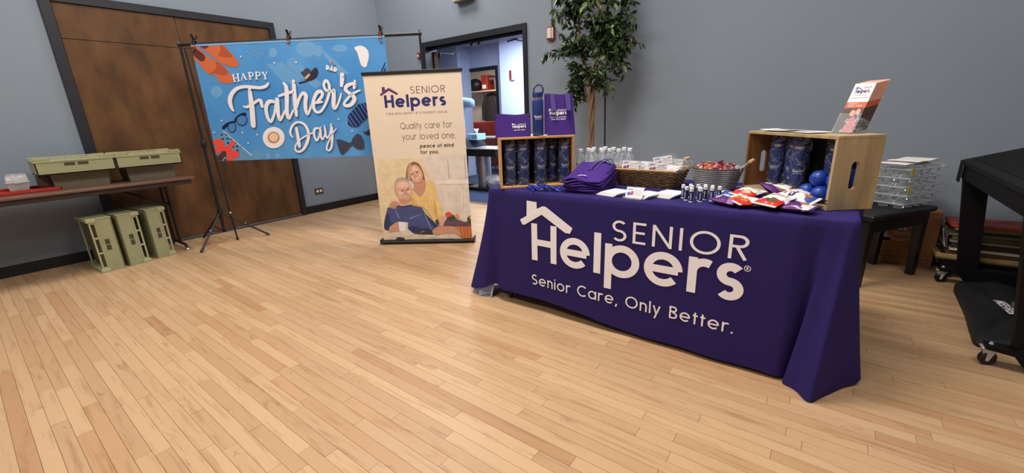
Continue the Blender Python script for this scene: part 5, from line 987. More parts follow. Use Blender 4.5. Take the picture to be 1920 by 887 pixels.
# ================================================================== MAIN TABLE
TX0, TX1, TY0, TY1, TT = -1.70, 0.13, 1.985, 2.76, 0.748
t = thing('display_table', 'folding table under the purple cloth, one black leg showing at the left', 'table', ((TX0+TX1)/2, (TY0+TY1)/2, 0))
hx, hy = (TX1-TX0)/2-0.02, (TY1-TY0)/2-0.02
MB().bx((-hx, -hy, TT-0.045), (hx, hy, TT-0.0035), 0.008).build('table_top', mat('grey_plastic_top', (150, 150, 150), 0.6), t, False)
for sx in (-1, 1):
    for sy in (-1, 1): MB().tube([(sx*(hx-0.115), sy*(hy-0.06), TT-0.045), (sx*(hx-0.085), sy*(hy-0.045), 0)], 0.0145, 10).build('leg', M_black, t)
M_cloth = mat('purple_cloth', (44, 34, 95), 0.8, bump=0.05, scale=260, spec=0.2)
tc = thing('tablecloth', 'deep purple cloth with white house logo draped over the display table', 'tablecloth', (0, 0, 0))
def fy(x, z):      # y of the hanging front of the cloth
    k = (TT-z)/TT
    return TY0-0.004-0.012*k+0.0035*k*math.sin(x*9+1)+0.002*k*math.sin(x*23)
CT = [  # top point on the table edge -> bottom point of the hem
 ((-1.70, 2.76), (-1.76, 2.80, .05)), ((-1.70, 2.55), (-1.79, 2.56, .04)), ((-1.70, 2.35), (-1.79, 2.36, .05)), ((-1.70, 2.16), (-1.87, 2.17, .035)),
 ((-1.70, 2.05), (-1.91, 2.03, .04)), ((-1.697, 2.01), (-1.88, 1.97, .040)), ((-1.69, 1.992), (-1.81, 1.952, .050)), ((-1.67, 1.987), (-1.735, 1.95, .075)), ((-1.63, 1.985), (-1.672, 1.995, .10)),
 ((-1.58, 1.985), (-1.60, 1.968, .082)), ((-1.50, 1.985), (-1.51, None, .082)), ((-1.30, 1.985), (-1.30, None, .080)), ((-1.10, 1.985), (-1.10, None, .070)), ((-.90, 1.985), (-.90, None, .046)), ((-.70, 1.985), (-.70, None, .026)), ((-.5, 1.985), (-.5, None, .027)), ((-.3, 1.985), (-.3, None, .022)), ((-.15, 1.985), (-.155, None, .024)),
 ((-.05, 1.985), (-.06, None, .018)), ((.01, 1.985), (.005, 2.035, .010)), ((.05, 1.985), (-.034, 1.962, .004)), ((.08, 1.986), (.015, 1.93, .003)), ((.105, 1.988), (.068, 1.868, .003)),
 ((.12, 1.995), (.115, 1.94, .004)), ((.127, 2.01), (.18, 2.05, .012)), ((.13, 2.03), (.236, 2.125, .02)), ((.13, 2.08), (.225, 2.20, .04)), ((.13, 2.2), (.165, 2.28, .05)), ((.13, 2.4), (.18, 2.42, .05)), ((.13, 2.6), (.16, 2.6, .05)), ((.13, 2.76), (.17, 2.80, .05)),
 ((-.4, 2.76), (-.4, 2.79, .05)), ((-1.0, 2.76), (-1.0, 2.79, .05))]
ctl = []
for (a, b), (c, d, e) in CT: ctl.append((a, b, c, fy(c, e) if d is None else d, e))
ring = crom(ctl, 6); NR = len(ring); rows = []
cxm, cym = (TX0+TX1)/2, (TY0+TY1)/2
def at_ring(i, s): return ring[i]
rows.append([(a+(0.012 if a < cxm else -0.012), b+(0.012 if b < cym else -0.012), TT) for a, b, c, d, e in ring])
rows.append([(a+(0.004 if a < cxm else -0.004), b+(0.004 if b < cym else -0.004), TT-0.0025) for a, b, c, d, e in ring])
NV = 22
for j in range(NV+1):
    s = j/NV; r = []
    for a, b, c, d, e in ring:
        z = (TT-0.011)*(1-s)+e*s; flare = math.hypot(c-a, d-b); k = s if flare < 0.06 else s**1.15
        x = a+(c-a)*k; yv = b+(d-b)*k
        front = -1.56 < c < -0.05 and d < 2.1
        if front: yv = fy(x, z) if s > 0.02 else TY0-0.003
        r.append((x, yv, z))
    rows.append(r)
m = MB(); vs = [p for r in rows for p in r]; fs = []
for j in range(len(rows)-1):
    for i in range(NR): fs.append((j*NR+i, j*NR+(i+1) % NR, (j+1)*NR+(i+1) % NR, (j+1)*NR+i))
fs.append(tuple(range(NR))); m.add(vs, fs)
m.build('cloth', M_cloth, tc, True, ang=60)
M_white_print = mat('white_logo_print', (250, 246, 248), 0.7, spec=0.2)
def tmap(u, v): return (u, fy(u, v)-0.0022, v)
m = MB(); XH[0] = 0.78; write(m, 'Helpers', -1.363, -0.226, 0.333, 0.228, 0.168, tmap, 0.10, split=True); XH[0] = 0.74; m.build('logo_word', M_white_print, tc, False)
m = MB(); write(m, 'SENIOR', -0.853, -0.228, 0.531, 0.110, 0.108, tmap, 0.25, split=True); m.build('logo_small_word', M_white_print, tc, False)
m = MB(); write(m, 'Senior Care, Only Better.', -1.366, -0.248, 0.173, 0.066, 0.12, tmap, 0.17, split=True); m.build('logo_tagline', M_white_print, tc, False)
q = []
for i in range(len(TABLE_ROOF)):
    a, b = TABLE_ROOF[i-1], TABLE_ROOF[i]
    for k in range(3): q.append((a[0]+(b[0]-a[0])*k/3, a[1]+(b[1]-a[1])*k/3))
m = MB(); m.poly([tmap(u, v) for u, v in q]); m.build('house_logo', M_white_print, tc, False)
m = MB(); ribbon(m, arc(-0.222, 0.496, 0.012, 0.012, 0, 360), 0.003, tmap); write(m, 'R', -0.226, -0.218, 0.490, 0.012, 0.2, tmap); m.build('registered_mark', M_white_print, tc, False)
M_lining = mat('pale_lining', (172, 180, 208), 0.8, spec=0.2)
m = MB()
def fn(u, v): return (-1.86+0.165*u, 1.965+0.02*u+0.020*math.sin(u*11)*(1-v)+0.035*v, 0.004+0.13*v)
m.grid(fn, 22, 8); m.build('lining', M_lining, tc); m = MB()
m.grid(lambda u, v: (0.035+0.03*u, 1.925-0.035*u+0.012*math.sin(9*u+4*v), 0.003+0.035*v), 8, 6)
m.build('lining', M_lining, tc)
m = MB(); m.grid(lambda u, v: (-1.55+0.20*u, 2.28+0.16*v, 0.004+0.06*abs(math.sin(u*5+v*3))*(0.3+v)), 14, 10); mono('red_bag', m, mat('red_fabric', (150, 34, 36), 0.7), 'scrap of red fabric bag on the floor under the purple cloth', 'bag')

def TL(name, lab, cat, x, y, z, rz=0, group=None): return thing(name, lab, cat, (x, y, z), rz, group)
Z0 = TT+0.001
# ---- bamboo crate with bottles
M_bamboo = mat('bamboo', (214, 164, 104), 0.5, rgb2=(196, 144, 88), vscale=5, stretch=(2, 2, 14))
M_dark_in = mat('dark_purple_felt', (34, 22, 52), 0.9)
CB = (-1.576, 1.974); CBA = 0.727; cbx = Vector((math.cos(CBA), math.sin(CBA))); cby = Vector((-math.sin(CBA), math.cos(CBA)))
def inb(x, y): p = Vector(CB)+cbx*x+cby*y; return p.x, p.y
cr = TL('bamboo_crate', 'shallow pale bamboo crate on its side holding five wrapped bottles', 'crate', CB[0], CB[1], Z0, CBA)
W, D, H, T = 0.451, 0.19, 0.302, 0.012
for n, a, b in (('bottom_board', (0, 0, 0), (W, D, T)), ('top_board', (0, 0, H-T), (W, D, H)), ('side_board', (0, 0, T), (T, D, H-T)), ('side_board', (W-T, 0, T), (W, D, H-T))):
    MB().bx(a, b, 0.0015).build(n, M_bamboo, cr, False)
MB().bx((T, D-0.008, T), (W-T, D-0.002, H-T)).build('back_panel', M_dark_in, cr, False)
M_navy = mat('navy_bottle', (30, 52, 122), 0.42); M_navy2 = mat('navy_cap', (22, 38, 100), 0.4); M_steel = mat('steel_band', (206, 196, 190), 0.25, 0.9)
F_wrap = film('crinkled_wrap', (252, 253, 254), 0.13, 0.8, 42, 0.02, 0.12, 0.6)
def bottle(lab, x, y, z, rz, wrap=True, handle=False, group='navy bottles in clear wrap', proto=[None, None]):
    k = 0 if wrap else 1
    if proto[k] is not None: return dup(proto[k], (x, y, z), rz, lab, group)
    t = thing('water_flask', lab, 'bottle', (x, y, z), rz, group if wrap else None)
    MB().lathe([(0.0, 0), (0.030, 0.0), (0.0325, 0.005), (0.0335, 0.10), (0.0345, 0.195), (0.032, 0.206), (0.027, 0.210)], n=24).build('flask_body', M_navy, t)
    MB().lathe([(0.027, 0.210), (0.0275, 0.222), (0.026, 0.2225)], n=24).build('neck_band', M_steel, t)
    MB().lathe([(0.0305, 0.2225), (0.031, 0.244), (0.028, 0.250), (0.0, 0.250)], n=24).build('cap', M_navy2, t)
    mm_ = MB(); rr = 0.0342
    def cm(u, v): return (rr*math.sin(u/rr)*1.012, -rr*math.cos(u/rr)*1.012, v)
    small_logo(mm_, -0.022, 0.024, 0.105, cm); mm_.build('logo_print', M_white_print, t, False)
    if handle: MB().tube([(-0.024, 0, 0.24), (-0.02, 0.0, 0.272), (0.0, 0, 0.292), (0.026, 0.0, 0.286), (0.034, 0, 0.262), (0.029, 0, 0.238)], 0.0045, 8).build('carry_loop', M_navy2, t)
    if wrap:
        rg = random.Random(5); ph = [rg.random()*6 for _ in range(6)]
        def fn(u, v):
            a = u*2*PI; r = 0.0385+0.003*math.sin(3*a+ph[0]+6*v)+0.002*math.sin(7*a+ph[1]-9*v)+0.0015*math.sin(13*a+ph[2]+15*v)
            if v > 0.86: r *= 1-(v-0.86)*2.2*(0.8+0.3*math.sin(2*a))
            return (r*math.cos(a), r*math.sin(a), 0.001+0.272*v+(0.006*math.sin(5*a) if v > 0.9 else 0))
        mm_ = MB(); mm_.grid(fn, 40, 18); mm_.build('plastic_sleeve', F_wrap, t)
    proto[k] = t; return t
for x, y, r, lab in ((0.064, 0.062, -0.05, 'wrapped navy bottle in the bamboo crate, leftmost'), (0.146, 0.062, 0.1, 'wrapped navy bottle in the bamboo crate, second from the left'), (0.252, 0.058, 0.0, 'wrapped navy bottle at the middle front of the bamboo crate, wrap peaked on top'), (0.334, 0.125, 0.3, 'wrapped navy bottle set back in the bamboo crate, half hidden'), (0.402, 0.060, -0.1, 'wrapped navy bottle in the bamboo crate, rightmost')):
    p = inb(x, y); bottle(lab, p[0], p[1], Z0+T+0.001, CBA+r)
ZC = Z0+H+0.001
p = inb(0.242, 0.062); bottle('unwrapped navy bottle with carry loop standing on top of the bamboo crate', p[0], p[1], ZC, CBA-0.1, False, True)
M_tote = mat('purple_tote', (68, 40, 122), 0.75, bump=0.06, scale=40, spec=0.2)
def soft_bag(name, lab, cat, x0, x1, y, h, th, lean, logo, handles, skew=0.0):
    p = inb(x0, y); t = thing(name, lab, cat, (p[0], p[1], ZC), CBA); W = x1-x0
    def side(sgn):
        def fn(u, v):
            b = th*(1-v*0.75)*math.sin(PI*u)**0.5+0.004*math.sin(u*7+v*5)*v
            return (W*u+skew*v*(u-0.5), lean*v+(b if sgn > 0 else -0.35*b), h*v+0.004*math.sin(u*6+1)*v)
        return fn
    m = MB(); m.grid(side(1), 14, 12); m.grid(side(-1), 14, 12)
    m.build('bag_body', M_tote, t)
    m = MB(); m.grid(lambda u, v: (W*u+skew*(u-0.5), lean-0.003-0.002*v, h+0.004*math.sin(u*6+1)-0.016*v), 14, 2); m.build('hem', mat('purple_hem', (62, 36, 110), 0.75), t)
    sf = side(-1)
    def cm(u, v):
        a = sf(max(0, min(1, u/W)), max(0, min(1, v/h))); return (u+skew*(v/h)*(u/W-0.5), a[1]-0.0022, v)
    m = MB(); small_logo(m, *logo, cm, tagline=handles); m.build('logo_print', M_white_print, t, False)
    if handles:
        for u in (0.22, 0.70):
            m = MB(); m.grid(lambda a, b: (W*u+0.028*a, sf(u, 1-b*0.95)[1]-0.0015, h*(1-0.42*b)+0.003), 3, 10); m.build('handle_strap', mat('purple_hem', (62, 36, 110), 0.75), t)
    return t
soft_bag('cooler_bag', 'small wide purple bag with white logo lying low on the bamboo crate top', 'bag', -0.017, 0.197, 0.05, 0.132, 0.05, 0.02, (0.102, 0.184, 0.052), False)
soft_bag('tote_bag', 'tall purple tote bag with white logo on the bamboo crate, beside the unwrapped bottle', 'bag', 0.279, 0.468, 0.05, 0.238, 0.045, 0.045, (0.030, 0.140, 0.118), True, -0.02)
m = MB(); m.grid(lambda u, v: (-0.06+0.12*u, 0.02*v-0.01+0.006*math.sin(9*u), 0.004*math.sin(6*u+2*v)+0.006), 8, 3); o = m.build('crumpled_wrap', film('thin_poly_bag', (232, 234, 238), 0.35, 0.9, 28, 0.45)); p = inb(0.24, 0.012); o.location = (p[0], p[1], ZC); tag(o, 'scrap of clear wrap on the front edge of the bamboo crate top', 'wrap')

# ---- pens
pen0 = None; rp_ = random.Random(21)
for k in range(16):
    u = k/15; x = -1.405+0.20*u+rp_.uniform(-0.006, 0.006); y = 2.035+0.05*u+rp_.uniform(-0.016, 0.012); z = Z0+0.006+(0.010 if k % 3 == 1 else 0)+(0.018 if k in (5, 6, 9) else 0); rz = R(-42+rp_.uniform(-16, 16)); rx = R(rp_.uniform(-3, 6))
    lab = 'blue pen in the heap of pens in front of the bamboo crate'
    if pen0 is None:
        t = pen0 = thing('pen', lab, 'pen', (x, y, z), rz, 'blue pens before the bamboo crate')
        def along(prof, n, name, mm_):
            b = MB().lathe(prof, n=10); b.T = None; o = b.build(name, mm_, t); o.data.transform(Matrix.Rotation(PI/2, 4, 'Y')); return o
        along([(0.005, -0.055), (0.0055, -0.01), (0.0055, 0.045), (0.004, 0.052)], 10, 'barrel', mat('pen_blue', (30, 52, 168), 0.3))
        along([(0.004, 0.052), (0.0012, 0.068)], 10, 'tip', M_steel); along([(0.0035, -0.066), (0.0035, -0.055)], 8, 'push_button', M_steel)
        MB().bx((-0.05, -0.002, 0.005), (-0.012, 0.002, 0.0075)).build('clip', M_steel, t, False)
    else: dup(pen0, (x, y, z), None, lab, None, (0, rx, rz))

# ---- stack of folded totes
ts = (-1.085, 2.19); tr = R(10)
for k in range(7):
    lab = ['folded purple tote at the bottom of the folded stack', 'folded purple tote, second from the bottom of the stack', 'folded purple tote, third from the bottom of the stack', 'folded purple tote, fourth up in the stack', 'folded purple tote, third from the top of the stack', 'folded purple tote just under the top one of the stack', 'folded purple tote on top of the stack, white logo and handles showing'][k]
    t = thing('folded_tote', lab, 'bag', (ts[0]+0.004*math.sin(k*2), ts[1]+0.003*math.cos(k*3), Z0+0.010*k), tr+0.04*math.sin(k*1.7), 'folded purple totes')
    def fn(u, v, k=k):
        lift = 0.011*(k/6)*(6*v**1.6)+0.012*(k/6)*math.sin(u*PI*1.0+0.5)+0.006*math.sin(u*8+v*3+k)*(k/6)
        return (-0.115+0.21*u+0.02*v, -0.14+0.26*v+0.008*math.sin(u*6+k), lift)
    m = MB()
    m.grid(lambda u, v: (fn(u, v)[0], fn(u, v)[1], fn(u, v)[2]+0.0095), 12, 10); m.grid(fn, 12, 10)
    m.grid(lambda u, v: (fn(u, 0)[0], fn(u, 0)[1]-0.004*math.sin(PI*v), fn(u, 0)[2]+0.0095*v), 12, 3)
    for e in (0, 1): m.grid(lambda u, v, e=e: (fn(e, u)[0]+(1 if e else -1)*0.003*math.sin(PI*v), fn(e, u)[1], fn(e, u)[2]+0.0095*v), 10, 3)
    m.grid(lambda u, v: (fn(u, 1)[0], fn(u, 1)[1], fn(u, 1)[2]+0.0095*v), 12, 1)
    m.build('folded_body', M_tote if k == 6 else mat('purple_tote_dark', (60, 36, 110), 0.78, spec=0.2), t)
    if k == 6:
        for off in (0, 0.03):
            m = MB(); m.tube([(-0.02+off, 0.02, fn(0.5, 0.6)[2]+0.012), (0.0+off, 0.09, fn(0.5, 0.85)[2]+0.02), (0.05+off, 0.12, fn(0.7, 1)[2]+0.026), (0.10+off*0.3, 0.09, fn(0.9, 0.9)[2]+0.02), (0.10, 0.0, fn(0.95, 0.5)[2]+0.013)], 0.010, 8, flat=0.25); m.build('handle_strap', mat('purple_hem', (62, 36, 110), 0.75), t)
        m = MB(); m.poly([(-0.05+0.055*a/0.36, -0.10+0.05*b/0.34, fn(0.35, 0.2)[2]+0.0125) for a, b in HOUSE]); m.build('logo_print', M_white_print, t, False)
t = thing('black_buckle', 'small black and clear buckle tag right of the folded totes', 'tag', (-1.005, 2.325, Z0)); MB().bx((-0.014, -0.004, 0), (0.014, 0.004, 0.045), 0.003).build('buckle', F_clear if False else M_black, t, False); MB().bx((-0.01, -0.0055, 0.008), (0.01, -0.004, 0.036)).build('window', mat('off_white', (214, 208, 200), 0.7), t, False)

# ---- water bottles
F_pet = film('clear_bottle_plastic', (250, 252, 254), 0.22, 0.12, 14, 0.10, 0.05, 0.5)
wb0 = None
WBN = ['front row, against the bamboo crate', 'middle row, next to the bamboo crate', 'front row, second from the bamboo crate', 'back row, next to the bamboo crate', 'middle row, second from the bamboo crate', 'front row, farthest from the bamboo crate', 'back row, second from the bamboo crate', 'middle row, third from the bamboo crate', 'back row, third from the bamboo crate', 'middle row, next to the wicker basket', 'back row, fourth from the bamboo crate', 'back row, touching the wicker basket end']
WB = [(-1.285, 2.44), (-1.262, 2.51), (-1.205, 2.445), (-1.262, 2.585), (-1.190, 2.545), (-1.135, 2.445), (-1.205, 2.635), (-1.118, 2.515), (-1.130, 2.60), (-1.052, 2.50), (-1.062, 2.61), (-1.005, 2.56)]
for k, (x, y) in enumerate(WB):
    lab = 'clear water bottle behind the folded totes, '+WBN[k]
    if wb0 is None:
        t = wb0 = thing('plastic_water_bottle', lab, 'bottle', (x, y, Z0), 0, 'clear water bottles behind the totes')
        prof = [(0.0, 0.004), (0.024, 0.0), (0.029, 0.006)]
        for i in range(6): prof += [(0.0295, 0.012+i*0.011), (0.0275, 0.0175+i*0.011)]
        prof += [(0.0295, 0.080), (0.0295, 0.128), (0.028, 0.140), (0.021, 0.162), (0.0135, 0.178), (0.012, 0.190)]
        MB().lathe(prof, n=20).build('bottle_shell', F_pet, t)
        MB().lathe([(0.0145, 0.186), (0.0148, 0.203), (0.013, 0.205), (0, 0.205)], n=18).build('screw_cap', mat('white_cap', (236, 238, 242), 0.5), t)
        m = MB(); m.lathe([(0.0298, 0.086), (0.0298, 0.124)], n=20)
        m.build('paper_label', film('pale_label', (214, 222, 238), 0.1, 0.1, 5, 0.8), t)
        m = MB(); r0 = 0.0302
        cm = lambda u, v: (r0*math.sin(u/r0), -r0*math.cos(u/r0), v)
        for a in (-0.5, 1.6, 3.7): m.poly([cm(a*r0+0.010*math.cos(i*PI/6), 0.106+0.010*math.sin(i*PI/6)) for i in range(12)]); m.poly([cm(a*r0+0.018+dx, 0.098+dz) for dx, dz in ((0, 0), (0.014, 0), (0.014, 0.004), (0, 0.004))]); m.poly([cm(a*r0+0.018+dx, 0.108+dz) for dx, dz in ((0, 0), (0.014, 0), (0.014, 0.006), (0, 0.006))])
        m.build('label_print', mat('label_blue', (104, 128, 180), 0.6), t, False)
    else: dup(wb0, (x, y, Z0), k*0.7, lab)

# ---- wicker basket with packets
bk = TL('wicker_basket', 'brown wicker basket full of white card packets', 'basket', -0.84, 2.475, Z0, R(-3))
M_wick = wicker_material(); rw = random.Random(4)
bw, bd, tw, td, bh = 0.315, 0.17, 0.375, 0.235, 0.097
m = MB(); NRW = 12
for k in range(NRW):
    f = (k+0.5)/NRW; w = bw+(tw-bw)*f; d = bd+(td-bd)*f; z = bh*f; pts = []
    cor = [(-w/2, -d/2), (w/2, -d/2), (w/2, d/2), (-w/2, d/2)]; c = 0
    for i in range(4):
        a, b = cor[i], cor[(i+1) % 4]; n = 14 if i % 2 == 0 else 8
        for j in range(n):
            q = j/n; nx, ny = (b[1]-a[1]), -(b[0]-a[0]); L = math.hypot(nx, ny); s = (0.0035 if (j+k) % 2 else -0.0025)
            pts.append((a[0]+(b[0]-a[0])*q+nx/L*s, a[1]+(b[1]-a[1])*q+ny/L*s, z+rw.uniform(-0.001, 0.001)))
    pts.append(pts[0]); m.tube(pts, bh/NRW*0.62, 6, cap=False)
m.build('weave', M_wick, bk)
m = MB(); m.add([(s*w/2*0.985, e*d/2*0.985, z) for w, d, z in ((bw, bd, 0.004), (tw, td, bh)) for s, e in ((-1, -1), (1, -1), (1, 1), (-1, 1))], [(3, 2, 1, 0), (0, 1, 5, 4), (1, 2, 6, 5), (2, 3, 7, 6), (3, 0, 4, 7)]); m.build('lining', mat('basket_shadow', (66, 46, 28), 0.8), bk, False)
m = MB(); m.tube([(s*tw/2, e*td/2, bh+0.002) for s, e in ((-1, -1), (1, -1), (1, 1), (-1, 1), (-1, -1))], 0.0065, 8); m.build('rim', mat('pale_cane', (186, 146, 92), 0.6), bk)
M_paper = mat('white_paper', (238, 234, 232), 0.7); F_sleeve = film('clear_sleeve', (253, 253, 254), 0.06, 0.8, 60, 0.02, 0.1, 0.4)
M_pinkish = mat('pink_treats', (206, 120, 100), 0.6, rgb2=(240, 220, 200), vscale=30); M_redl = mat('card_red', (196, 74, 66), 0.6); M_bluel = mat('card_blue', (86, 100, 176), 0.6); M_greyl = mat('card_grey', (150, 146, 150), 0.6)
def card_print(m, W, H, y):
    f = lambda u, v: (u, y, v)
    m.poly([f(-W*0.32+0.010*math.cos(i*PI/7), H*0.38+0.010*math.sin(i*PI/7)) for i in range(14)], None, 0)
    m.poly([f(-W*0.2+a, H*0.24+b) for a, b in ((0, 0), (0.012, 0.001), (0.013, 0.022), (-0.002, 0.022))], None, 1)
    m.poly([f(-W*0.42+a, H*0.78+b) for a, b in ((0, 0), (W*0.30, 0), (W*0.30, 0.004), (0, 0.004))], None, 0)
    for k in range(4): m.poly([f(W*0.0+a, H*(0.72-0.15*k)+b) for a, b in ((0, 0), (W*0.42, 0), (W*0.42, 0.0018), (0, 0.0018))], None, 2)
def packet(lab, x, y, z, rz, rx, printed=True, dark=False):
    t = thing('card_packet', lab, 'packet', (x, y, z), rz, None if printed else 'packets in the wicker basket', rot=(rx, 0, rz)); W, H = 0.105, 0.062
    MB().bx((-W/2, -0.001, 0), (W/2, 0.001, H)).build('card', M_paper, t, False)
    if printed: m = MB(); card_print(m, W, H, -0.0016); m.build('card_print', [M_bluel, M_redl, M_greyl], t, False)
    m = MB(); m.grid(lambda u, v: (-W/2-0.01+(W+0.035)*u, 0.014+0.009*math.sin(PI*u)*math.sin(PI*v)+0.003*math.sin(9*u+7*v), -0.004+(H+0.012)*v), 10, 8); m.grid(lambda u, v: (-W/2-0.01+(W+0.035)*u, -0.003-0.002*math.sin(11*u+5*v), -0.004+(H+0.014)*v), 10, 8); m.build('sleeve', F_sleeve, t)
    m = MB()
    rr = random.Random(int(x*1000))
    for i in range(5): m.sphere((-W*0.35+W*0.18*i, 0.010, 0.015+rr.random()*0.028), 0.009, 8, 6)
    m.build('sweets', mat('dark_sweet', (72, 30, 40), 0.5) if dark else M_pinkish, t)
    return t
bxm, bym = -0.84, 2.475
packet('white card packet with logo at the front left of the wicker basket', bxm-0.095, bym-0.085, Z0+0.085, R(-4), R(-14))
packet('white card packet with logo at the front right of the wicker basket', bxm+0.065, bym-0.09, Z0+0.080, R(2), R(-10))
packet('white card packet tilted highest at the right of the wicker basket', bxm+0.075, bym-0.01, Z0+0.108, R(6), R(-12)).rotation_euler = (R(-12), R(-10), R(6))
packet('plain white packet lying flat at the back middle of the basket', bxm-0.03, bym-0.005, Z0+0.098, R(-4), R(-62), False)
packet('plain white packet at the left end of the basket', bxm-0.135, bym+0.0, Z0+0.078, R(10), R(-55), False)
packet('packet with dark sweets at the right corner of the basket', bxm+0.125, bym-0.055, Z0+0.066, R(-32), R(-25), False, True)
packet('packet standing at the back right corner of the basket', bxm+0.12, bym+0.03, Z0+0.09, R(-10), R(-10), False)
packet('packet half hidden between the two front logo packets', bxm-0.01, bym-0.065, Z0+0.078, R(15), R(-20), False)

# ---- card stacks in front of the basket
ORD = ['bottom', 'second from the bottom', 'third from the bottom', 'fourth from the bottom', 'fifth from the bottom', 'sixth from the bottom', 'seventh from the bottom', 'eighth from the bottom']
def stack(n, where, x, y, rz, W, D, sx, sy, logo=False):
    for k in range(n):
        t = thing('card', 'white card, %s of the stack %s' % ('topmost' if k == n-1 else ORD[k], where), 'card', (x+sx*k, y+sy*k, Z0+0.0024*k), rz, 'white cards '+where)
        MB().bx((-W/2, -D/2, 0), (W/2, D/2, 0.0020)).build('sheet', M_paper, t, False)
        if k == n-1:
            m = MB(); f = lambda u, v: (u, v, 0.0024)
            m.poly([f(a, b+D*0.22) for a, b in ((-W*0.12, 0), (W*0.2, 0), (W*0.2, 0.004), (-W*0.12, 0.004))]); m.build('heading', M_greyl, t, False)
stack(7, 'beside the folded totes', -0.915, 2.10, R(-14), 0.115, 0.125, 0.0035, 0.002)
stack(7, 'behind the small card holder', -0.745, 2.105, R(-16), 0.10, 0.125, 0.0035, 0.002)
stack(8, 'nearest the lip balms', -0.652, 2.165, R(-12), 0.115, 0.125, 0.0035, 0.002)
t = thing('card_holder', 'clear holder showing a small logo card in front of the middle card stack', 'holder', (-0.77, 2.035, Z0), R(-4))
m = MB(); m.box((0, 0.012, 0.028), (0.096, 0.002, 0.062), 0, (R(-28), 0, 0)); m.bx((-0.048, -0.02, 0), (0.048, 0.03, 0.002)); m.bx((-0.048, -0.022, 0), (0.048, -0.020, 0.014)); m.build('acrylic', F_clear, t, False)
c = MB(); c.bx((-0.045, -0.001, 0), (0.045, 0.001, 0.056)); o = c.build('logo_card', M_paper, t, False); o.location = (0, -0.004, 0.003); o.rotation_euler = (R(-28), 0, 0)
c = MB(); card_print(c, 0.09, 0.056, -0.0015); o2 = c.build('card_print', [M_bluel, M_redl, M_greyl], o, False)

# ---- galvanised tub with sweets
tb = TL('metal_tub', 'ribbed grey metal tub of sweets with two wooden handles', 'tub', -0.465, 2.385, Z0, R(-4))
M_galv = mat('galvanised_metal', (150, 147, 146), 0.42, 0.6, vary=0.15, vscale=4)
prof = []
for i in range(53):
    f = i/52; prof.append((0.088+0.038*f+0.0026*math.sin(f*2*PI*13), 0.128*f))
prof = [(0.0, 0.001)]+prof+[(0.129, 0.130), (0.129, 0.133), (0.123, 0.131), (0.10, 0.05), (0.0, 0.05)]
MB().lathe(prof, n=40, sx=1.0, sy=0.92).build('tub_body', M_galv, tb, True, 80)
for s in (-1, 1):
    MB().tube([(s*0.122, -0.05, 0.115), (s*0.126, -0.045, 0.135), (s*0.156, -0.032, 0.168), (s*0.156, 0.032, 0.168), (s*0.126, 0.045, 0.135), (s*0.122, 0.05, 0.115)], 0.0026, 6).build('wire_bail', M_steel, tb)
    MB().tube([(s*0.157, -0.030, 0.168), (s*0.157, 0.030, 0.168)], 0.0085, 10).build('wooden_grip', mat('pale_grip_wood', (214, 186, 146), 0.5), tb)
cm_ = [mat('sweet_'+n, c, 0.3, rgb2=c2, vscale=50) for n, c, c2 in (('orange', (238, 112, 60), (250, 190, 160)), ('pink', (230, 130, 120), (245, 215, 205)), ('plum', (110, 34, 66), (170, 90, 110)), ('violet', (96, 70, 150), (200, 180, 220)), ('red', (200, 50, 52), (240, 170, 150)))]
rc_ = random.Random(8); protos = {}
names = ('orange', 'pink', 'plum', 'violet', 'red')
for k in range(44):
    a = rc_.random()*2*PI; rr = 0.098*math.sqrt(rc_.random()); x = rr*math.cos(a); y = rr*math.sin(a)*0.9
    ci = rc_.choice((0, 1, 1, 4, 2)) if x < 0 else rc_.choice((1, 2, 2, 3, 4)); z = Z0+0.106+0.024*(1-(rr/0.1)**2)+rc_.random()*0.008
    lab = 'wrapped %s sweet in the ribbed metal tub' % names[ci]; pos = (tb.location.x+x, tb.location.y+y, z); rot = (rc_.random()*2, rc_.random()*2, rc_.random()*6)
    if ci not in protos:
        t = protos[ci] = thing('wrapped_sweet', lab, 'sweet', pos, 0, 'wrapped sweets in the tub', rot)
        MB().sphere((0, 0, 0), 0.011, 10, 7, sc=(1.4, 1, 0.8)).build('centre', cm_[ci], t)
        m = MB()
        for s in (-1, 1): m.lathe([(0.003, 0.0), (0.011, 0.014)], n=8)
        m2 = MB()
        for s in (-1, 1):
            vs = [(s*0.014, 0.003*math.cos(i*PI/4), 0.003*math.sin(i*PI/4)) for i in range(8)]+[(s*0.028, (0.010+0.003*(i % 2))*math.cos(i*PI/4), 0.007*math.sin(i*PI/4)) for i in range(8)]
            m2.add(vs, [(i, (i+1) % 8, 8+(i+1) % 8, 8+i) for i in range(8)])
        m2.build('twist_ends', cm_[ci], t)
    else: dup(protos[ci], pos, None, lab, None, rot)
m = MB(); m.grid(lambda u, v: (-0.625+0.09*u, 2.30+0.14*v, Z0+0.001+0.03*abs(math.sin(u*4+v*3))*v), 12, 10); mono('black_pouch', m, mat('black_cloth', (26, 24, 28), 0.8), 'crumpled black cloth pouch between the wicker basket and the metal tub', 'pouch')

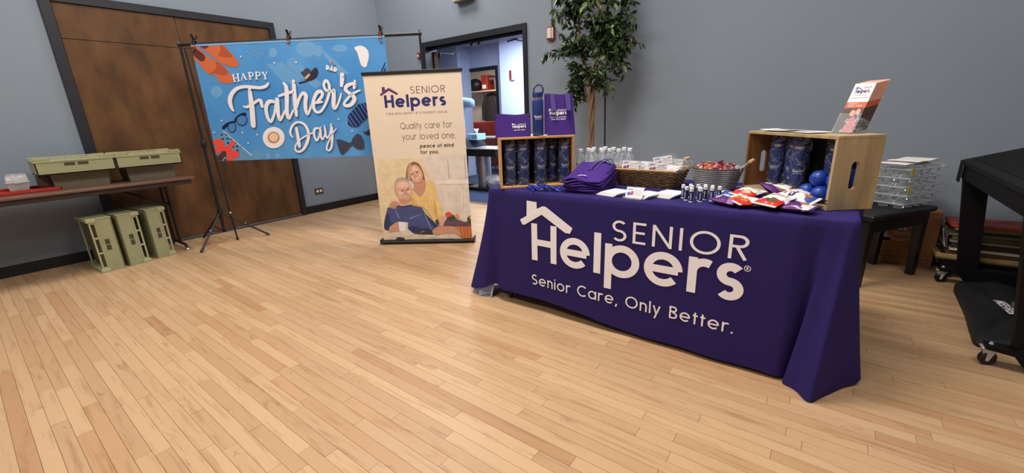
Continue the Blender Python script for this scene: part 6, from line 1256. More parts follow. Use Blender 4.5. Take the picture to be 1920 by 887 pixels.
# ---- lip balms
M_lb = mat('lip_balm_navy', (24, 30, 84), 0.35); lb0 = None
LBP = [(-0.562, 2.150), (-0.533, 2.100), (-0.534, 2.178), (-0.518, 2.140), (-0.503, 2.070), (-0.500, 2.180), (-0.478, 2.118), (-0.467, 2.092), (-0.470, 2.196), (-0.459, 2.150), (-0.434, 2.178), (-0.426, 2.132), (-0.400, 2.166)]
LBN = ['leftmost', 'second from the left', 'behind the second from the left', 'just behind the frontmost left pair', 'frontmost of the left group with lettering showing', 'at the back of the middle group', 'behind the front one of the middle group', 'frontmost of the middle group', 'at the back right of the middle group', 'right of the middle group', 'at the back of the right pair', 'front one of the right pair', 'rightmost, nearest the snack bags']
for k, (x, y) in enumerate(LBP):
    lab = 'navy lip balm tube with white cap, '+LBN[k]
    if lb0 is None:
        t = lb0 = thing('lip_balm', lab, 'tube', (x, y, Z0), 0, 'lip balm tubes before the metal tub')
        MB().lathe([(0.0085, 0.004), (0.0085, 0.052)], n=16).build('tube_body', M_lb, t)
        MB().lathe([(0.0088, 0.051), (0.0088, 0.066), (0.007, 0.068), (0, 0.068)], n=16).build('cap', mat('white_cap', (236, 238, 242), 0.5), t)
        MB().lathe([(0.0, 0), (0.009, 0), (0.009, 0.004), (0.0085, 0.005)], n=16).build('dial', mat('white_cap', (236, 238, 242), 0.5), t)
        m = MB(); r0 = 0.0088; write(m, 'Helpers', 0.010, 0.044, -0.003, 0.008, 0.2, lambda u, v: (r0*math.sin(v/r0+0.1), -r0*math.cos(v/r0+0.1), u) if False else (-r0*math.sin(v/r0), -r0*math.cos(v/r0), u), 0.1); m.build('lettering', M_white_print, t, False)
    else: dup(lb0, (x, y, Z0), random.Random(k).uniform(-0.7, 0.7) if k not in (4, 7) else 0.1, lab)

# ---- snack bags
SNK = dict(purple=(92, 42, 110), lilac=(168, 112, 176), white=(232, 224, 222), red=(202, 48, 42), orange=(226, 142, 70), blue=(66, 92, 160), navy=(40, 40, 84), cream=(240, 214, 178), grey=(150, 140, 146), yellow=(226, 178, 86), dgreen=(110, 110, 60))
def sm(k): return mat('snack_'+k, SNK[k], 0.28, bump=0.25, scale=18, rgb2=tuple(int(q*0.62) for q in SNK[k]) if k in ('orange', 'dgreen', 'yellow', 'cream') else None, vscale=70)
def snack(lab, x, y, z, rz, rx, ry, W, H, base, top, patch, bar=None):
    """pillow bag W x H lying flat: base colour, top half colour, food patch, lettering bar"""
    t = thing('snack_bag', lab, 'snack', (x, y, z), rz, 'snack bags before the wooden crate', (rx, ry, rz))
    ks = [base, top, patch]; mats = [sm(k) for k in ks]
    def zz(u, v):
        a = max(0, 1-(2*u-1)**2)**0.6; b = max(0, 1-((2*v-1)/0.86)**2)**0.6 if abs(2*v-1) < 0.86 else 0
        return 0.019*a*b+0.0015*math.sin(u*17+v*9)*(0.3+a*b)
    m = MB(); nu, nv = 14, 18
    for sgn in (1, -1):
        vs = [((u/nu-0.5)*W*(1-0.05*math.sin(PI*v/nv)), (v/nv-0.5)*H, sgn*zz(u/nu, v/nv)+0.019) for v in range(nv+1) for u in range(nu+1)]
        fs = []; ms = []
        for v in range(nv):
            for u in range(nu):
                fs.append((v*(nu+1)+u, v*(nu+1)+u+1, (v+1)*(nu+1)+u+1, (v+1)*(nu+1)+u))
                uu, vv = (u+.5)/nu-0.5, (v+.5)/nv-0.5; k = 0
                if vv > -0.17+0.22*uu: k = 1
                if sgn > 0 and (uu-0.10)**2/0.05+(vv+0.24)**2/0.012 < 1: k = 2
                ms.append(k)
        b = len(m.f); m.add(vs, fs); m.mi[b:] = ms
    m.build('bag_body', mats, t)
    if bar:
        m = MB(); f = lambda u, v: (u, v, 0.0215+zz(u/W+0.5, v/H+0.5))
        m.grid(lambda a, b: f(-0.34*W+0.68*W*a, H*0.14+H*0.17*b), 10, 4); m.build('brand_panel', sm(bar), t)
        m = MB(); m.grid(lambda a, b: (f(-0.26*W+0.50*W*a, H*0.20+H*0.045*b)[0], f(-0.26*W+0.50*W*a, H*0.20+H*0.045*b)[1], f(-0.26*W+0.50*W*a, H*0.20+H*0.045*b)[2]+0.0008), 10, 1); m.build('lettering_line', sm('grey' if bar == 'white' else 'white'), t)
    m = MB()
    for s in (-1, 1): m.bx((-W/2, s*H/2-0.006, 0.0175), (W/2, s*H/2+0.006, 0.0205))
    m.build('crimped_end', mats[1], t, False)
    return t
snack('purple snack bag with white panel at the front left of the snack pile', -0.355, 2.075, Z0, R(62), R(2), 0, 0.085, 0.125, 'lilac', 'purple', 'orange', 'white')
snack('white and pale blue snack bag behind the front left purple one', -0.365, 2.195, Z0+0.004, R(75), R(3), R(-4), 0.09, 0.13, 'white', 'blue', 'yellow', 'white')
snack('white and red snack bag lying high on the left of the snack pile', -0.285, 2.185, Z0+0.026, R(-22), R(5), R(6), 0.10, 0.13, 'red', 'white', 'cream', 'white')
snack('red snack bag at the front of the pile left of centre', -0.262, 2.075, Z0+0.004, R(-50), R(-2), R(5), 0.095, 0.13, 'red', 'white', 'orange', None)
snack('dark purple snack bag at the back left by the metal tub', -0.315, 2.36, Z0+0.002, R(60), 0, R(5), 0.09, 0.14, 'purple', 'purple', 'red', 'white')
snack('purple snack bag with white panel propped at the back of the pile', -0.205, 2.345, Z0+0.022, R(50), R(18), R(12), 0.085, 0.13, 'purple', 'purple', 'orange', 'white')
snack('white and red snack bag at the back beside the crate opening', -0.150, 2.345, Z0+0.024, R(58), R(10), R(15), 0.085, 0.13, 'red', 'white', 'dgreen', 'cream')
snack('large white and red snack bag at the front centre of the pile', -0.165, 2.075, Z0+0.020, R(-28), R(10), R(2), 0.105, 0.135, 'red', 'white', 'dgreen', 'white')
snack('yellow and white snack bag behind the front centre one', -0.105, 2.235, Z0+0.024, R(-62), R(8), R(2), 0.09, 0.125, 'white', 'white', 'orange', None)
snack('blue and white snack bag at the right against the wooden crate', -0.080, 2.140, Z0+0.026, R(66), R(6), R(-10), 0.08, 0.125, 'blue', 'white', 'orange', 'navy')
snack('purple and white snack bag at the front right corner of the pile', -0.085, 2.050, Z0+0.002, R(72), R(-4), R(-4), 0.078, 0.135, 'white', 'purple', 'orange', 'lilac')

snack('small red and white snack bag tucked under the high left one', -0.315, 2.125, Z0+0.003, R(15), R(2), R(-6), 0.08, 0.11, 'red', 'white', 'orange', None)
snack('navy and white snack bag lying between the yellow and the front ones', -0.15, 2.19, Z0+0.008, R(-75), R(4), R(4), 0.08, 0.12, 'navy', 'white', 'cream', None)

# ---- wooden crate
M_wood = mat('weathered_wood', (186, 162, 122), 0.7, rgb2=(152, 128, 92), vscale=3.2, stretch=(6, 6, 0.9), bump=0.12, scale=20)
M_wood_in = mat('amber_wood', (150, 100, 56), 0.6, rgb2=(120, 76, 40), vscale=4, stretch=(6, 6, 0.8))
WC = Vector((-0.365, 2.584)); WA = -0.88; wx = Vector((math.cos(WA), math.sin(WA))); wy = Vector((-math.sin(WA), math.cos(WA)))
def inw(x, y): p = WC+wx*x+wy*y; return p.x, p.y
wc = TL('wooden_crate', 'weathered wooden crate on its side with handle slots, wrapped bottles inside', 'crate', WC.x, WC.y, Z0, WA)
W, D, H, T = 0.60, 0.195, 0.302, 0.014
MB().bx((0, 0, 0), (W, D, T), 0.0015).build('bottom_board', M_wood, wc, False)
MB().bx((0, 0, H-T), (W, D, H), 0.0015).build('top_board', M_wood, wc, False)
def slot_panel(x0, x1, m_, nm):
    m = MB(); ya, yb, za, zb = D*0.33, D*0.60, H*0.28, H*0.66; c = (ya+yb)/2; rr = (yb-ya)/2*0.62
    inner = [(c+rr*math.cos(a), zb-rr+rr*math.sin(a)) for a in [PI*i/8 for i in range(9)]]+[(c+rr*math.cos(a), za+rr+rr*math.sin(a)) for a in [PI+PI*i/8 for i in range(9)]]
    outer = []
    for i in range(18):
        py, pz = inner[i]; dy, dz = py-c, pz-H*0.47
        k = min((D/2)/abs(dy-(D/2-c)*0) if False else 1e9, 1e9)
        outer.append((D if dy > 0 else 0, pz) if abs(pz-H*0.47) < 0.05 else ((D if dy > 0 else 0), (H-T if dz > 0 else T)) if abs(dy) > rr*0.5 else (py, (H-T if dz > 0 else T)))
    n = 18; vs = [(x0, a, b) for a, b in inner]+[(x0, a, b) for a, b in outer]+[(x1, a, b) for a, b in inner]+[(x1, a, b) for a, b in outer]; fs = []
    for i in range(n):
        j = (i+1) % n
        fs += [(i, j, n+j, n+i), (2*n+j, 2*n+i, 3*n+i, 3*n+j), (i, 2*n+i, 2*n+j, j), (n+i, n+j, 3*n+j, 3*n+i)]
    m.add(vs, fs); return m.build(nm, m_, wc, False)
slot_panel(0.0, T, M_wood_in, 'slotted_side'); slot_panel(W-T, W, M_wood, 'slotted_side')
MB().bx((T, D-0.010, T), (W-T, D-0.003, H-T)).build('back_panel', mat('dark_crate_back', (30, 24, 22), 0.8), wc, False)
m = MB()
for i in range(2): m.bx((W-T+0.002, 0.0-0.0012, T+0.012+0.012*i), (W-0.004, 0.0, T+0.018+0.012*i))
m.build('nail_marks', mat('dark_nail', (52, 42, 34), 0.6), wc, False)
for x, y, r, lab in ((0.115, 0.10, 0.5, 'wrapped navy bottle in the wooden crate, leftmost'), (0.205, 0.12, 0.7, 'wrapped navy bottle in the wooden crate, second from the left, set back'), (0.290, 0.085, 0.9, 'wrapped navy bottle in the wooden crate, third and nearest the middle'), (0.435, 0.14, 0.6, 'wrapped navy bottle in the wooden crate, rightmost behind the blue balls')):
    p = inw(x, y); bottle(lab, p[0], p[1], Z0+T+0.001, WA+r)
M_ball = mat('blue_rubber', (22, 62, 158), 0.38)
bl0 = None
for x, y, z, lab in ((0.430, 0.038, 0, 'blue stress ball on the crate floor, left of the pile'), (0.508, 0.036, 0, 'blue stress ball on the crate floor, front right'), (0.545, 0.105, 0, 'blue stress ball at the back right of the crate'), (0.470, 0.052, 0.062, 'blue stress ball resting on top of the others, left'), (0.546, 0.066, 0.062, 'blue stress ball resting on top, against the crate side')):
    p = inw(x, y); pos = (p[0], p[1], Z0+T+0.037+z)
    if bl0 is None:
        bl0 = thing('stress_ball', lab, 'ball', pos, 0, 'blue stress balls in the wooden crate'); MB().sphere((0, 0, 0), 0.036, 24, 16).build('ball', M_ball, bl0)
        m = MB(); m.tube([(0.0362*math.cos(a), 0.0, 0.0362*math.sin(a)) for a in [2*PI*i/24 for i in range(25)]], 0.0006, 5, cap=False); m.build('seam', mat('blue_seam', (16, 48, 126), 0.4), bl0)
    else: dup(bl0, pos, x*9, lab)
p = inw(0.555, 0.135); m = MB(); m.lathe([(0.03, 0), (0.034, 0.05), (0.02, 0.06), (0.02, 0.075), (0, 0.076)], (p[0], p[1], Z0+T+0.075), 18); mono('blue_jar', m, M_navy, 'small dark blue jar at the back right inside the wooden crate', 'jar')
ZW = Z0+H+0.001
for x, y, w, d, r, k, lab in ((0.20, 0.10, 0.28, 0.12, 0.05, 0, 'white sheet lying on the left of the wooden crate top'), (0.30, 0.08, 0.26, 0.11, -0.10, 1, 'white sheet overlapping the first on the wooden crate top'), (0.17, 0.07, 0.20, 0.10, 0.12, 2, 'uppermost curled white sheet on the wooden crate top')):
    p = inw(x, y); t = thing('paper_sheet', lab, 'paper', (p[0], p[1], ZW+0.0022*k), WA+r, 'papers on the wooden crate')
    m = MB(); m.grid(lambda u, v, k=k: (w*(u-0.5), d*(v-0.5), 0.001+0.004*(2*abs(u-0.5))**3*(1 if k == 2 else 0.2)), 12, 6); m.build('sheet', M_paper, t)
    m = MB(); m.grid(lambda u, v, k=k: (w*(u-0.5)*0.7, d*(v-0.3)*0.3, 0.0014+0.004*(1.4*abs(u-0.5))**3*(1 if k == 2 else 0.2)), 8, 2); m.build('printed_block', M_greyl, t)

# ---- brochures in a leaning holder
BR = (0.059, 2.262); BZ = R(-40); TILT = R(-21)
def bro_pos(k): 
    yv = 0.004+0.0047*k
    return (BR[0]-math.sin(BZ)*yv, BR[1]+math.cos(BZ)*yv, ZW+0.004+0.0008*k)
M_terra = mat('terracotta_band', (206, 104, 66), 0.55); M_brophoto = mat('photo_dark', (64, 58, 50), 0.55, rgb2=(110, 84, 74), vscale=30); M_pinkshirt = mat('photo_pink', (214, 130, 130), 0.55); M_broedge = mat('brochure_pale', (224, 170, 148), 0.55)
BON = ['first', 'second', 'third', 'fourth', 'fifth', 'sixth', 'seventh', 'eighth', 'ninth', 'tenth', 'eleventh', 'twelfth', 'thirteenth', 'last']
b0 = None; BWD, BHT = 0.086, 0.208
for k in range(15):
    lab = 'front brochure in the leaning clear holder, logo and orange band showing' if k == 0 else 'brochure %s behind the front one in the clear holder' % BON[k-1]
    if k < 2:
        t = thing('brochure', lab, 'brochure', bro_pos(k), 0, 'brochures in the clear holder', (TILT, 0, BZ))
        x0 = -BWD
        MB().bx((x0, 0, BHT*0.62), (0, 0.002, BHT)).build('white_cover' if k == 0 else 'upper_cover', M_paper if k == 0 else M_broedge, t, False)
        MB().bx((x0, 0, BHT*0.5), (0, 0.002, BHT*0.62)).build('orange_band', M_terra, t, False)
        MB().bx((x0, 0, 0), (0, 0.002, BHT*0.5)).build('photo_panel', M_brophoto, t, False)
        if k == 0:
            f = lambda u, v: (u, -0.0004, v)
            m = MB(); write(m, 'Helpers', x0+0.016, -0.012, BHT*0.80, 0.017, 0.2, f, 0.1); m.poly([f(x0+0.010+a*0.075, BHT*0.80+0.015+b*0.036) for a, b in HOUSE]); m.build('logo_word', M_ink, t, False)
            m = MB(); write(m, 'SENIOR', x0+0.044, -0.012, BHT*0.80+0.0185, 0.009, 0.1, f, 0.25); m.build('logo_small_word', M_plum, t, False)
            m = MB()
            for zz_, a, b in ((BHT*0.755, 0.016, 0.07), (BHT*0.70, 0.012, 0.08)): m.poly([f(x0+a, zz_), f(x0+b, zz_), f(x0+b, zz_+0.002), f(x0+a, zz_+0.002)])
            m.build('small_print', M_greyl, t, False)
            m = MB(); write(m, 'moments', x0+0.012, x0+0.05, BHT*0.575, 0.006, 0.14, f); write(m, 'Senior Care', x0+0.012, x0+0.07, BHT*0.53, 0.007, 0.14, f); m.build('band_lettering', M_paper, t, False)
            m = MB(); m.poly([f(x0+0.03+a, b) for a, b in ((0, 0.0), (0.05, 0.0), (0.046, 0.05), (0.03, 0.066), (0.012, 0.06))]); m.build('pink_shirt', M_pinkshirt, t, False)
            m = MB()
            for cx, cz, rr in ((0.045, 0.082, 0.011), (0.066, 0.088, 0.010)): m.poly([(x0+cx+rr*math.cos(i*PI/7), -0.0006, cz+rr*1.25*math.sin(i*PI/7)) for i in range(14)])
            m.build('faces', pm('p_skin'), t, False)
        else: b0 = t
    else: dup(b0, bro_pos(k), None, lab, None, (TILT, 0, BZ))
t = thing('brochure_holder', 'clear leaning holder for brochures on the wooden crate top', 'holder', (BR[0], BR[1], ZW), BZ)
MB().bx((-BWD-0.006, -0.02, 0), (0.006, 0.075, 0.0025), 0.001).build('base', F_clear, t, False)
m = MB(); m.bx((-BWD-0.004, -0.004, 0.003), (0.004, -0.002, 0.085)); m.bx((-BWD-0.004, -0.004, 0.003), (-BWD-0.002, 0.064, 0.07)); m.bx((0.002, -0.004, 0.003), (0.004, 0.064, 0.07)); o = m.build('front_pocket', F_clear, t, False); o.rotation_euler = (TILT, 0, 0)
m = MB(); m.bx((-BWD-0.004, 0.066, 0.0), (0.004, 0.068, 0.18)); o = m.build('back_rest', F_clear, t, False); o.rotation_euler = (TILT, 0, 0)

# ================================================================== RIGHT: bench, food trays, boxes
BC = (0.307, 3.688); BE = R(56.1)
M_bench = mat('black_satin_wood', (16, 14, 17), 0.45)
t = thing('black_bench', 'black wooden bench behind the display table holding clear cupcake trays', 'bench', (BC[0], BC[1], 0), BE)
MB().bx((-0.32, -0.165, 0.455), (0.32, 0.165, 0.492), 0.010).build('seat', mat('black_vinyl', (24, 22, 26), 0.4), t, False)
MB().bx((-0.298, -0.142, 0.37), (0.298, 0.142, 0.4545), 0.004).build('apron', M_bench, t, False)
for sx in (-1, 1):
    for sy in (-1, 1):
        m = MB(); a, b = sx*0.268, sy*0.112; c, d = sx*0.276, sy*0.119
        m.add([(a-0.028, b-0.028, 0.42), (a+0.028, b-0.028, 0.42), (a+0.028, b+0.028, 0.42), (a-0.028, b+0.028, 0.42), (c-0.020, d-0.020, 0), (c+0.020, d-0.020, 0), (c+0.020, d+0.020, 0), (c-0.020, d+0.020, 0)], [(0, 1, 2, 3), (7, 6, 5, 4), (0, 4, 5, 1), (1, 5, 6, 2), (2, 6, 7, 3), (3, 7, 4, 0)]); m.build('leg', M_bench, t, False)
trays = [('bottom', 0), ('second from the bottom', 1), ('middle', 2), ('second from the top', 3), ('topmost', 4)]
tr0 = None; TC = (0.405, 3.835)
for nm, k in trays:
    lab = 'clear plastic cupcake tray on the black bench, %s of the stack' % nm
    pos = (TC[0]+0.006*math.sin(k*2.1), TC[1]+0.006*math.cos(k*1.7), 0.4935+0.056*k); rz = BE+0.03*math.sin(k*2.4)
    if tr0 is None:
        t = tr0 = thing('cupcake_tray', lab, 'tray', pos, rz, 'clear cupcake trays on the bench')
        L, Wd = 0.37, 0.275; m = MB()
        for i in range(4):
            for j in range(3): m.lathe([(0.026, 0.0), (0.034, 0.026), (0.041, 0.03)], (-L/2+0.052+i*0.0885, -Wd/2+0.05+j*0.0875, 0), 12)
        m.build('cups', F_clear, t)
        m = MB(); m.lathe([(0.70, 0.026), (0.705, 0.034), (0.685, 0.036), (0.665, 0.053), (0.655, 0.055), (0, 0.055)], n=4, sx=L, sy=Wd); o = m.build('lid', F_clear, t, False); o.data.transform(Matrix.Rotation(0, 4, 'Z'))
        m.v = [(0, 0, 0)]
        for vtx in o.data.vertices:
            x, y, z = vtx.co; c, s = math.cos(PI/4), math.sin(PI/4); xx, yy = x/L, y/Wd; vtx.co = ((xx*c-yy*s)*L, (xx*s+yy*c)*Wd, z)
        m = MB()
        for s in (-1, 1): m.bx((-L/2, s*(Wd/2+0.003), 0.028), (L/2, s*(Wd/2-0.004), 0.034), 0.002); m.bx((s*(L/2+0.003), -Wd/2, 0.028), (s*(L/2-0.004), Wd/2, 0.034), 0.002)
        m.build('rim', film('rim_plastic', (246, 246, 250), 0.5, 0.3, 30, 0.45), t, False)
    else: dup(tr0, pos, rz, lab, None)
for k in (2, 4):
    a = Vector((math.cos(BE), math.sin(BE))); nrm = Vector((-a.y, a.x))
    q = Vector(TC)-a*0.175-nrm*0.142
    t = thing('yellow_sticker', 'yellow sticker on the left end of the cupcake trays, %s one' % ('upper' if k == 4 else 'lower'), 'sticker', (q.x, q.y, 0.4935+0.056*k-0.004), BE, 'yellow stickers on the trays')
    MB().bx((-0.004, -0.0016, 0), (0.030, -0.0006, 0.052)).build('label_paper', mat('yellow_paper', (214, 196, 110), 0.6), t, False)
    m = MB()
    for i in range(4): m.bx((0.0, -0.0019, 0.008+0.01*i), (0.024, -0.0016, 0.010+0.01*i))
    m.build('label_lines', mat('label_ink', (120, 108, 70), 0.6), t, False)
for k, (dx, r, lab) in enumerate(((-0.06, 0.0, 'white paper bag lying flat on the cupcake trays, lower one'), (0.02, 0.12, 'white paper bag lying on the other, on top of the cupcake trays'))):
    a = Vector((math.cos(BE), math.sin(BE))); q = Vector(TC)+a*dx-Vector((-a.y, a.x))*0.03
    t = thing('paper_bag', lab, 'bag', (q.x, q.y, 0.4935+0.056*5+0.002+0.013*k), BE+r, 'white paper bags on the trays')
    m = MB(); m.grid(lambda u, v: (0.28*(u-0.5), 0.17*(v-0.5), 0.006+0.006*math.sin(PI*u)*math.sin(PI*v)+0.002*math.sin(9*u)), 12, 8); m.grid(lambda u, v: (0.28*(u-0.5), 0.17*(v-0.5), 0.0), 12, 8); m.build('paper', M_paper, t)
    m = MB(); m.bx((0.12, -0.085, 0.003), (0.141, 0.085, 0.008), 0.001); m.build('folded_end', mat('off_white', (214, 208, 200), 0.7), t, False)

M_card = mat('brown_cardboard', (150, 104, 66), 0.8, vary=0.05, vscale=3)
t = thing('cardboard_box', 'brown cardboard box with white 3x print by the wall behind the bench', 'box', (0.41, 4.125, 0))
MB().bx((-0.28, -0.07, 0.0), (0.28, 0.07, 0.405), 0.003).build('carton', M_card, t, False)
MB().bx((-0.279, -0.07, 0.405), (0.279, 0.069, 0.409), 0.001).build('top_flap', mat('lit_cardboard_top', (186, 136, 92), 0.8), t, False)  # same cardboard with the light from above put into its colour
M_wp = mat('faded_white_print', (206, 190, 172), 0.8)
def cmap(u, v): return (u-0.41, -0.0712, v)
m = MB(); ribbon(m, arc(0.492, 0.245, 0.078, 0.062, 0, 360, 28), 0.004, cmap); ribbon(m, arc(0.492, 0.245, 0.067, 0.052, 195, 330, 20), 0.0025, cmap)
for z in (0.243, 0.230): m.poly([cmap(0.445, z), cmap(0.545, z-0.004), cmap(0.545, z), cmap(0.445, z+0.004)])
write(m, '3x', 0.472, 0.520, 0.262, 0.036, 0.24, cmap); m.build('round_print', M_wp, t, False)
m = MB(); m.poly([cmap(a, b) for a, b in ((0.388, 0.200), (0.430, 0.203), (0.404, 0.236), (0.388, 0.24))]); m.build('arrow_print', M_wp, t, False)
m = MB(); m.poly([cmap(0.395+0.036*(1 if math.cos(a) > 0 else -1)+0.012*math.cos(a), 0.186+0.012*math.sin(a)) for a in [2*PI*i/16 for i in range(16)]]); m.build('hand_hole', mat('dark_hole', (22, 16, 14), 0.9), t, False)
m = MB()
for x0, x1, z0, z1 in ((0.405, 0.56, 0.058, 0.092), (0.625, 0.665, 0.03, 0.06)): ribbon(m, [(x0, z0), (x1, z0), (x1, z1), (x0, z1), (x0, z0)], 0.003, cmap)
m.build('outline_print', mat('dark_card_print', (78, 50, 32), 0.8), t, False)
t = thing('patterned_carton', 'slim white zigzag patterned carton leaning by the cardboard box, behind bench legs', 'carton', (0.255, 4.02, 0))
MB().bx((-0.115, -0.018, 0), (0.06, 0.018, 0.27), 0.003).build('carton_body', mat('white_card', (190, 184, 182), 0.7), t, False)
m = MB()
for j in range(4):
    pts = [(-0.105+0.16*i/8, 0.02+0.055*j+(0.028 if i % 2 else 0)) for i in range(9)]; ribbon(m, pts, 0.006, lambda u, v: (u, -0.0188, v))
write(m, 'OTTI', 0.018, 0.20, -0.0, 0.03, 0.2, lambda u, v: (-0.10+v, -0.0190, 0.262-u) if False else (-0.07-v, -0.0190, 0.262-u))
m.build('zigzag_print', mat('black_ink', (28, 26, 28), 0.7), t, False)

# ---- dolly with magazines
t = thing('wheeled_dolly', 'black wheeled dolly under the magazines by the right wall', 'dolly', (1.02, 4.03, 0))
MB().bx((-0.31, -0.15, 0.075), (0.35, 0.16, 0.13), 0.006).build('platform', M_black, t, False)
for x in (-0.285, 0.31):
    for y in (-0.125, 0.13):
        o = MB().lathe([(0.0, -0.012), (0.027, -0.012), (0.029, -0.008), (0.029, 0.008), (0.027, 0.012), (0.0, 0.012)], n=18).build('caster_wheel', M_black, t); o.data.transform(Matrix.Rotation(PI/2, 4, 'X')); o.location = (x, y, 0.03)
        m = MB(); m.bx((x-0.012, y-0.02, 0.03), (x+0.012, y-0.016, 0.075)); m.bx((x-0.012, y+0.016, 0.03), (x+0.012, y+0.02, 0.075)); m.bx((x-0.015, y-0.02, 0.068), (x+0.015, y+0.02, 0.075)); m.build('caster_fork', mat('bright_zinc', (196, 196, 198), 0.35, 0.4), t, False)
t = thing('wooden_tray', 'pale wooden tray with holes on the dolly, under the magazines', 'tray', (1.0, 4.03, 0.131))
M_pine = mat('pale_pine', (196, 164, 112), 0.6, vary=0.1)
MB().bx((-0.33, -0.155, 0.0), (0.33, 0.155, 0.012), 0.002).build('tray_floor', mat('tray_floor', (120, 98, 60), 0.7), t, False)
for a, b in (((-0.33, -0.155, 0.012), (0.33, -0.135, 0.036)), ((-0.33, 0.135, 0.012), (0.33, 0.155, 0.036)), ((-0.33, -0.135, 0.012), (-0.305, 0.135, 0.036)), ((0.305, -0.135, 0.012), (0.33, 0.135, 0.036))): MB().bx(a, b, 0.002).build('tray_side', M_pine, t, False)
m = MB()
for i in range(5): m.bx((-0.326, -0.11+0.05*i, 0.0362), (-0.310, -0.09+0.05*i, 0.0368))
m.build('peg_holes', mat('dark_hole', (22, 16, 14), 0.9), t, False)
mags = [(0.030, (92, 66, 44), 'thick brown volume'), (0.012, (216, 204, 184), 'cream magazine'), (0.022, (60, 44, 38), 'dark brown volume'), (0.010, (150, 140, 116), 'grey magazine'), (0.018, (86, 84, 58), 'olive volume'), (0.012, (112, 102, 74), 'khaki magazine'), (0.010, (72, 62, 50), 'dark magazine'), (0.014, (126, 104, 74), 'tan magazine'), (0.012, (186, 72, 54), 'red magazine')]
z = 0.1445; rm = random.Random(9)
for k, (h, c, nm) in enumerate(mags):
    h *= 1.6
    t = thing('magazine', '%s in the pile on the wooden tray, %s' % (nm, ['at the bottom', 'second from the bottom', 'third from the bottom', 'fourth from the bottom', 'in the middle', 'fourth from the top', 'third from the top', 'second from the top', 'topmost'][k]), 'magazine', (0.93+rm.uniform(-0.012, 0.012), 4.035+rm.uniform(-0.008, 0.008), z), rm.uniform(-0.04, 0.04), 'magazines piled on the wooden tray')
    MB().bx((-0.205, -0.125, 0.001), (0.205, 0.125, h-0.001), 0.001).build('pages', mat('page_edges_%d' % k, tuple(min(255, int(q*1.15)) for q in c), 0.8, vary=0.2, vscale=20, stretch=(1, 1, 30)), t, False)
    MB().bx((-0.208, -0.128, h-0.001), (0.208, 0.128, h), 0.0).build('front_cover', mat('cover_%d' % k, c, 0.5, rgb2=tuple(int(q*0.55) for q in c), vscale=9), t, False)
    MB().bx((-0.208, -0.128, 0), (0.208, 0.128, 0.001)).build('back_cover', mat('cover_%d' % k, c, 0.5), t, False)
    z += h+0.0005
t = thing('paper_bundle', 'ragged bundle of white strips beside the magazines, left end', 'paper', (0.712, 4.03, 0.202))
m = MB(); rm2 = random.Random(2)
for i in range(8): m.tube([(0.0, rm2.uniform(-0.1, 0.1), 0.0), (rm2.uniform(-0.015, 0.0), rm2.uniform(-0.12, 0.12), rm2.uniform(0.08, 0.17))], 0.004, 5, flat=0.3)
m.build('paper_strips', mat('off_white', (214, 208, 200), 0.7), t); MB().box((0, 0, 0.05), (0.012, 0.2, 0.11), 0.003, (0, R(-8), 0)).build('grey_folder', mat('grey_folder', (90, 86, 84), 0.7), t, False)

# ---- black slant-topped cabinet on casters
M_pi = mat('black_cabinet', (10, 9, 11), 0.65, spec=0.2); M_pi2 = mat('black_cabinet_top', (18, 18, 21), 0.7, spec=0.2)
t = thing('slant_top_stand', 'large black slant-topped stand on casters beside the magazine dolly', 'stand', (0.68, 3.2, 0))
def prism(m, sec, y0, y1): 
    n = len(sec); m.add([(x, y0, z) for x, z in sec]+[(x, y1, z) for x, z in sec], [tuple(range(n)), tuple(reversed(range(n, 2*n)))]+[(i, n+i, n+(i+1) % n, (i+1) % n) for i in range(n)])
m = MB(); prism(m, [(0.0, 0.69), (0.0, 0.785), (0.62, 0.985), (0.62, 0.69)], -0.60, 0.61); m.build('cabinet_body', M_pi, t, False)
m = MB(); prism(m, [(-0.012, 0.778), (-0.012, 0.800), (0.63, 1.008), (0.63, 0.988), (0.62, 0.986), (0.0, 0.786)], -0.62, 0.63); m.build('lid', M_pi2, t, False)
m = MB(); prism(m, [(-0.016, 0.67), (-0.016, 0.80), (-0.012, 0.80), (-0.012, 0.67)], 0.55, 0.63); m.build('corner_flap', M_pi, t, False)
m = MB(); prism(m, [(0.03, 0.8145), (0.03, 0.8165), (0.60, 1.0005), (0.60, 0.9985)], -0.56, 0.57); m.build('lid_panel', M_pi, t, False)
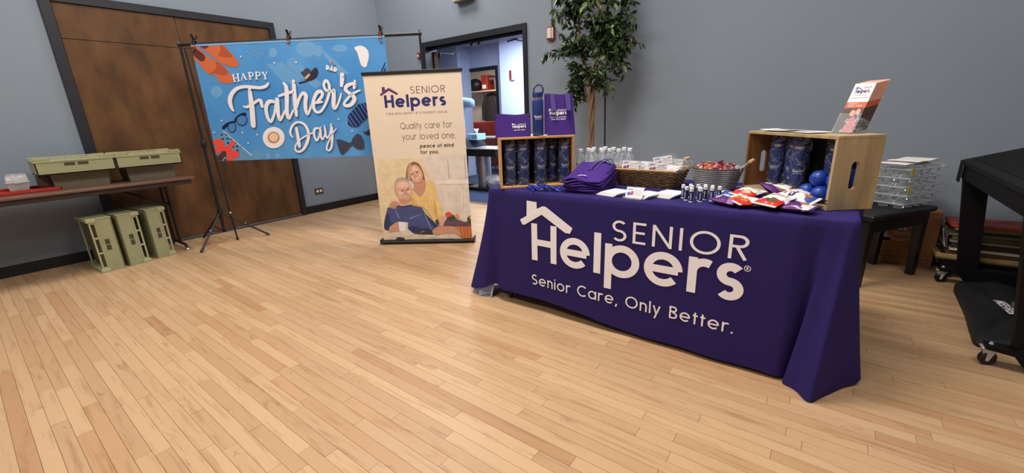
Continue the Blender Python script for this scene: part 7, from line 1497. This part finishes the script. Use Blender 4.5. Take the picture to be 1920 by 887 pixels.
for y in (-0.60, 0.55):
    m = MB(); prism(m, [(0.004, 0.69), (0.115, 0.69), (0.178, 0.08), (0.086, 0.08)], y, y+0.045); m.build('leg', M_pi, t, False)
    m = MB(); prism(m, [(0.42, 0.69), (0.52, 0.69), (0.52, 0.08), (0.42, 0.08)], y, y+0.045); m.build('leg', M_pi, t, False)
    m = MB(); prism(m, [(0.0, 0.085), (0.0, 0.10), (0.09, 0.10), (0.11, 0.12), (0.58, 0.12), (0.58, 0.035), (0.12, 0.035), (0.09, 0.075)], y-0.01, y+0.055); m.build('foot_beam', M_pi, t, False)
    for x in (0.02, 0.56):
        o = MB().lathe([(0.0, -0.011), (0.030, -0.011), (0.033, -0.007), (0.033, 0.007), (0.030, 0.011), (0.0, 0.011)], n=20).build('caster_wheel', M_black, t); o.data.transform(Matrix.Rotation(PI/2, 4, 'X') @ Matrix.Identity(4)); o.location = (x, y+0.02, 0.034); o.rotation_euler = (0, 0, R(25))
        m = MB()
        for s in (-1, 1): m.add([(x-0.028, y+0.02+s*0.015, 0.086), (x+0.022, y+0.02+s*0.015, 0.086), (x+0.004, y+0.02+s*0.015, 0.022), (x-0.010, y+0.02+s*0.015, 0.022)], [(0, 1, 2, 3)])
        m.bx((x-0.030, y-0.002, 0.080), (x+0.026, y+0.042, 0.087), 0.002); m.lathe([(0.006, 0), (0.009, 0.004), (0.004, 0.014)], (x, y+0.02, 0.10), 10); m.build('caster_fork', mat('bright_zinc', (196, 196, 198), 0.35, 0.4), t, False)
MB().bx((0.45, -0.555, 0.09), (0.49, 0.55, 0.26), 0.004).build('stretcher', M_pi, t, False)

# ---- black fabric bag on the floor
t = thing('equipment_bag', 'black cloth bag with white lettering lying on the floor under the stand', 'bag', (0.85, 3.2, 0))
out = [(-0.10, 0.46), (-0.115, 0.25), (-0.125, 0.0), (-0.15, -0.30), (-0.145, -0.40), (-0.05, -0.40), (0.12, -0.41), (0.26, -0.36), (0.30, 0.0), (0.28, 0.45), (0.10, 0.62), (-0.02, 0.60)]
ol = crom(out, 4); n = len(ol); m = MB(); rings = []
for s, z in ((1.0, 0.002), (1.0, 0.022), (0.95, 0.042), (0.8, 0.052), (0.55, 0.055), (0.25, 0.055)):
    rings.append([(0.06+(x-0.06)*s, 0.02+(y-0.02)*s, z+(0.010*math.sin(x*23+y*9) if 0.02 < z else 0)) for x, y in ol])
vs = [q for r in rings for q in r]; fs = [(j*n+i, j*n+(i+1) % n, (j+1)*n+(i+1) % n, (j+1)*n+i) for j in range(len(rings)-1) for i in range(n)]; fs.append(tuple((len(rings)-1)*n+i for i in range(n)))
m.add(vs, fs); m.build('bag_body', mat('black_nylon', (11, 10, 12), 0.7, bump=0.2, scale=20), t)
m = MB(); write(m, 'NEEWER', 0.0, 0.19, -0.0, 0.048, 0.2, lambda u, v: (0.0+v+0.03*(u/0.26), 0.150-u, 0.070), 0.16); m.build('lettering', M_white_print, t, False)
m = MB(); m.tube([(0.2, -0.37, 0.03), (0.05, -0.405, 0.034), (-0.1, -0.405, 0.03)], 0.004, 6); m.build('zip', M_black, t)
t = thing('foil_lump', 'crumpled silver foil lump on the black bag near the stand post', 'foil', (0.935, 3.23, 0.06)); m = MB(); m.sphere((0, 0, 0.03), 0.045, 14, 10, sc=(1, 1.4, 0.75)); rf = random.Random(6)
m.v = [tuple(c*(1+rf.uniform(-0.22, 0.22)) for c in p) for p in m.v]; m.build('crumpled_foil', mat('foil', (190, 190, 194), 0.25, 0.95), t, False)
m = MB(); m.sphere((0.03, 0.09, 0.02), 0.03, 10, 8, sc=(1, 1.2, 0.7)); m.v = [tuple(c*(1+rf.uniform(-0.2, 0.2)) for c in p) for p in m.v]; m.build('foil_tail', mat('foil', (190, 190, 194), 0.25, 0.95), t, False)

# ================================================================== FICUS TREE
fx, fyy = -1.87, 3.78
ft = thing('potted_ficus', 'tall potted ficus tree with braided trunk against the grey wall', 'tree', (fx, fyy, 0))
MB().lathe([(0.0, 0), (0.13, 0), (0.17, 0.30), (0.185, 0.31), (0.185, 0.34), (0.165, 0.34), (0.16, 0.29), (0, 0.29)], n=28).build('pot', mat('dark_pot', (52, 46, 44), 0.6), ft)
MB().lathe([(0.158, 0.292), (0.0, 0.30)], n=20).build('soil', mat('soil', (44, 34, 26), 0.95, bump=0.6, scale=40), ft)
M_bark = mat('pale_bark', (140, 104, 68), 0.8, rgb2=(88, 62, 40), vscale=14, stretch=(1, 1, 0.3), bump=0.3, scale=30)
rt_ = random.Random(12)
for k in range(3):
    pts = []
    for i in range(25):
        z = 0.28+0.047*i; a = z*9+k*2*PI/3; r = 0.018+0.004*math.sin(z*5)
        pts.append((r*math.cos(a)-0.005*i/25, r*math.sin(a), z))
    MB().tube(pts, [0.016]*10+[0.015-0.0002*i for i in range(15)], 8).build('braided_stem', M_bark, ft)
MB().tube([(0.09, 0.12, 0.29), (0.05, 0.16, 1.55)], 0.008, 8).build('support_stake', M_black, ft)
top = Vector((-0.01, 0, 1.40)); twigs = []
blobs = [((0.0, 0.0, 2.30), (0.42, 0.27, 0.66), 210), ((0.16, 0.0, 1.62), (0.2, 0.2, 0.32), 75), ((0.26, 0.02, 2.05), (0.24, 0.2, 0.42), 60), ((-0.42, -0.05, 1.72), (0.13, 0.08, 0.05), 4), ((-0.17, -0.02, 1.33), (0.09, 0.08, 0.18), 30), ((-0.16, 0, 1.80), (0.26, 0.2, 0.26), 52), ((0.36, 0.0, 1.74), (0.10, 0.08, 0.06), 7), ((-0.28, -0.02, 2.08), (0.2, 0.15, 0.2), 26)]
arms = [Vector((-0.12, -0.03, 1.75)), Vector((0.05, 0.02, 1.9)), Vector((0.14, 0.03, 1.75)), Vector((-0.16, 0, 2.1)), Vector((0.2, 0.0, 2.2)), Vector((0.0, 0.05, 2.35)), Vector((-0.1, -0.05, 2.6)), Vector((-0.14, 0.0, 1.52))]
par = [top, top, top, Vector((-0.12, -0.03, 1.75)), Vector((0.05, 0.02, 1.9)), Vector((0.05, 0.02, 1.9)), Vector((0.0, 0.05, 2.35)), Vector((-0.01, 0, 1.2))]
for a, b in zip(par, arms):
    mid = (a+b)/2+Vector((rt_.uniform(-0.02, 0.02), rt_.uniform(-0.02, 0.02), 0.02))
    MB().tube([a, mid, b], [0.013, 0.010, 0.007], 7).build('branch', M_bark, ft)
twm = MB(); leaves = []
def leaf_at(p, d, s):
    """leaf frame: base p, direction d, size s"""
    d = d.normalized(); w = d.cross(Vector((rt_.uniform(-1, 1), rt_.uniform(-1, 1), rt_.uniform(0.2, 1)))).normalized(); nn = w.cross(d)
    M = Matrix(((w.x*s, d.x*s, nn.x*s, p.x), (w.y*s, d.y*s, nn.y*s, p.y), (w.z*s, d.z*s, nn.z*s, p.z), (0, 0, 0, 1))); leaves.append(M)
for c, rr, cnt in blobs:
    for i in range(cnt):
        v = Vector((rt_.gauss(0, 1), rt_.gauss(0, 1), rt_.gauss(0, 1))).normalized()*(rt_.random()**0.33)
        tip = Vector((c[0]+v.x*rr[0], c[1]+v.y*rr[1], c[2]+v.z*rr[2]))
        if tip.z < 1.15: tip.z = 1.15
        src = min(arms, key=lambda a: (a-tip).length+0.25*max(0, a.z-tip.z))
        st = src.lerp(tip, max(0, 1-0.24/max(0.01, (tip-src).length)))
        mid = (st+tip)/2+Vector((0, 0, 0.03)); twm.tube([src, st, mid, tip], [0.004, 0.003, 0.002, 0.0012], 4, cap=False)
        for k in range(14):
            q = rt_.random(); p = st.lerp(mid, q*2) if q < 0.5 else mid.lerp(tip, q*2-1)
            o_ = Vector((rt_.uniform(-1, 1), rt_.uniform(-1, 1), rt_.uniform(-1.3, 0.25)))
            leaf_at(p+o_*0.012, o_, 0.070*rt_.uniform(0.7, 1.2))
twm.build('twigs', M_bark, ft); ft.children[-1]['kind'] = 'stuff'
LV = [(0, 0, 0), (-0.20, 0.30, 0.05), (0.20, 0.30, 0.05), (0, 0.35, 0), (-0.17, 0.62, 0.03), (0.17, 0.62, 0.03), (0, 0.68, -0.04), (0, 1.05, -0.16)]
LF = [(0, 3, 1), (0, 2, 3), (1, 3, 6, 4), (3, 2, 5, 6), (4, 6, 7), (6, 5, 7)]
M_lf = [mat('leaf_dark', (28, 42, 28), 0.42, vary=0.3, vscale=9), mat('leaf_mid', (52, 74, 42), 0.42, vary=0.25, vscale=9), mat('leaf_light', (104, 134, 70), 0.42, vary=0.2, vscale=9)]
eye = Vector((0, 0, CAMZ))-Vector((fx, fyy, 0))
leaves.sort(key=lambda M: (M.translation-eye).length)
lm = []
for k in range(3):
    b = MB().add(LV, LF); o = b.build('leaf', M_lf[k], ft); lm.append(o)
for i, M in enumerate(leaves[:297]):
    k = rt_.choice((0, 0, 1, 1, 1, 2))
    o = lm[k].copy(); COL.objects.link(o); o.matrix_local = M
for k, M in zip(range(3), leaves[297:300]): lm[k].matrix_local = M
m = MB()
for M in leaves[300:]:
    m.T = M; m.add(LV, LF, rt_.choice((0, 0, 0, 1, 1, 1, 2)))
m.T = None; o = m.build('foliage', M_lf, ft); o['kind'] = 'stuff'
